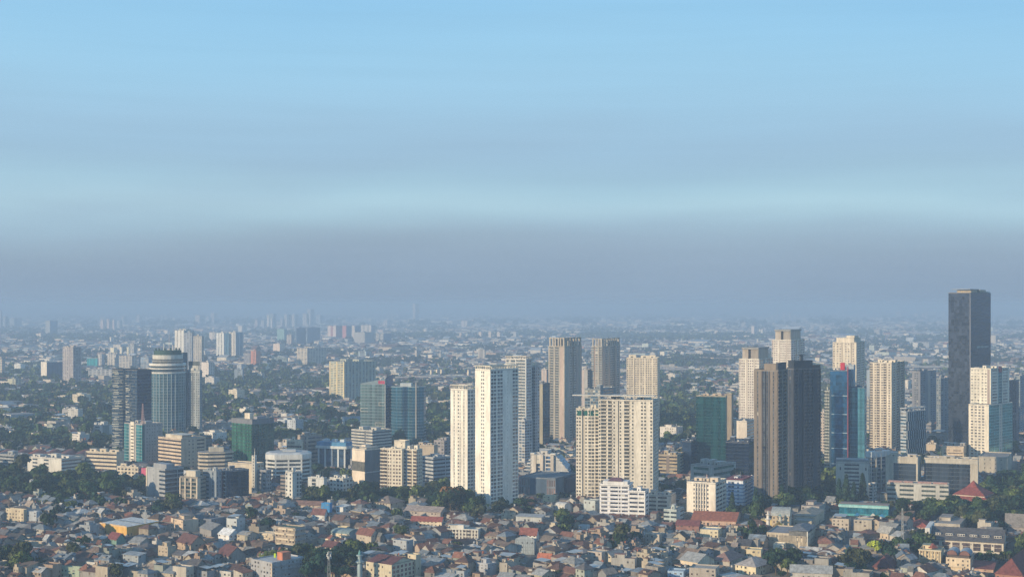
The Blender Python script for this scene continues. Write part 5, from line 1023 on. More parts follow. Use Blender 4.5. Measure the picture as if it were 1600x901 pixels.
def house_geo(w, d, h, kind, rh, wc, rc, st, rr, detail=2, feats=()):
    """dict of part name -> MB"""
    P = {}
    m = MB(); x, y = w / 2, d / 2
    for a, b in (((-x, -y), (x, -y)), ((x, -y), (x, y)), ((x, y), (-x, y)), ((-x, y), (-x, -y))):
        m.poly([(*a, 0), (*b, 0), (*b, h), (*a, h)], wc)
    if detail >= 2:
        for k in range(1, st): zb = h * k / st; m.box(-x - .1, x + .1, -y - .12, -y - .003, zb - .12, zb + .1, wc, bottom=True)
    P['wall'] = m
    m = MB(); roof_mb(m, kind, w, d, h, rh, rc, wc); P['roof'] = m
    if detail >= 1:
        m = MB()
        for side, L_ in (('f', w), ('l', d), ('r', d)):
            if detail == 1 and side == 'r': continue
            n = max(1, int(L_ / (3.0 if detail == 2 else 4)))
            for k in range(st):
                for i in range(n):
                    if rr.random() < (.38 if side == 'f' else .65): continue
                    c = (i + .5) * L_ / n - L_ / 2; ww = rr.choice((.45, .6, .8)); z0 = h * k / st + 1.0; z1 = min(h * (k + 1) / st - .35, z0 + 1.3)
                    if k == 0 and rr.random() < .3: z0 = .1
                    dc = rr.choice(((.05, .05, .055), (.07, .07, .075), (.10, .09, .08), (.14, .10, .08), (.22, .21, .19)))
                    o = .045
                    if side == 'f': m.poly([(c - ww, -y - o, z0), (c + ww, -y - o, z0), (c + ww, -y - o, z1), (c - ww, -y - o, z1)], dc, GLASS)
                    elif side == 'l': m.poly([(-x - o, c + ww, z0), (-x - o, c - ww, z0), (-x - o, c - ww, z1), (-x - o, c + ww, z1)], dc, GLASS)
                    else: m.poly([(x + o, c - ww, z0), (x + o, c + ww, z0), (x + o, c + ww, z1), (x + o, c - ww, z1)], dc, GLASS)
                    if detail == 2 and side == 'f' and rr.random() < .5: m.box(c - ww - .1, c + ww + .1, -y - .3, -y - o - .003, z1 + .02, z1 + .12, wc)
        if m.t: P['window'] = m
    if 'balcony' in feats:
        m = MB(); m.box(-x * .8, x * .5, -y - 1.3, -y - .003, h / st, h / st + .15, wc, bottom=True); m.box(-x * .8, x * .5, -y - 1.3, -y - 1.2, h / st + .153, h / st + 1.0, wc)
        for px_ in (-x * .75, x * .45): m.box(px_, px_ + .2, -y - 1.25, -y - 1.05, 0, h / st - .003, wc)
        P['balcony'] = m
    if 'tank' in feats:
        m = MB(); z = h + (.2 if kind == 'flat' else rh * .35); tx, ty = x * .45, y * .4
        for sx in (-.6, .6):
            for sy in (-.6, .6): m.bar((tx + sx, ty + sy, z - .2), (tx + sx, ty + sy, z + 1.8), .09, (.3, .3, .3), METAL, 4)
        m.lathe(tx, ty, [(.85, z + 1.8), (.85, z + 3.1), (.3, z + 3.5), (0, z + 3.5)], (.42, .14, .07) if rr.random() < .12 else (.42, .43, .44), METAL, 8); P['water_tank'] = m
    if 'dormer' in feats:
        m = MB(); z = h + rh * .25; m.box(-1.3, 1.3, -y * .75, -y * .2, z, z + 1.4, wc); m.box(-1.6, 1.6, -y * .85, -y * .15, z + 1.403, z + 1.6, rc, ROOF); P['dormer'] = m
    if 'room' in feats:                      # rooftop room or stair head
        m = MB(); z = h + .02; a, b = -x * .8, -x * .8 + w * .42; m.box(a, b, -y * .1, y * .85, z, z + 2.6, wc); m.box(a - .4, b + .4, -y * .1 - .4, y * .85 + .4, z + 2.603, z + 2.8, rc, ROOF, bottom=True)
        m.box(a + .5, a + 1.4, -y * .1 - .05, -y * .1 - .003, z + .1, z + 2, (.06, .05, .05), GLASS); P['rooftop_room'] = m
    if 'canopy' in feats:                    # metal sheet shelter over the roof terrace
        m = MB(); z = h + 2.5; m.poly([(-x * .9, -y * .9, z), (x * .6, -y * .9, z), (x * .6, y * .8, z + .7), (-x * .9, y * .8, z + .7)], (.45, .47, .48), METAL)
        m.poly([(-x * .9, -y * .9, z - .12), (x * .6, -y * .9, z - .12), (x * .6, -y * .9, z), (-x * .9, -y * .9, z)], (.3, .3, .3), METAL)
        for px_ in (-x * .88, x * .56):
            for py_ in (-y * .86, y * .7): m.bar((px_, py_, h), (px_, py_, z + .05), .08, (.3, .3, .3), METAL, 4)
        P['terrace_canopy'] = m
    if 'annex' in feats:
        m = MB(); aw, ad, ah = w * .45, 3.2, h * .42; ax = -x + aw * .5
        m.box(ax - aw / 2, ax + aw / 2, -y - ad, -y - .003, 0, ah, wc); m.poly([(ax - aw / 2 - .3, -y - ad - .4, ah), (ax + aw / 2 + .3, -y - ad - .4, ah), (ax + aw / 2 + .3, -y - .01, ah + .9), (ax - aw / 2 - .3, -y - .01, ah + .9)], (.30, .30, .30), ROOF)
        P['annex'] = m
    return P

def make_house(x, y, rz, w, d, h, kind, rh, wc, rc, st, rr, feats=(), name='house', label=None, cat='house', group=None, detail=2):
    r = empty(name, (x, y, 0), rz, label, cat, group)
    for k, m in house_geo(w, d, h, kind, rh, wc, rc, st, rr, detail, feats).items(): m.build(k, r, kind='stuff' if k == 'window' else None)
    return r
def PH(label, xl, xm, xr, ye, yb, al, kind, rh, wc, rc, st, feats=(), name='house', cat='house', lm=None, group=None, swap=False, dmax=60):
    """a low building from its photo outline (ye = eave row at the near corner)"""
    D0 = dist(yb); t0 = (xm - MIDX) / FPX; X0 = t0 * D0; a = radians(al); tl, tr = (xl - MIDX) / FPX, (xr - MIDX) / FPX
    WL = (X0 - tl * D0) / max(.15, cos(a) + tl * sin(a)); den = sin(a) - tr * cos(a); WR = min(dmax, (tr * D0 - X0) / den if den > .05 and xr > xm else 10); WR = max(4, WR); WL = max(4, WL)
    h = CAM_H - (ye - HORIZON) / FPX * D0
    cx, cyy = -WL / 2, WR / 2
    wx = X0 + cx * cos(a) + cyy * sin(a); wy = D0 - cx * sin(a) + cyy * cos(a)
    EXCL.append((wx, wy, hypot(WL, WR) / 2 * .92))
    if lm: mark((xl + xr) / 2, yb, lm)
    FRONT.append((xl - 1, xr + 1, D0, h)); CLEAR.append((xl, xr, D0))
    w, d, rz = WL, WR, -a
    if swap: w, d, rz = WR, WL, -a + pi / 2
    r = make_house(wx, wy, rz, w, d, h, kind, rh, wc, rc, st, random.Random(int(xl * 13 + yb)), feats, name, label, cat, group)
    return r, w, d, h
EXPL = 0
TILE = (.25, .085, .055); BROWN = (.13, .075, .06); GMET = (.30, .31, .31); LMET = (.55, .56, .55); DKROOF = (.09, .09, .095); ORNG = (.40, .14, .07)
def houses_named():
    global EXPL
    L = [
    ('yellow fronted warehouse with pale metal roof halves, left foreground', 156, 198, 248, 823, 838, 38, 'shed', 2, (.72, .44, .12), (.62, .64, .64), 1, (), 'warehouse', 'the yellow warehouse'),
    ('white barn like building with a bright metal gable roof and two dark windows', 341, 358, 377, 836, 847, 42, 'gable', 4, (.72, .73, .75), (.74, .76, .78), 2, (), 'house', 'the white barn like building'),
    ('cream hotel like block with a row of tall windows and cluttered flat roof', 267, 286, 310, 814, 832, 48, 'flat', 1, (.62, .50, .38), (.36, .30, .26), 4, ('room',), 'apartment_block', 'the cream block'),
    ('dark grey wide shed roof building with small dots of windows beside the cream block', 318, 330, 352, 812, 829, 30, 'flat', 1, (.20, .22, .26), (.25, .26, .28), 3, (), 'apartment_block', None),
    ('grey gabled warehouse right in front of the cream block', 312, 330, 358, 828, 842, 52, 'gable', 4, (.30, .29, .29), (.22, .23, .24), 1, (), 'warehouse', None),
    ('bluish white three floor house with a flat canopy, right of the dark dotted block', 354, 370, 383, 812, 832, 30, 'flat', 1, (.56, .60, .62), (.5, .52, .52), 3, ('canopy',), 'house', None),
    ('concrete four floor building with open cream balcony bands and a green roof deck', 430, 461, 477, 826, 858, 30, 'flat', 1, (.42, .36, .29), (.10, .16, .12), 4, (), 'apartment_block', 'the open concrete block'),
    ('grey apartment block with recessed windows and an orange roof room, cut by the lower edge', 392, 425, 478, 880, 912, 42, 'flat', 1, (.42, .43, .45), (.46, .49, .52), 5, (), 'apartment_block', 'the orange roomed apartments'),
    ('large cream flats with two dark red gable roofs, cut by the lower edge', 572, 612, 650, 884, 912, 36, 'flat', 1, (.62, .56, .42), (.45, .43, .38), 4, (), 'apartment_block', 'the large cream flats'),
    ('tall cream stair tower rising at the right end of the large cream flats', 637, 650, 658, 868, 904, 36, 'flat', 1, (.64, .57, .42), (.5, .47, .4), 6, (), 'apartment_block', None),
    ('plain grey blue four floor block standing above the large cream flats', 614, 635, 646, 846, 866, 34, 'flat', 1, (.40, .43, .46), (.36, .38, .4), 4, (), 'apartment_block', None),
    ('bright blue painted block behind brown roofed row', 502, 515, 518, 787, 803, 28, 'flat', 1, (.06, .26, .56), (.3, .4, .5), 4, (), 'house', 'the bright blue block'),
    ('row of cream terraces under one long brown roof left of the bright blue block', 461, 502, 508, 789, 798, 16, 'gable', 3, (.56, .47, .38), (.24, .15, .12), 2, (), 'row_house', None),
    ('white villa with brown gable roof and many balcony windows', 487, 507, 512, 803, 816, 22, 'gable', 4, (.70, .70, .68), (.20, .10, .09), 3, ('balcony',), 'house', None),
    ('white neoclassical row building with tall paired windows, left centre', 693, 747, 752, 828, 844, 14, 'flat', 1, (.64, .62, .55), (.4, .42, .42), 3, ('room',), 'row_house', 'the white neoclassical row'),
    ('grey blue hall with a lattice patterned front and stepped gable', 805, 835, 838, 844, 866, 14, 'flat', 1, (.30, .35, .38), (.26, .30, .33), 3, (), 'chapel', 'the lattice fronted hall'),
    ('bright white house with red brown gable roof above the lattice fronted hall', 812, 838, 842, 835, 846, 20, 'gable', 4.5, (.80, .80, .76), (.26, .10, .08), 2, ('balcony',), 'house', 'the white red roofed house'),
    ('long row of cream houses under one red tile roof, left of centre', 642, 690, 694, 814, 823, 14, 'gable', 3, (.72, .62, .48), (.32, .10, .08), 2, (), 'row_house', 'the red roofed row'),
    ('beige long roofed houses behind the long red roofed row', 632, 688, 700, 800, 812, 22, 'gable', 3.5, (.46, .40, .35), (.36, .30, .27), 2, (), 'row_house', None),
    ('grey house with wide hip roof at the tree edge below the white balconied apartments', 580, 610, 632, 786, 796, 32, 'hip', 5, (.50, .46, .38), (.24, .20, .18), 2, ('dormer',), 'house', None),
    ('white house with light steel roof at the tree edge left of centre', 525, 536, 548, 792, 802, 36, 'shed', 2, (.66, .68, .68), (.6, .62, .62), 2, (), 'house', None),
    ('cream flat topped house with a small terrace left of the open concrete block', 405, 428, 436, 834, 846, 24, 'flat', 1, (.50, .46, .38), (.40, .38, .34), 3, (), 'house', None),
    ('yellow cream house with square windows and a roof room, right of the open concrete block', 528, 542, 544, 824, 831, 18, 'flat', 1, (.72, .62, .40), (.45, .42, .36), 2, (), 'house', None),
    ('tall narrow cream house with red tile top right of the open concrete block', 498, 515, 524, 841, 853, 34, 'gable', 2, (.68, .60, .44), (.36, .15, .11), 2, (), 'house', None),
    ('wide green grey metal roofed hall right of the open concrete block', 518, 545, 562, 834, 842, 30, 'barrel', 3, (.26, .33, .34), (.22, .30, .32), 1, (), 'warehouse', None),
    ('house with a large dark brown roof and cream ridge, right of the open concrete block', 502, 520, 538, 856, 862, 36, 'gable', 4, (.34, .22, .20), (.16, .075, .07), 1, (), 'house', None),
    ('cream gabled house with dotted end wall, centre left foreground', 557, 580, 592, 836, 850, 40, 'gable', 4, (.50, .44, .36), (.22, .10, .08), 3, (), 'house', None),
    ('beige cream building with a barrel roof and golden dome neighbour', 1206, 1233, 1237, 806, 832, 16, 'barrel', 5.5, (.58, .48, .34), (.42, .44, .42), 4, (), 'mosque', 'the barrel roofed mosque'),
    ('long building wrapped in cream vertical louvres, beside the golden dome', 1198, 1262, 1276, 836, 857, 22, 'flat', 1, (.55, .48, .37), (.28, .28, .30), 3, (), 'school', 'the louvred building'),
    ('beige villa with a hip roof and red framed terrace behind the barrel roofed mosque', 1240, 1272, 1288, 806, 822, 24, 'hip', 3, (.66, .54, .40), (.34, .31, .26), 2, ('balcony',), 'house', None),
    ('grey villa with stepped flat roofs at the foot of the wide dark grey tower', 1252, 1280, 1290, 792, 808, 24, 'flat', 1, (.40, .38, .36), (.24, .20, .19), 3, ('room',), 'house', None),
    ('plain beige square house right behind the golden dome', 1240, 1268, 1274, 815, 828, 22, 'flat', 1, (.47, .42, .33), (.3, .3, .28), 2, (), 'house', None),
    ('long orange red tiled school roof behind the grey houses, right centre', 1080, 1150, 1158, 814, 822, 14, 'gable', 4, (.60, .42, .32), (.44, .15, .08), 1, (), 'school', 'the orange tiled school'),
    ('red roofed row with white dashes left of the orange tiled school', 1056, 1092, 1096, 821, 830, 14, 'gable', 3, (.34, .18, .15), (.26, .09, .08), 2, (), 'row_house', None),
    ('long grey gable warehouse with cream front, lower right centre', 1062, 1090, 1116, 878, 889, 46, 'gable', 4.5, (.72, .62, .48), (.36, .37, .37), 1, (), 'warehouse', 'the long grey warehouse'),
    ('pale grey roofed cream hall with dark side galleries, lower right centre', 1149, 1181, 1206, 885, 899, 40, 'hip', 4.5, (.72, .64, .45), (.36, .34, .34), 2, (), 'hall', 'the grey roofed cream hall'),
    ('pinkish brown hip roof house between the two grey roofed halls', 1112, 1140, 1162, 876, 884, 30, 'hip', 4.5, (.50, .46, .40), (.30, .19, .17), 1, (), 'house', None),
    ('yellow cream two windowed box house above the grey roofed cream hall', 1166, 1189, 1192, 860, 872, 18, 'flat', 1, (.70, .60, .40), (.42, .42, .32), 2, (), 'house', None),
    ('cream and white house with blue side right of the orange tiled school', 1094, 1122, 1128, 829, 841, 20, 'flat', 1, (.70, .62, .44), (.45, .46, .46), 2, (), 'house', None),
    ('cream walled barn with brown gable roof and three windows', 1049, 1064, 1078, 874, 884, 34, 'gable', 3.5, (.46, .36, .26), (.24, .20, .17), 1, (), 'house', None),
    ('plain beige tall blank walled house, lower right of the white office', 1008, 1030, 1040, 836, 854, 30, 'flat', 1, (.46, .41, .34), (.36, .34, .3), 3, (), 'house', None),
    ('grey beige blank block at the lower edge right of centre', 1077, 1118, 1124, 890, 908, 18, 'flat', 1, (.42, .38, .33), (.4, .38, .35), 3, (), 'house', None),
    ('small pale blue house at the lower edge', 1043, 1068, 1072, 894, 905, 16, 'flat', 1, (.38, .52, .68), (.4, .45, .5), 2, (), 'house', None),
    ('long grey metal roofed warehouse with roof vents at the lower right edge', 1235, 1300, 1310, 895, 906, 12, 'gable', 4, (.5, .48, .44), (.34, .36, .37), 1, (), 'warehouse', None),
    ('long hotel with dark grey roof, six dormers and white end wall', 1454, 1568, 1572, 848, 865, 22, 'gable', 7, (.62, .57, .48), (.12, .115, .12), 2, (), 'hotel', 'the long dormer roofed hotel'),
    ('beige villa group behind the long dormer roofed hotel', 1459, 1500, 1510, 820, 834, 24, 'flat', 1, (.46, .42, .36), (.34, .3, .27), 2, ('room',), 'house', None),
    ('ornate cream classical mansion with columns and a small red pyramid roof', 1436, 1470, 1475, 861, 880, 24, 'flat', 1, (.70, .58, .38), (.3, .32, .24), 3, ('balcony', 'room'), 'mansion', 'the ornate cream mansion'),
    ('cream three floor mansion under two curved metal roofs', 1478, 1516, 1520, 874, 893, 24, 'flat', 1, (.70, .58, .42), (.34, .3, .27), 3, ('balcony',), 'mansion', 'the curved roofed mansion'),
    ('grey low gabled hall with pale ribbed roof left of the lime green tree', 1370, 1388, 1402, 833, 843, 52, 'gable', 4.5, (.58, .48, .36), (.42, .41, .38), 1, (), 'hall', None),
    ('long plain building with grey metal roof right of the ribbed roof hall', 1390, 1404, 1424, 838, 845, 54, 'gable', 3, (.50, .46, .40), (.40, .42, .43), 1, (), 'warehouse', None),
    ('plain concrete grey square block with light wing, left of the turquoise sign house', 1334, 1362, 1366, 814, 830, 22, 'flat', 1, (.45, .41, .34), (.46, .42, .35), 3, (), 'house', None),
    ('cream roof terraces building at the foot of the turquoise hall', 1300, 1326, 1330, 812, 828, 22, 'flat', 1, (.52, .46, .38), (.38, .35, .32), 3, ('canopy',), 'house', None),
    ('red tile hip roofed house among trees right of the concrete square block', 1420, 1450, 1455, 823, 828, 22, 'hip', 4, (.50, .36, .3), (.36, .10, .07), 1, (), 'house', None),
    ('huge grey gabled roof at the right edge above the houses', 1571, 1604, 1612, 822, 832, 22, 'gable', 9, (.36, .33, .32), (.24, .225, .215), 1, (), 'warehouse', None),
    ('big dark red brown pyramid roof house, lower right foreground', 1364, 1392, 1404, 886, 891, 30, 'hip', 6.5, (.3, .16, .13), (.15, .06, .06), 1, (), 'house', 'the dark red pyramid roof house'),
    ('huge red tiled roof cut by the lower right corner', 1555, 1598, 1625, 898, 908, 30, 'hip', 9, (.4, .2, .15), (.20, .07, .06), 1, (), 'house', None),
    ('flat red brown roofed low row left of the lower right corner', 1518, 1552, 1556, 889, 894, 22, 'shed', 1, (.5, .36, .28), (.26, .09, .075), 1, (), 'row_house', None),
    ('beige cream four floor block at the left edge with small square windows', 9, 37, 39, 797, 817, 26, 'flat', 1, (.58, .50, .36), (.4, .38, .34), 4, (), 'apartment_block', 'the left beige block'),
    ('white grey windowed block joined right of the beige block at the left edge', 37, 57, 60, 800, 817, 20, 'flat', 1, (.46, .50, .54), (.35, .36, .38), 4, (), 'apartment_block', None),
    ('beige flat box with a dark window row, left foreground', 33, 65, 67, 848, 857, 18, 'flat', 1, (.56, .47, .36), (.5, .46, .4), 2, (), 'house', 'the beige flat box'),
    ('pale green house with many white columns at the lower left edge', 88, 124, 128, 888, 904, 20, 'flat', 1, (.42, .50, .38), (.36, .38, .36), 2, ('balcony',), 'house', 'the pale green house'),
    ('teal walled house with dark red gable roof before the yellow warehouse', 168, 182, 196, 842, 852, 40, 'gable', 4, (.20, .33, .28), (.22, .075, .07), 2, (), 'house', None),
    ('tall cream stepped house in the lower left foreground', 247, 262, 275, 855, 876, 34, 'flat', 1, (.50, .43, .33), (.4, .36, .31), 4, ('room',), 'house', 'the cream stepped house'),
    ('cream walled house with large dark brown gable roof left of the white barn like building', 276, 298, 322, 850, 862, 48, 'gable', 5.5, (.46, .36, .27), (.15, .08, .075), 2, (), 'house', None),
    ('house with a long dark brown roof sloping right, lower left centre', 340, 357, 384, 868, 882, 52, 'gable', 5.5, (.38, .34, .31), (.16, .075, .07), 2, (), 'house', None),
    ('grey house with three floor windowed front at the lower left', 192, 216, 228, 868, 884, 30, 'shed', 2, (.36, .40, .43), (.33, .37, .40), 3, (), 'house', None),
    ('white plastered house with a roof room at right centre above the warehouses', 1208, 1224, 1228, 852, 860, 20, 'flat', 1, (.82, .74, .58), (.5, .5, .46), 2, (), 'house', None),
    ('cream house with roof room below the taller white twin tower', 783, 802, 806, 803, 813, 18, 'flat', 1, (.60, .52, .40), (.42, .40, .36), 2, ('room',), 'house', None),
    ('pale grey long flat hall right of the round cornered house', 806, 846, 852, 808, 816, 20, 'shed', 2, (.48, .50, .50), (.38, .41, .43), 1, (), 'warehouse', None),
    ('bright cream building with a slanted white end, at the foot of the cream apartments', 848, 866, 872, 776, 786, 26, 'flat', 1, (.78, .68, .46), (.5, .46, .38), 3, (), 'house', None),
    ('light blue grey tall house at the foot of the white office', 912, 930, 938, 783, 800, 30, 'flat', 1, (.48, .53, .53), (.4, .43, .43), 3, (), 'house', None),
    ('white curved roof house left below the wide cream apartments', 868, 882, 892, 790, 802, 40, 'barrel', 2.5, (.64, .64, .62), (.62, .62, .60), 2, (), 'house', None),
    ('small white cube house with one big window left of the red roofs', 904, 918, 922, 822, 830, 24, 'flat', 1, (.64, .70, .74), (.6, .64, .66), 2, (), 'house', None),
    ('dark grey four floor house with a bright white top corner, lower centre', 744, 762, 776, 882, 900, 40, 'flat', 1, (.40, .42, .46), (.55, .55, .55), 4, ('room',), 'house', None),
    ('grey big blank walled house with one square window, lower right of centre', 918, 940, 952, 864, 880, 34, 'flat', 1, (.46, .41, .36), (.50, .47, .42), 3, ('tank',), 'house', None),
    ('concrete grey block with five narrow slits in its wall', 955, 992, 996, 874, 890, 16, 'flat', 1, (.42, .41, .38), (.26, .14, .13), 2, ('room',), 'house', None),
    ('orange tile roofed small house in the middle of the lower edge', 840, 860, 864, 872, 878, 20, 'gable', 3, (.5, .3, .22), (.48, .17, .10), 1, (), 'house', None),
    ]
    for (lab, xl, xm, xr, ye, yb, al, kind, rh, wc, rc, st, feats, nm, lm) in L:
        cat = {'house': 'house', 'warehouse': 'warehouse', 'apartment_block': 'apartment block', 'row_house': 'terrace', 'chapel': 'hall', 'mosque': 'mosque', 'school': 'school building', 'hall': 'hall', 'hotel': 'hotel', 'mansion': 'mansion'}[nm]
        r, w, d, h = PH(lab, xl, xm, xr, ye, yb, al, kind, rh, wc, rc, st, feats, nm, cat, lm)
        if nm == 'house': EXPL += 1
        y0 = -d / 2; x0 = w / 2
        if 'yellow fronted' in lab:
            bx(r, 'roof_gap', -w / 2, w / 2, -.6, .6, h + .9, h + 1.3, (.16, .22, .30), METAL); m = MB(); m.poly([(-w / 2 - .1, -d / 2 - .15, h - .5), (w / 2 + .1, -d / 2 - .15, h - .5), (w / 2 + .1, -d / 2 - .15, h + .6), (-w / 2, -d / 2 - .15, h + .6)], (.74, .45, .12)); m.build('fascia', r)
        if 'open concrete' in lab or 'four floor building with open' in lab:
            for k in range(1, 5):
                for a, b in (((0, .35), (.55, 1)), ((.1, .7), (.78, 1)), ((0, .5), (.6, 1)), ((.2, .6), (.65, .95)))[k - 1]: bx(r, 'balcony_panel', -w / 2 + w * a, -w / 2 + w * b, y0 - .9, y0 - .7, h * k / 4 - 1.2, h * k / 4, (.72, .62, .46))
                bx(r, 'floor_slab', -w / 2, w / 2, y0 - .69, y0 - .003, h * k / 4 - 1.2, h * k / 4 - .9, (.5, .44, .36)); bx(r, 'side_balcony', x0 + .003, x0 + .7, -d / 2, d / 2, h * k / 4 - 1.2, h * k / 4 - .2, (.36, .38, .4))
        if 'orange roof room' in lab:
            bx(r, 'orange_room', w * .05, w * .3, -2, 5, h + .02, h + 5, (.56, .22, .13)); bx(r, 'green_panel', -w * .05, w * .04, -3, -2.5, h + 1.2, h + 4, (.42, .62, .05)); bx(r, 'pale_corner_strip', x0 - 1, x0 + .3, y0 - .3, y0 + .5, 0, h, (.62, .52, .42))
            for k in range(5):
                for j in range(5): bx(r, 'balcony', x0 + .003, x0 + .8, -d / 2 + d * (.08 + .19 * j), -d / 2 + d * (.2 + .19 * j), h * k / 5 + .3, h * k / 5 + 1.4, (.40, .42, .45))
        if 'large cream flats' in lab and 'two dark red' in lab:
            for s_ in (-.26, .24):
                m = MB(); mm = MB(); roof_mb(mm, 'gable', w * .42, d * .9, 0, 3.2, (.16, .07, .07), (.62, .56, .42)); mm.build('gable_roof', r, (w * s_, 0, h + .82))
            m = MB()
            for k in range(4):
                for j in range(6): m.box(x0 + .004, x0 + .07, -d / 2 + d * (.06 + .16 * j), -d / 2 + d * (.14 + .16 * j), h * k / 4 + .8, h * k / 4 + 2.6, (.18, .10, .09), GLASS)
            m.build('side_window', r)
        if 'louvres' in lab:
            m = MB(); n = 46
            for k in range(2):
                for i in range(n):
                    if rnd.random() < .85: m.box(-w / 2 + w * i / n, -w / 2 + w * (i + .45) / n, y0 - .5, y0 - .05, .5 + k * h * .45, .3 + (k + 1) * h * .45, jit((.66, .57, .43), .15))
            m.build('louvre', r, kind='stuff'); bx(r, 'upper_glazing', w * .05, w * .48, y0 - .25, y0 - .003, h * .93, h + 2.6, (.16, .16, .15), GLASS); bx(r, 'white_end_wall', x0 - .6, x0 + .2, y0 - .5, y0 + .3, 0, h + 2.8, (.74, .72, .66))
            hr = MB(); roof_mb(hr, 'hip', w * .45, d * .8, 0, 2.5, (.16, .18, .21), (.5, .5, .5)); hr.build('hip_roof', r, (w * .25, 0, h + 2.7))
        if 'barrel roof and golden' in lab:
            bx(r, 'yellow_wing', -w / 2 - 9, -w / 2 - .01, -d / 2, -d / 2 + 9, 0, h * .72, (.72, .56, .26))
        if 'dormer' in lab and nm == 'hotel':
            for i in range(6):
                a = -w / 2 + w * (i + .5) / 6; m = MB(); z = h + 2.4; m.box(a - 2.6, a + 2.6, -d / 2 + d * .16, -d * .1, z, z + 1.7, (.62, .60, .55), top=(.14, .13, .13))
                m.build('dormer', r); m = MB()
                for j in (-1.7, 0, 1.7): m.box(a + j - .6, a + j + .6, -d / 2 + d * .16 - .08, -d / 2 + d * .16 - .004, z + .35, z + 1.35, (.06, .07, .09), GLASS)
                m.build('dormer_window', r)
            bx(r, 'white_end_wall', -w / 2 - 4, -w / 2 - .6, -d / 2, d / 2, 0, h + 8, (.72, .71, .68))
            m = MB()
            for k in range(3): m.box(-w / 2 - 2.6, -w / 2 - 1.4, -d / 2 - .06, -d / 2 - .004, 3 + k * 4, 5.2 + k * 4, (.05, .05, .06), GLASS)
            m.build('end_window', r)
            for i in range(7):
                a = -w / 2 + w * (i + .12) / 7; m = MB(); m.box(a, a + w * .1, y0 - .06, y0 - .004, 1.2, h - 1.4, (.09, .07, .07), GLASS); m.build('bay_window', r)
        if 'ornate cream' in lab:
            m = MB(); m.lathe(w * .05, 0, [(4, h + .9), (.1, h + 4.2)], (.28, .09, .07), ROOF, 4); m.build('pyramid_roof', r)
            m = MB()
            for i in range(7): m.bar((-w / 2 + w * (i + .3) / 7, y0 - .6, 0), (-w / 2 + w * (i + .3) / 7, y0 - .6, h), .28, (.78, .68, .5), WALL, 6)
            m.build('column', r, kind='stuff'); bx(r, 'cornice', -w / 2 - .5, w / 2 + .5, y0 - 1.1, y0 - .005, h + .003, h + .7, (.76, .66, .48))
        if 'two curved metal' in lab:
            for s_ in (-.26, .26):
                m = MB(); roof_mb(m, 'barrel', d * .9, w * .42, 0, 3.2, (.34, .40, .46), (.22, .12, .1)); m.build('curved_roof', r, (w * s_, 0, h + 2.6), rot=(0, 0, pi / 2)); 
            bx(r, 'roof_storey', -w / 2 + 1, w / 2 - 1, y0 + 3, d / 2 - 1, h + .01, h + 2.59, (.12, .10, .09))
        if 'lattice patterned' in lab:
            m = MB()
            for i in range(11):
                for k in range(4): m.box(-w / 2 + w * (i + .3) / 11, -w / 2 + w * (i + .62) / 11, y0 - .2, y0 - .005, 1 + k * h / 4.3, 2.6 + k * h / 4.3, (.46, .50, .52))
            m.build('lattice', r, kind='stuff'); m = MB(); m.poly([(-w / 2, y0 - .02, h + .8), (w / 2, y0 - .02, h + .8), (w * .2, y0 - .02, h + 2.8), (-w * .2, y0 - .02, h + 2.8)], (.36, .40, .43)); m.build('stepped_gable', r)
        if 'neoclassical' in lab:
            m = MB()
            for i in range(11):
                for k in range(3): m.box(-w / 2 + w * (i + .25) / 11, -w / 2 + w * (i + .7) / 11, y0 - .1, y0 - .05, .8 + k * h / 3, 3.0 + k * h / 3, (.07, .06, .06), GLASS)
            m.build('tall_window', r, kind='stuff'); bx(r, 'cornice', -w / 2 - .4, w / 2 + .4, y0 - .7, y0 - .005, h + .003, h + .6, (.7, .68, .62)); bx(r, 'centre_gable', -2.4, 2.4, y0 - .4, y0 + 3, h + .61, h + 3.6, (.70, .68, .62))
houses_named()

# golden dome, minarets, masts
def tower_thing(name, label, cat, px, yb, yt, builder, z0=0):
    X0, D0 = ground(px, yb); r = empty(name, (X0, D0, 0), 0, label, cat); builder(r, CAM_H - (yt - HORIZON) / FPX * D0); EXCL.append((X0, D0, 3)); return r
def b_dome(r, H):
    m = MB(); m.box(-5, 5, -5, 5, 0, H - 9, (.46, .42, .34)); m.build('wall', r)
    m = MB(); m.lathe(0, 0, [(3.6, H - 9), (3.6, H - 8)], (.5, .42, .3)); m.build('drum', r)
    m = MB(); m.lathe(0, 0, [(3.3, H - 8), (4.0, H - 6.6), (4.1, H - 5.4), (3.5, H - 3.8), (2.2, H - 2.4), (.8, H - 1.4), (0, H - 1.1)], (.80, .42, .08), GOLD, 20); m.build('gold_dome', r)
    m = MB(); m.bar((0, 0, H - 1.2), (0, 0, H), .12, (.7, .5, .2), METAL, 4); m.build('finial', r)
tower_thing('mosque_dome', 'shiny golden onion dome on a low prayer hall', 'mosque', 1217, 838, 812, b_dome)
def b_min(col, capc, rad=1.5):
    def f(r, H):
        m = MB(); m.lathe(0, 0, [(rad * 1.25, 0), (rad, H * .6)], col, WALL, 10); m.build('shaft', r)
        m = MB(); m.lathe(0, 0, [(rad, H * .6), (rad * 1.7, H * .63), (rad * 1.7, H * .67), (rad * .85, H * .671), (rad * .8, H * .8), (rad * 1.35, H * .82), (rad * 1.35, H * .85), (rad * .6, H * .851)], col, WALL, 10); m.build('gallery', r)
        m = MB(); m.lathe(0, 0, [(rad * .6, H * .851), (rad * .62, H * .9), (rad * .3, H * .96), (.05, H)], capc, WALL, 10); m.build('cap', r)
    return f
tower_thing('minaret', 'pale ringed minaret cut by the lower edge, left of the large cream flats', 'minaret', 562, 912, 858, b_min((.36, .45, .46), (.14, .32, .33), 1.6))
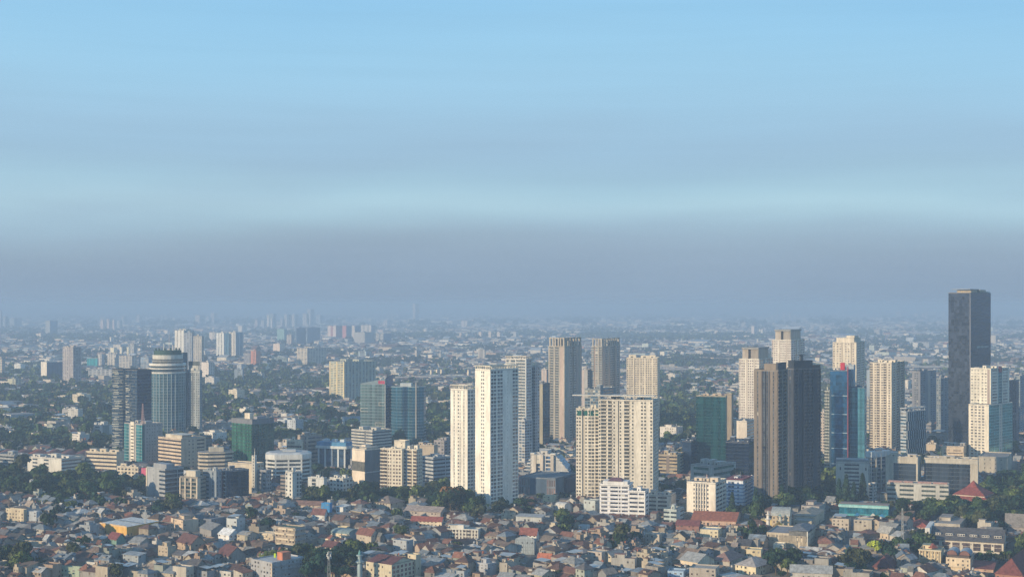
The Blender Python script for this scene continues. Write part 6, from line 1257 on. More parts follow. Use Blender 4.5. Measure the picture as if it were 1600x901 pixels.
tower_thing('minaret', 'white minaret left of the barrel roofed mosque', 'minaret', 1200, 834, 797, b_min((.72, .68, .62), (.6, .55, .5), 1.4))
tower_thing('minaret', 'white slim minaret with a teal cap in front of the barrel roofed mosque', 'minaret', 1219, 833, 801, b_min((.62, .6, .52), (.2, .36, .36), 1.2))
tower_thing('minaret', 'white pointed minaret right of the barrel roofed mosque', 'minaret', 1234, 828, 791, b_min((.7, .68, .62), (.65, .62, .56), .9))
def b_mast(col, rad=1.0, ants=True):
    def f(r, H):
        m = MB()
        for sx, sy in ((-1, -1), (1, -1), (1, 1), (-1, 1)): m.bar((rad * sx, rad * sy, 0), (rad * .35 * sx, rad * .35 * sy, H), .16, col, METAL, 4)
        n = int(H / 3)
        for k in range(n):
            w0 = rad * (1 - .65 * k / n); w1 = rad * (1 - .65 * (k + 1) / n); z0, z1 = k * H / n, (k + 1) * H / n
            m.bar((-w0, -w0, z0), (w1, -w1, z1), .09, col, METAL, 3); m.bar((w0, w0, z0), (-w1, w1, z1), .09, col, METAL, 3); m.bar((w0, -w0, z0), (w1, w1, z1), .09, col, METAL, 3); m.bar((-w0, w0, z0), (-w1, -w1, z1), .09, col, METAL, 3)
        m.build('lattice', r)
        if ants:
            m = MB()
            for k in range(9): a = 2 * pi * k / 3 + k * .3; z = H * (.8 + .06 * (k // 3)); m.box(1.3 * cos(a) - .25, 1.3 * cos(a) + .25, 1.3 * sin(a) - .25, 1.3 * sin(a) + .25, z, z + 1.8, (.75, .76, .76))
            m.build('antenna_panel', r)
    return f
tower_thing('telecom_mast', 'lattice telecom mast with white antenna panels, lower edge between trees', 'mast', 514, 918, 861, b_mast((.30, .32, .33), 1.1))
tower_thing('telecom_mast', 'slim grey lattice mast rising from the trees left of the dormer roofed hotel', 'mast', 1410, 850, 793, b_mast((.4, .42, .42), .9, False))
tower_thing('telecom_mast', 'thin pale mast rising behind the yellow warehouse', 'mast', 227, 833, 796, b_mast((.6, .6, .58), .7, False))
tower_thing('telecom_mast', 'thin pale pole with small panels in the dark trees at far left', 'mast', 49, 775, 749, b_mast((.62, .64, .6), .7))
tower_thing('telecom_mast', 'small mast in the tree belt below the white balconied apartments', 'mast', 642, 778, 764, b_mast((.6, .62, .6), .6))
# ================================================================== land use: where trees stand and where houses stand
TZ = [  # ellipses in photo ground rows: centre x, row, half width, half height, share of trees
 (90, 765, 150, 20, .97), (200, 772, 70, 14, .9), (-20, 755, 80, 28, .97), (330, 776, 90, 9, .85), (470, 785, 60, 9, .8), (560, 780, 120, 12, .97), (640, 778, 80, 13, .97), (700, 795, 34, 14, .97), (770, 802, 60, 6, .9),
 (860, 770, 50, 16, .9), (910, 765, 40, 10, .7), (820, 790, 30, 6, .7), (1000, 806, 55, 6, .8), (1170, 800, 45, 12, .85), (1240, 792, 40, 14, .9), (1320, 782, 45, 14, .95), (1290, 770, 20, 20, .9),
 (1420, 795, 80, 10, .6), (1520, 803, 90, 16, .96), (1590, 780, 50, 30, .97), (1550, 820, 80, 12, .9), (1410, 815, 50, 12, .85), (1450, 845, 45, 10, .9), (1420, 862, 45, 10, .9), (1580, 872, 60, 14, .93), (1370, 875, 30, 8, .8), (1340, 893, 34, 12, .92),
 (1215, 893, 30, 14, .92), (1040, 862, 12, 16, .8), (990, 850, 10, 6, .6), (510, 893, 45, 24, .93), (560, 870, 30, 12, .85), (470, 900, 40, 16, .85), (30, 893, 40, 12, .85), (105, 792, 45, 12, .7), (95, 810, 16, 8, .8), (1070, 842, 10, 10, .5), (1175, 835, 14, 22, .8),
 (875, 830, 12, 12, .7), (965, 858, 12, 12, .7), (365, 832, 14, 8, .8), (260, 803, 22, 9, .8), (40, 697, 90, 12, .95), (140, 700, 60, 12, .95), (60, 660, 110, 14, .85), (100, 625, 110, 18, .75), (170, 660, 30, 30, .6),
 (440, 690, 60, 14, .95), (490, 678, 60, 12, .9), (350, 640, 60, 26, .7), (420, 600, 110, 14, .85), (340, 598, 40, 14, .9), (480, 640, 60, 16, .5), (520, 690, 40, 12, .9), (540, 668, 40, 14, .8), (690, 672, 60, 24, .96), (640, 612, 40, 10, .7), (690, 620, 60, 10, .85), (640, 700, 60, 8, .8),
 (1060, 660, 50, 36, .96), (1060, 620, 60, 8, .7), (1090, 600, 90, 9, .6), (1090, 568, 70, 9, .93), (560, 576, 40, 6, .7), (620, 568, 60, 5, .6), (1480, 720, 80, 10, .8), (840, 700, 30, 20, .7), (1430, 735, 30, 10, .7), (700, 710, 30, 14, .8),
 (60, 590, 90, 10, .7), (260, 600, 60, 12, .7), (980, 528, 120, 5, .85), (1130, 529, 90, 5, .9), (700, 527, 120, 4, .5), (1560, 660, 60, 30, .7), (1400, 545, 60, 5, .7), (1250, 560, 70, 8, .7), (850, 540, 60, 5, .6), (300, 540, 80, 6, .5), (120, 530, 110, 5, .6), (1480, 533, 90, 5, .6), (500, 555, 80, 6, .5), (950, 640, 60, 20, .6),
 (240, 700, 40, 20, .6), (400, 720, 60, 14, .6), (1250, 640, 60, 30, .6), (1340, 590, 60, 10, .5), (1300, 720, 40, 20, .7), (20, 735, 60, 8, .6)]
TZ = np.array(TZ, float)
def px_mid(cx): return cx < 600
def tree_share(px, py):
    base = np.where(py > 780, .02, np.where(py > 640, np.where(px < 620, .12, .09), np.where(py > 560, .09, .05)))
    # slow patches so that green and built areas alternate
    ph = np.sin(px * .031 + py * .11) * np.sin(px * .017 - py * .23 + 1.3)
    base = base + np.where(py < 780, .22 * ph, .02 * ph)
    for cx, cyy, rx, ry, p in TZ:
        q = ((px - cx) / rx) ** 2 + ((py - cyy) / ry) ** 2
        base = np.where(q < 1, np.maximum(base, np.where(py < 640, p * .58, np.where(py < 742, p * (.68 if px_mid(cx) else .88), p if p > .84 else p * .62))), base)
    return base

def districts(dmin, dmax, seedn, size, cell, marg=1.12, jx=.25, rngs=3):
    """jittered plots on locally aligned grids between two distances; returns x, y, rotation"""
    R = np.random.default_rng(rngs)
    hw = 800 / FPX * marg
    sy = np.sqrt(R.uniform(dmin ** 2, dmax ** 2, seedn)); sx = R.uniform(-1, 1, seedn) * hw * sy
    ang = np.radians(R.choice([-36, -30, -42, -22, -50, -12], seedn) + R.uniform(-6, 6, seedn))
    X, Y, A = [], [], []
    # assign lattice points of each seed's grid to the nearest seed
    for i in range(seedn):
        n = int(size / cell) + 1
        g = np.arange(-n, n + 1) * cell
        gx, gy = np.meshgrid(g, g); gx = gx.ravel() + R.uniform(-jx, jx, gx.size) * cell; gy = gy.ravel() + R.uniform(-jx, jx, gy.size) * cell * .8
        c, s_ = cos(ang[i]), sin(ang[i]); x = sx[i] + gx * c - gy * s_; y = sy[i] + gx * s_ + gy * c
        k = (y > dmin) & (y < dmax) & (np.abs(x) < hw * y + 30); x, y = x[k], y[k]
        if not len(x): continue
        d = (x[:, None] - sx[None]) ** 2 + (y[:, None] - sy[None]) ** 2
        k = d.argmin(1) == i
        X.append(x[k]); Y.append(y[k]); A.append(np.full(k.sum(), ang[i]))
    return np.concatenate(X), np.concatenate(Y), np.concatenate(A)
EX = np.array(EXCL)
def free(x, y, pad=0.0):
    ok = np.ones(len(x), bool)
    for cx, cyy, r in EX: ok &= (x - cx) ** 2 + (y - cyy) ** 2 > (r + pad) ** 2
    return ok

FRONT.append((1354, 1378, ground(1366, 868)[1], 12)); FRONT.append((686, 724, ground(704, 804)[1], 24)); CLEAR.append((1356, 1376, ground(1366, 868)[1]))
def allowed(px, y, hw):
    h_ = np.full(len(px), 99.0); w = hw / y * FPX
    for xl, xr, D0, hh in FRONT:
        k = (px + w > xl) & (px - w < xr) & (y < D0 + 2) & (y > D0 - 75)
        h_[k] = np.minimum(h_[k], .10 * hh + .6 + (CAM_H - .12 * hh) / D0 * (D0 - y[k]))
    for xl, xr, D0 in CLEAR:
        k = (px + w * .7 > xl) & (px - w * .7 < xr) & (y < D0 + 2) & (y > D0 - 13); h_[k] = 0
    return h_
WALLP = np.array([(.46, .45, .42), (.40, .38, .35), (.56, .52, .45), (.62, .56, .44), (.50, .44, .35), (.36, .38, .40), (.66, .64, .60), (.42, .46, .50), (.55, .45, .36), (.43, .47, .42), (.50, .38, .29), (.33, .31, .29), (.52, .50, .47)])
WALLN = ['grey white', 'concrete grey', 'off white', 'cream', 'beige', 'slate grey', 'white', 'bluish grey', 'tan', 'pale green', 'peach', 'dark grey', 'light grey']
ROOFP = np.array([(.20, .105, .082), (.13, .08, .068), (.28, .135, .095), (.27, .28, .28), (.20, .15, .12), (.44, .45, .45), (.12, .12, .13), (.20, .24, .28), (.33, .27, .22), (.29, .25, .23), (.155, .085, .072)])
ROOFN = ['red brown', 'dark brown', 'orange tile', 'grey metal', 'rusty brown', 'pale metal', 'charcoal', 'blue grey', 'weathered tan', 'faded brown', 'maroon']
ROOFW = np.array([.15, .13, .04, .15, .11, .07, .09, .10, .05, .07, .04]); ROOFW /= ROOFW.sum()
KINDS = ['gable', 'hip', 'flat', 'shed']

class Batch:
    def __init__(s): s.V = []; s.L = []; s.T = []; s.C = []; s.M = []; s.n = 0
    def add_template(s, mb, x, y, rz, sx, sy, sz, ca, cb):
        """mb colours: red channel sentinel 9 = channel a (walls), 8 = channel b (roof)"""
        N_ = len(x)
        if N_ == 0: return
        V = np.array(mb.v, np.float32); nV = len(V); c, s_ = np.cos(rz), np.sin(rz)
        vx = V[None, :, 0] * sx[:, None]; vy = V[None, :, 1] * sy[:, None]; vz = V[None, :, 2] * sz[:, None]
        P = np.stack([vx * c[:, None] - vy * s_[:, None] + x[:, None], vx * s_[:, None] + vy * c[:, None] + y[:, None], vz], -1).reshape(-1, 3)
        L = (np.array(mb.l)[None] + (s.n + np.arange(N_) * nV)[:, None]).ravel(); s.n += N_ * nV
        C = np.array(mb.c, np.float32); isA, isB = C[:, 0] == 9, C[:, 0] == 8
        CC = np.repeat(C[None], N_, 0); CC[:, isA] = ca[:, None]; CC[:, isB] = cb[:, None]
        s.V.append(P); s.L.append(L); s.T.append(np.tile(mb.t, N_)); s.C.append(CC.reshape(-1, 3)); s.M.append(np.tile(mb.m, N_))
    def build(s, name, label, cat):
        me = mesh_from(name, np.concatenate(s.V), np.concatenate(s.L), np.concatenate(s.T), np.concatenate(s.C), np.concatenate(s.M))
        o = link(name, me); tag(o, label, cat, kind='stuff'); 
        return len(me.polygons)
def merge(P):
    m = MB()
    for q in P.values():
        n = len(m.v); m.v += q.v; m.l += [i + n for i in q.l]; m.t += q.t; m.c += q.c; m.m += q.m
    return m
SA, SB_ = (9, 9, 9), (8, 8, 8)
def templates(detail, n, seed):
    rr = random.Random(seed); T = []
    for i in range(n):
        kind = rr.choices(KINDS, (.42, .24, .21, .13))[0]; st = rr.choice((1, 1, 2, 2, 2)) if kind != 'flat' else rr.choice((1, 2, 2, 3, 3)); w, d = rr.uniform(6.5, 12.5), rr.uniform(7, 11.5); h = 3.05 * st + rr.uniform(-.2, .8)
        f = []
        if detail >= 1:
            if kind == 'flat': f += rr.choice(([], ['room'], ['canopy'], ['tank'], ['room', 'tank']))
            elif rr.random() < .25: f.append('tank')
            if rr.random() < .3: f.append('annex')
        rh = rr.uniform(1.8, 3.2) if kind != 'shed' else 1.6
        T.append(merge(house_geo(w, d, h, kind, rh, SA, SB_, st, rr, detail, f)))
    return T

def lay(name, label, x, y, rz, T, R, smin=.85, smax=1.2, bright=0.0, scale=None, cap=None):
    b = Batch(); N_ = len(x); k = R.integers(0, len(T), N_)
    flip = R.integers(0, 4, N_) * (pi / 2); flip = np.where(R.random(N_) < .7, np.where(flip > pi / 4, 0, flip) + (R.random(N_) < .35) * pi / 2, flip)
    wi = R.integers(0, len(WALLP), N_); ri = R.choice(len(ROOFP), N_, p=ROOFW)
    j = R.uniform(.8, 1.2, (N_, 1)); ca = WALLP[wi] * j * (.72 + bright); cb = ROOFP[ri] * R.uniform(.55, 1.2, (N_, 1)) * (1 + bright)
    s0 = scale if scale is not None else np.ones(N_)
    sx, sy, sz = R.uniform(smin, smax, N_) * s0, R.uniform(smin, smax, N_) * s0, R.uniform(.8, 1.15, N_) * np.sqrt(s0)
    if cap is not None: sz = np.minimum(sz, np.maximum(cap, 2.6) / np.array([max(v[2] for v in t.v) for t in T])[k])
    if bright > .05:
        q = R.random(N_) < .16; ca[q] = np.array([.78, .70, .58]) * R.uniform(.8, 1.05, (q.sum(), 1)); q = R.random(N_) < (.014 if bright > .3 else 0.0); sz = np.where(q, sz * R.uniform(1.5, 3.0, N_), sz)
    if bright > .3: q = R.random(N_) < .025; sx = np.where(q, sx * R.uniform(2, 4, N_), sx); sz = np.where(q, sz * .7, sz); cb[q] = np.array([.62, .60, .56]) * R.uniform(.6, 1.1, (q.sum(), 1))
    for i, t in enumerate(T):
        q = k == i; b.add_template(t, x[q], y[q], (rz + flip)[q], sx[q], sy[q], sz[q], ca[q].astype(np.float32), cb[q].astype(np.float32))
    return b.build(name, label, 'houses')
nf_total = 0

# ---------------------------------------------------------------- wording by landmark
MK = MARKS
def where(px, py, second=False, skip=None):
    best = sorted(MK, key=lambda m: ((px - m[0]) / 1.0) ** 2 + ((py - m[1]) * 3.2) ** 2)
    m = best[1 if second else 0]
    dx, dy = px - m[0], (py - m[1]) * 2.2
    if abs(dx) > abs(dy): rel = 'right of' if dx > 0 else 'left of'
    else: rel = 'in front of' if dy > 0 else 'behind'
    return rel + ' ' + m[2], hypot(dx, dy)
USED = {}
def fix(l): 
    w = l.split()
    return ' '.join(w[:16]).rstrip(',')
DUP = [0]
def unique(opts):
    for o in opts:
        if o not in USED and 4 <= len(o.split()) <= 16: USED[o] = 1; return o
    DUP[0] += 1
    return opts[0]

# ---------------------------------------------------------------- near houses
R1 = np.random.default_rng(21)
x, y, a = districts(925, 1480, 46, 140, 10.0, rngs=31)
px, py = topix(x, y)
ts = tree_share(px, py); u = R1.random(len(x))
ok = free(x, y, 3.0)
istree = (u < ts) & ok; ish = (~(u < ts)) & ok
tx, ty = [x[istree]], [y[istree]]
hx, hy, ha, hpx, hpy = x[ish], y[ish], a[ish], px[ish], py[ish]
al_ = allowed(hpx, hy, 6.0); kk = al_ > 3.0; hx, hy, ha, hpx, hpy, al_ = hx[kk], hy[kk], ha[kk], hpx[kk], hpy[kk], al_[kk]
LANES = [[(822, 901), (838, 862), (850, 835), (868, 806)], [(1322, 860), (1331, 838), (1333, 808)], [(236, 880), (300, 846), (330, 822)], [(690, 880), (760, 862), (838, 852)]]
def lane_ok(x, y, w=4.2):
    ok = np.ones(len(x), bool)
    for ln in LANES:
        P = [ground(*p) for p in ln]
        for (x0, y0), (x1, y1) in zip(P[:-1], P[1:]):
            t = np.clip(((x - x0) * (x1 - x0) + (y - y0) * (y1 - y0)) / ((x1 - x0) ** 2 + (y1 - y0) ** 2), 0, 1); ok &= np.hypot(x - x0 - t * (x1 - x0), y - y0 - t * (y1 - y0)) > w + 4
    return ok
kk = lane_ok(hx, hy); hx, hy, ha, hpx, hpy, al_ = hx[kk], hy[kk], ha[kk], hpx[kk], hpy[kk], al_[kk]
order = np.argsort(hy + np.where((hpx < -8) | (hpx > 1608) | (hpy > 912), 1e5, 0))
NI = 300 - EXPL
ind, rest = order[:NI], order[NI:]
rh_ = random.Random(99)
for i in ind:
    X, Y = float(hx[i]), float(hy[i]); kind = rh_.choices(KINDS, (.42, .24, .22, .12))[0]; st = rh_.choice((1, 2, 2, 2, 3)) if kind != 'flat' else rh_.choice((2, 2, 2, 3, 3))
    if al_[i] < 13: st = 1 if al_[i] < 8.5 else 2
    w, d = rh_.uniform(7, 14), rh_.uniform(7, 12); h = 3.1 * st + rh_.uniform(-.2, .8); rh0 = rh_.uniform(2, 3.4)
    if al_[i] < 6.5: h = 2.7; rh0 = 1.2
    wi = rh_.randrange(len(WALLP)); ri = rh_.choices(range(len(ROOFP)), ROOFW)[0]
    wc = jit(tuple(WALLP[wi] * .76), .2); rc = jit(tuple(ROOFP[ri]), .15)
    f = []
    if kind == 'flat': f += rh_.choice(([], ['room'], ['canopy'], ['tank'], ['room', 'tank'], ['canopy']))
    else:
        if rh_.random() < .22: f.append('tank')
        if kind != 'shed' and rh_.random() < .2: f.append('dormer')
    if st > 1 and rh_.random() < .3: f.append('balcony')
    elif rh_.random() < .3: f.append('annex')
    rz = float(ha[i]) + (pi / 2 if rh_.random() < .35 else 0)
    fl = {1: 'single floor', 2: 'two floor', 3: 'three floor', 4: 'four floor'}[st]
    rd = {'flat': 'flat roof', 'gable': ROOFN[ri] + ' gable roof', 'hip': ROOFN[ri] + ' hip roof', 'shed': 'sloping ' + ROOFN[ri] + ' roof'}[kind]
    ft = {'room': 'roof room', 'canopy': 'roof canopy', 'tank': 'water tank', 'dormer': 'dormer', 'balcony': 'balcony', 'annex': 'lean-to'}
    fx = ' and '.join(ft[q] for q in f[:1]); fx = (' and ' + fx) if fx else ''
    fx2 = ft[f[-1]] if f else ''
    w1, d1 = where(hpx[i], hpy[i]); w2, d2 = where(hpx[i], hpy[i], True)
    far_ = 'close ' if d1 < 30 else ''
    b_ = '%s %s house' % (fl, WALLN[wi])
    lab = unique(['%s with %s, %s' % (b_, rd, w1), '%s with %s%s, %s' % (b_, rd, fx, w1), '%s with %s%s, %s' % (b_, rd, fx, w2), '%s with %s, %s%s' % (b_, rd, 'close ' if d1 < 40 else 'further ', w1),
                  'broad %s with %s, %s' % (b_, rd, w1), 'broad %s with %s, %s' % (b_, rd, w2), 'narrow %s with %s, %s' % (b_, rd, w1), 'narrow %s with %s, %s' % (b_, rd, w2),
                  '%s house with %s, %s' % (WALLN[wi], rd, w1), '%s house with %s, %s' % (WALLN[wi], rd, w2), '%s house, %s and %s' % (WALLN[wi], w1, w2), '%s house with %s, further %s' % (WALLN[wi], rd, w1), 'low %s house, %s and %s' % (WALLN[wi], w1, w2)])
    make_house(X, Y, rz, w, d, h, kind, rh0, wc, rc, st, rh_, f, 'house', lab, 'house', 'houses packed across the foreground')
T2 = templates(2, 26, 5); T1 = templates(1, 22, 6); T0 = templates(0, 16, 7)
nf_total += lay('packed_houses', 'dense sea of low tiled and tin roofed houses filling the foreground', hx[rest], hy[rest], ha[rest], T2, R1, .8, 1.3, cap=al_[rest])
# infill of small roofs and walls between the near houses
x2, y2, a2 = districts(925, 1480, 46, 140, 15, rngs=31)
p2, q2 = topix(x2 + 5, y2 + 5); k = (R1.random(len(x2)) > tree_share(p2, q2)) & free(x2 + 5, y2 + 5, 2) & (R1.random(len(x2)) < .95) & lane_ok(x2 + 5, y2 + 5, 2)
nf_total += lay('roof_infill', 'small sheds and lean-to roofs squeezed between the foreground houses', x2[k] + 5, y2[k] + 5, a2[k], T1, R1, .3, .75, scale=np.full(k.sum(), .9), cap=allowed(p2[k], y2[k] + 5, 3.0))
# mid rise blocks standing out of the hazy houses
rm = random.Random(61); placed = []
EXm = np.array(EXCL)
while len(placed) < 95:
    px_, yb_ = rm.uniform(5, 1595), 540 + 160 * rm.random() ** 1.5; X, Y = ground(px_, yb_)
    st = rm.choice((4, 4, 5, 6, 7)); w, dp = rm.uniform(14, 30), rm.uniform(12, 22)
    if ((EXm[:, 0] - X) ** 2 + (EXm[:, 1] - Y) ** 2 < (EXm[:, 2] + 18) ** 2).any() or any(hypot(X - a_, Y - b_) < 45 for a_, b_ in placed): continue
    if yb_ > 640 and allowed(np.array([px_]), np.array([Y]), 14.0)[0] < st * 3.3: continue
    placed.append((X, Y)); wi = rm.choice([0, 2, 3, 4, 6, 7, 12, 5]); wc = tuple(np.minimum(.82, WALLP[wi] * rm.uniform(1.05, 1.35))); rz = -radians(rm.choice((20, 30, 36, 42)))
    w1, _ = where(px_, yb_); w2, _ = where(px_, yb_, True); nn = {4: 'four floor', 5: 'five floor', 6: 'six floor', 7: 'seven floor'}[st]; wd = 'wide' if w > 22 else 'compact'
    rf = rm.choice((8, 3, 9, 5)); rd = ROOFN[rf]
    lab = unique(['%s %s %s block in haze, %s' % (wd, WALLN[wi], nn, w1), '%s %s block in haze, %s' % (wd, WALLN[wi], w2), '%s %s block, %s and %s' % (wd, WALLN[wi], w1, w2), '%s %s block with %s roof, %s' % (wd, WALLN[wi], rd, w1), '%s hazy block with %s roof, %s' % (nn, rd, w2), '%s %s hazy block %s' % (WALLN[wi], nn, w1)])
    make_house(X, Y, rz, w, dp, st * 3.3, 'flat', 1, wc, tuple(ROOFP[rf]), st, rm, ('room', 'tank') if rm.random() < .5 else ('room',), 'mid_rise_block', lab, 'building', 'mid rise blocks among the hazy houses')
    EX = np.vstack([EX, [X, Y, hypot(w, dp) / 2 + 2]])
# middle distance
TF = []
for i in range(6):
    w, dd, h = 5 + i % 3, 5 + (i * 7) % 4, 4 + 1.6 * (i % 4); m = MB()
    m.poly([(-w, -dd, 0), (w, -dd, 0), (w, -dd, h), (-w, -dd, h)], SA); m.poly([(-w, dd, 0), (-w, -dd, 0), (-w, -dd, h), (-w, dd, h)], SA); m.poly([(w, -dd, 0), (w, dd, 0), (w, dd, h), (w, -dd, h)], SA); m.poly([(w, dd, 0), (-w, dd, 0), (-w, dd, h), (w, dd, h)], SA)
    if i % 2: m.poly([(-w, -dd, h), (w, -dd, h), (w, dd, h), (-w, dd, h)], SB_, ROOF)
    else: m.poly([(-w, -dd, h), (w, -dd, h), (w, 0, h + 3), (-w, 0, h + 3)], SB_, ROOF); m.poly([(w, dd, h), (-w, dd, h), (-w, 0, h + 3), (w, 0, h + 3)], SB_, ROOF)
    TF.append(m)
for (d0, d1, sn, size, cell, T, sm, sM, nm, lb, rg, br) in (
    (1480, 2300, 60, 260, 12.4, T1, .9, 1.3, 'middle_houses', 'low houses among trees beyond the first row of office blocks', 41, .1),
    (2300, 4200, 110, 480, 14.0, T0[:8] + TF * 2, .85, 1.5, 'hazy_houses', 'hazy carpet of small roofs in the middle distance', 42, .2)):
    x, y, a = districts(d0, d1, sn, size, cell, rngs=rg)
    px, py = topix(x, y); ts = tree_share(px, py); u = R1.random(len(x)); ok = free(x, y, 4); istree = (u < ts) & ok; ish = (u >= ts) & ok
    tx.append(x[istree]); ty.append(y[istree])
    big = np.where(R1.random(ish.sum()) < .06, 1.9, 1.0)
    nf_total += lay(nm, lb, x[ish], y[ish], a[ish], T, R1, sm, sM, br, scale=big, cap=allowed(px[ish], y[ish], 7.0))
# far: low boxes getting larger with distance
def scatter(d0, d1, n, seed, pw=2.0):
    R = np.random.default_rng(seed); yy = (R.random(n) * (d1 ** pw - d0 ** pw) + d0 ** pw) ** (1 / pw); xx = R.uniform(-1, 1, n) * .40 * yy
    return xx, yy
far_tx, far_ty = [], []
for (d0, d1, n, sc, nm, lb, sd_, pw) in ((4200, 7000, 36000, 1.15, 'distant_roofs', 'tiny distant roofs fading into haze', 51, 1.6), (7000, 12000, 36000, 1.5, 'far_roofs', 'far city roofs dissolving in haze', 52, 1.0), (12000, 30000, 15000, 3.2, 'horizon_roofs', 'last visible roofs at the hazy horizon', 53, .4)):
    x, y = scatter(d0, d1, n, sd_, pw); px, py = topix(x, y); ts = tree_share(px, py); u = R1.random(len(x)); ok = free(x, y, 5)
    dn = .62 + .38 * np.sin(x * .0021 + y * .0009) * np.sin(x * .0007 - y * .0016 + 2) + .2 * np.sin(x * .006 + 1) * np.sin(y * .004); k = (u >= ts) & ok & (R1.random(len(x)) < dn + .12); t_ = (u < ts) & ok; far_tx.append((x[t_], y[t_], sc))
    s_ = sc * np.exp(R1.normal(0, .45, k.sum()))
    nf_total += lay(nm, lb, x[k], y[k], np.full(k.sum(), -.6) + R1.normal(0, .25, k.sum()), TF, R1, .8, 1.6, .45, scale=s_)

# ================================================================== trees
def crown_geo(R, n, leaf, rx, rz, zc, lobes=7, kind='round'):
    m = MB(); L_ = []
    for i in range(lobes):
        t = R.random() * 2 * pi; q = sqrt(R.random()) * .62; L_.append((cos(t) * q * rx, sin(t) * q * rx, zc + R.uniform(-.35, .55) * rz, R.uniform(.38, .62)))
    G = []
    for i in range(n):
        lx, ly, lz, lr = L_[i % lobes]; th = R.random() * 2 * pi; ph = math.acos(R.uniform(-.55, 1)); k = lr * R.uniform(.85, 1.08)
        nx, ny, nz = sin(ph) * cos(th), sin(ph) * sin(th), cos(ph)
        if kind == 'cone':
            zz = R.random() ** .8; rr_ = rx * (1 - zz) ** .8 * R.uniform(.5, 1.05) + .3; c = (rr_ * cos(th), rr_ * sin(th), zc - rz + 2 * rz * zz)
        else: c = (lx + nx * k * rx, ly + ny * k * rx, lz + nz * k * rz)
        nv = mathutils.Vector((nx + R.uniform(-.6, .6), ny + R.uniform(-.6, .6), nz + R.uniform(-.4, .6))).normalized(); a_ = nv.orthogonal().normalized(); b_ = nv.cross(a_); s_ = leaf * R.uniform(.6, 1.3); an = R.random() * 3
        a2, b2 = a_ * cos(an) + b_ * sin(an), b_ * cos(an) - a_ * sin(an); C = mathutils.Vector(c)
        v = R.uniform(.6, 1.45); col = (v * 9, 9, 9) if False else None
        pts = [tuple(C - a2 * s_ - b2 * s_ * .7), tuple(C + a2 * s_ * .9 - b2 * s_ * .8), tuple(C + a2 * s_ * .7 + b2 * s_), tuple(C - a2 * s_ * .8 + b2 * s_ * .8 + nv * s_ * .35)]
        G.append((pts, v))
    return G
def tree_trunk(h, rx, col=(.10, .075, .05)):
    m = MB(); m.bar((0, 0, 0), (0, 0, h * .55), .38, col, BARK, 6, .22)
    for k in range(4): a_ = k * pi / 2 + .4; m.bar((0, 0, h * (.36 + .05 * k)), (cos(a_) * rx * .55, sin(a_) * rx * .55, h * .72), .18, col, BARK, 4, .06)
    return m
GRN = {'dark green': (.024, .050, .020), 'mid green': (.046, .082, .026), 'yellowish green': (.08, .11, .028), 'bluish green': (.020, .05, .030), 'olive green': (.055, .065, .026), 'deep green': (.016, .038, .018)}
Rt = random.Random(4)
CROWNS = {}
for gname, gc_ in GRN.items():
    for v in range(2):
        m = MB()
        for pts, s_ in crown_geo(Rt, 430, .72, 5.2, 4.0, 7.6, 8): m.poly(pts, (gc_[0] * s_, gc_[1] * s_, gc_[2] * s_), LEAF)
        CROWNS[gname, 'broad', v] = m.mesh('crown')
    m = MB()
    for pts, s_ in crown_geo(Rt, 520, .75, 3.8, 9.5, 12, 8, 'cone'): m.poly(pts, (gc_[0] * s_, gc_[1] * s_, gc_[2] * s_), LEAF)
    CROWNS[gname, 'tall', 0] = m.mesh('crown')
TRB = tree_trunk(8, 5).mesh('trunk'); TRT = tree_trunk(18, 2.5).mesh('trunk')
def tree(x, y, s_, gname, shape, label, group='trees between and behind the houses', v=0, sz=None, rot=None):
    r = empty('tree', (x, y, 0), Rt.uniform(0, 6.3) if rot is None else rot, label, 'tree', group)
    r.scale = (s_, s_, sz or s_)
    link('trunk', TRT if shape == 'tall' else TRB, r); link('crown', CROWNS[gname, shape, v], r)
    return r
def palm(px, yb, hgt, label):
    X0, D0 = ground(px, yb); r = empty('palm_tree', (X0, D0, 0), 0, label, 'palm tree')
    m = MB(); m.bar((0, 0, 0), (.4, 0, hgt), .28, (.16, .13, .10), BARK, 6, .18); m.build('trunk', r)
    m = MB()
    for k in range(14):
        a_ = k * 2 * pi / 14 + Rt.uniform(-.2, .2); up = Rt.uniform(.2, 1.3); P = [mathutils.Vector((.4 + cos(a_) * t * 3.4, sin(a_) * t * 3.4, hgt + up * t * 2 - 2.6 * t * t)) for t in (0, .35, .7, 1.0)]
        s_ = mathutils.Vector((-sin(a_), cos(a_), 0))
        for q in range(3):
            w0, w1 = (.15, .55, .45, .05)[q], (.15, .55, .45, .05)[q + 1]; m.poly([tuple(P[q] - s_ * w0), tuple(P[q + 1] - s_ * w1), tuple(P[q + 1] + s_ * w1), tuple(P[q] + s_ * w0)], (.05, .09, .03), LEAF)
    m.build('crown', r)
NT = 0
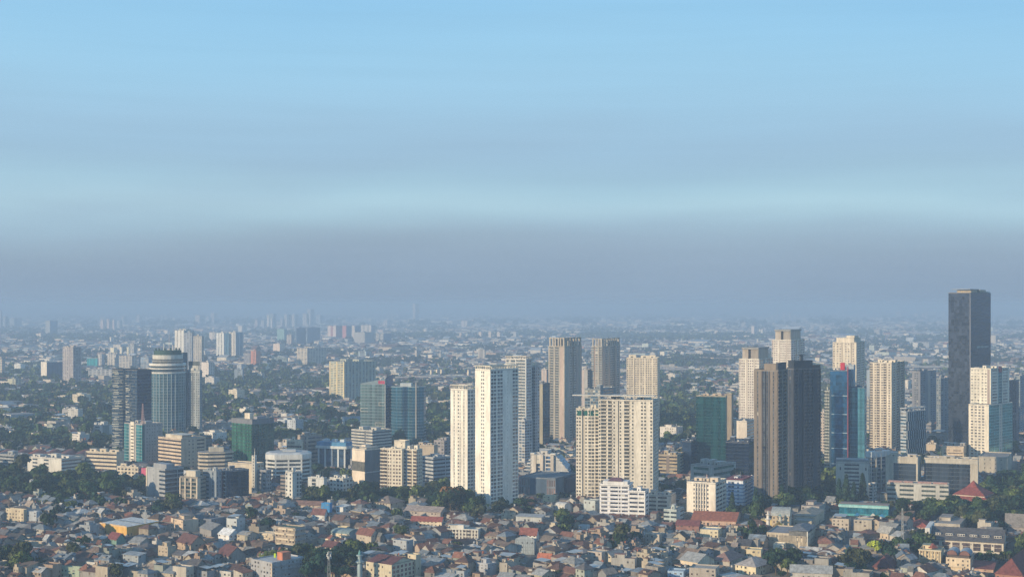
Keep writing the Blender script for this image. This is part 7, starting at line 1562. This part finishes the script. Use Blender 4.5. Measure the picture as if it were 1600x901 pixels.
# named trees
CROWNS['lime', 'broad', 0] = None
m = MB()
for pts, s_ in crown_geo(Rt, 620, .62, 5.2, 4.0, 7.4, 9): m.poly(pts, (.30 * s_, .36 * s_, .03 * s_), LEAF)
CROWNS['lime', 'broad', 0] = m.mesh('crown')
m = MB()
for pts, s_ in crown_geo(Rt, 560, .75, 5.2, 4.0, 7.6, 9):
    o_ = pts[0][2] > 9.5 and Rt.random() < .7; c_ = (.22, .12, .05) if o_ else (.04, .07, .028); m.poly(pts, tuple(q * s_ for q in c_), LEAF)
CROWNS['orange', 'broad', 0] = m.mesh('crown')
X_, Y_ = ground(1366, 868); tree(X_, Y_, 1.0, 'lime', 'broad', 'bright lime green round tree standing out in the lower right foreground', None, rot=0); NT += 1; EX = np.vstack([EX, [X_, Y_, 5]]); mark(1366, 868, 'the lime green tree')
X_, Y_ = ground(704, 804); tree(X_, Y_, 2.1, 'orange', 'broad', 'huge tree with an orange brown tinged crown left of the shorter white twin tower', None, rot=0); NT += 1; mark(704, 804, 'the orange tinged tree')
for px_, yb_, hh, lb in ((1576, 893, 14, 'palm with a tall bare trunk at lower right below the dormer roofed hotel'), (1546, 880, 9, 'short palm left of the tall trunked palm at lower right'), (1330, 880, 9, 'palm by the small houses left of the lime green tree'), (762, 806, 10, 'palm at the foot of the taller white twin tower')): palm(px_, yb_, hh, lb)
for i, (px_, yb_, s_) in enumerate(((1311, 786, 1.05), (1322, 788, 1.25), (1334, 790, 1.0), (1348, 788, 1.3), (1300, 784, .95), (1144, 806, .95), (1181, 808, 1.15), (1190, 806, .9), (1222, 798, 1.1), (1292, 778, 1.1))):
    X_, Y_ = ground(px_, yb_)
    tree(X_, Y_, s_, ('bluish green', 'dark green')[i % 2], 'tall', ['tall feathery tree second from left before the white end walled office', 'tallest left peak of the feathery trees before the white end walled office', 'feathery tree between the two highest before the white end walled office', 'highest feathery tree at the right of the white end walled office',
        'leftmost feathery tree before the white end walled office', 'tall feathery tree before the pale blue banded block', 'tall feathery tree at the foot of the front dark grey tower', 'slender feathery tree just right of the one before the front dark grey tower', 'tall rounded tree between the two dark grey towers', 'tall dark tree at the right foot of the wide dark grey tower'][i], 'tall feathery trees'); NT += 1
tx = np.concatenate(tx); ty = np.concatenate(ty)
# extra trees to close the canopy of the wooded belts
ex_, ey_ = scatter(930, 2300, 9000, 77, 2.0); qx, qy = topix(ex_, ey_); k = (tree_share(qx, qy) > .78) & free(ex_, ey_, 2)
tx = np.concatenate([tx, ex_[k]]); ty = np.concatenate([ty, ey_[k]])
qx, qy = topix(tx, ty)
tal = allowed(qx, ty, 4.5); k = tal > 6; tx, ty, tal = tx[k], ty[k], tal[k]
Rn = np.random.default_rng(5)
ts_ = np.where(ty < 1480, Rn.uniform(.75, 1.35, len(tx)), Rn.uniform(.9, 1.5, len(tx)))
ts_ = np.minimum(ts_ * np.exp(Rn.normal(0, .15, len(tx))), np.maximum(tal / 11.5, .5))
tpx, tpy = topix(tx, ty)
score = ts_ / ty * np.where((tpx < -5) | (tpx > 1605) | (tpy > 915), .01, 1)
od = np.argsort(-score); n_ind = 300 - NT
for i in od[:n_ind]:
    g = Rt.choice(list(GRN)); s_ = float(ts_[i]); v = Rt.randrange(2)
    size = 'small' if s_ < .9 else ('large' if s_ > 1.15 else 'medium sized'); w1, d1 = where(tpx[i], tpy[i]); w2, _ = where(tpx[i], tpy[i], True)
    lab = unique(['%s %s tree %s' % (size, g, w1), '%s %s tree %s' % (size, g, w2), '%s %s round tree %s%s' % (size, g, 'close ' if d1 < 40 else 'further ', w1), 'bushy %s %s tree %s' % (size, g, w1), 'bushy %s %s tree %s' % (size, g, w2), 'spreading %s %s tree %s' % (size, g, w1), 'spreading %s %s tree %s' % (size, g, w2), 'loose crowned %s tree %s' % (g, w1), 'loose crowned %s tree %s' % (g, w2), 'dense %s tree %s' % (g, w1), 'dense %s tree %s' % (g, w2)])
    tree(float(tx[i]), float(ty[i]), s_, g, 'broad', lab, v=v, sz=s_ * Rt.uniform(.9, 1.25))
def canopy(name, label, x, y, s_, nleaf, leaf, R, nt=6):
    b = Batch(); gl = np.array(list(GRN.values())); k = R.integers(0, nt, len(x)); rz = R.uniform(0, 6.28, len(x))
    for i in range(nt):
        m = MB(); 
        g0 = gl[i % len(gl)]
        for pts, v in crown_geo(Rt, nleaf, leaf, 5.2, 4.0, 6.6, 5): m.poly(pts, tuple(g0 * v), LEAF)
        m.bar((0, 0, 0), (0, 0, 5), .4, (.08, .06, .045), BARK, 3)
        q = k == i; ss = s_[q]; b.add_template(m, x[q], y[q], rz[q], ss, ss, ss * R.uniform(.8, 1.2, q.sum()), np.zeros((q.sum(), 3), np.float32), np.zeros((q.sum(), 3), np.float32))
    return b.build(name, label, 'trees')
rst = od[n_ind:]; near = rst[ty[rst] < 1800]; mid = rst[(ty[rst] >= 1800)]
nf_total += canopy('near_tree_belts', 'dense green tree belts between the houses and the office blocks', tx[near], ty[near], ts_[near], 80, 1.45, Rn)
nf_total += canopy('middle_tree_cover', 'tree cover among hazy houses in the middle distance', tx[mid], ty[mid], ts_[mid] * 1.0, 21, 2.4, Rn)
for (x, y, sc), nm in zip(far_tx, ('distant_tree_cover', 'far_tree_cover', 'horizon_tree_cover')):
    nf_total += canopy(nm, {'d': 'dark hazy tree patches in the distance', 'f': 'far blue tree patches between roofs', 'h': 'faint tree cover at the horizon'}[nm[0]], x, y, np.full(len(x), sc * 1.25), 9, 3.6, Rn)

# ================================================================== ground
def ground_sheet(name, pts, z, base, kind='structure', nsc=.02, lo=.5, hi=1.4, col2=None):
    mat, t, n, l, b = newmat(name + '_surface')
    g = n.new('ShaderNodeNewGeometry'); x1 = n.new('ShaderNodeTexNoise'); x1.inputs['Scale'].default_value = nsc; x1.inputs['Detail'].default_value = 8; l.new(g.outputs['Position'], x1.inputs['Vector'])
    cr_ = n.new('ShaderNodeValToRGB'); l.new(x1.outputs[0], cr_.inputs[0]); cr_.color_ramp.elements[0].position = .36; cr_.color_ramp.elements[1].position = .64
    cr_.color_ramp.elements[0].color = (*[c * lo for c in base], 1); cr_.color_ramp.elements[1].color = (*[c * hi for c in (col2 or base)], 1)
    l.new(cr_.outputs[0], b.inputs['Base Color']); b.inputs['Roughness'].default_value = .95
    me = bpy.data.meshes.new(name); me.from_pydata([(p[0], p[1], z) for p in pts], [], [tuple(range(len(pts)))]); me.materials.append(mat)
    return link(name, me, kind=kind)
ground_sheet('ground', [(-39000, -2500), (39000, -2500), (39000, 60000), (-39000, 60000)], 0, (.10, .11, .085), nsc=.012, col2=(.15, .135, .115))
def strip(name, pts, wid, z, base, **k):
    P = [ground(*p) for p in pts]; Lf, Rf = [], []
    for i, p in enumerate(P):
        a_, b_ = P[max(0, i - 1)], P[min(len(P) - 1, i + 1)]; dx, dy = b_[0] - a_[0], b_[1] - a_[1]; q = hypot(dx, dy); Lf.append((p[0] - dy / q * wid / 2, p[1] + dx / q * wid / 2)); Rf.append((p[0] + dy / q * wid / 2, p[1] - dx / q * wid / 2))
    me = bpy.data.meshes.new(name); n_ = len(P); me.from_pydata([(x_, y_, z) for x_, y_ in Lf + Rf], [], [(i, n_ + i, n_ + i + 1, i + 1) for i in range(n_ - 1)])
    mat, t, n, l, b = newmat(name + '_surface'); x1 = n.new('ShaderNodeTexNoise'); x1.inputs['Scale'].default_value = .15; x1.inputs['Detail'].default_value = 6; g = n.new('ShaderNodeNewGeometry'); l.new(g.outputs['Position'], x1.inputs['Vector'])
    cr_ = n.new('ShaderNodeValToRGB'); l.new(x1.outputs[0], cr_.inputs[0]); cr_.color_ramp.elements[0].color = (*[c * .6 for c in base], 1); cr_.color_ramp.elements[1].color = (*[c * 1.3 for c in base], 1); l.new(cr_.outputs[0], b.inputs['Base Color']); b.inputs['Roughness'].default_value = .9
    me.materials.append(mat); return link(name, me, kind='structure')
strip('parking_road', [(1290, 790), (1400, 789), (1500, 790)], 16, .02, (.07, .07, .07))
for ln in LANES: strip('lane', ln, 5.5, .02, (.085, .085, .085))
# cars on the car park road, right centre
def car(x, y, rz, col, label, first=[None]):
    r = empty('parked_car', (x, y, .02), rz, label, 'car', 'cars parked along the road before the long low pale building')
    m = MB(); m.box(-2.2, 2.2, -.88, .88, .35, .95, col, METAL); m.build('body', r)
    m = MB(); n = [(-1.5, -.78, .953), (1.1, -.78, .953), (1.1, .78, .953), (-1.5, .78, .953)]; t_ = [(-1.1, -.66, 1.45), (.6, -.66, 1.45), (.6, .66, 1.45), (-1.1, .66, 1.45)]
    for i in range(4): j = (i + 1) % 4; m.poly([n[i], n[j], t_[j], t_[i]], (.03, .035, .04), GLASS)
    m.poly(t_, col, METAL); m.build('cabin', r)
    for sx in (-1.35, 1.35):
        for sy in (-.8, .8):
            w_ = MB(); w_.bar((sx, sy - .1, .34), (sx, sy + .1, .34), .33, (.02, .02, .02), WALL, 8); w_.build('wheel', r)
cc = [('white', (.75, .75, .73)), ('silver', (.5, .5, .5)), ('black', (.03, .03, .03)), ('dark blue', (.04, .06, .14)), ('red', (.4, .04, .04)), ('beige', (.5, .44, .34))]
pos = [(1395, 'left end'), (1404, 'left third'), (1413, 'left third'), (1425, 'left middle'), (1433, 'left middle'), (1446, 'centre'), (1455, 'centre'), (1467, 'right middle'), (1476, 'right middle'), (1487, 'right end'), (1379, 'far left end'), (1494, 'far right end')]
for i, (px_, ps) in enumerate(pos):
    X_, Y_ = ground(px_, 789.5 + (i % 2) * .9); cn, c_ = cc[i % 6] if i < 6 else cc[(i + 2) % 6]
    car(X_, Y_, .1 + (0 if i % 3 else pi / 2 * .95), c_, '%s car at the %s of the road before the long low pale building' % (cn, ps))
# ================================================================== haze
HAZE_D, HAZE_C = 1.75e-4, (.425, .59, .805)
bpy.context.view_layer.update()
ztop = max([(o.matrix_world @ mathutils.Vector(c)).z for o in S.objects if o.type == 'MESH' for c in (o.bound_box[1], o.bound_box[6])] + [CAM_H]) + 4
hb = MB(); hb.box(-40000, 40000, -3000, 61000, -1.0, ztop, (1, 1, 1), bottom=True)
me = bpy.data.meshes.new('haze'); me.from_pydata(hb.v, [], [tuple(hb.l[i * 4:i * 4 + 4]) for i in range(6)])
m = bpy.data.materials.new('haze_air'); m.use_nodes = True; n = m.node_tree.nodes; n.clear()
o_ = n.new('ShaderNodeOutputMaterial'); pv = n.new('ShaderNodeVolumePrincipled'); pv.inputs['Density'].default_value = HAZE_D; pv.inputs['Color'].default_value = (*HAZE_C, 1); pv.inputs['Anisotropy'].default_value = 0
m.node_tree.links.new(pv.outputs[0], o_.inputs['Volume']); me.materials.append(m)
hz = link('haze', me, kind='stuff'); hz['label'] = 'pale blue smog thickening over the far city'
print('haze top', ztop, 'stuff polys', nf_total, 'landmarks', len(MARKS), 'duplicate labels', DUP[0], 'objects', len(S.objects), 'explicit houses', EXPL)
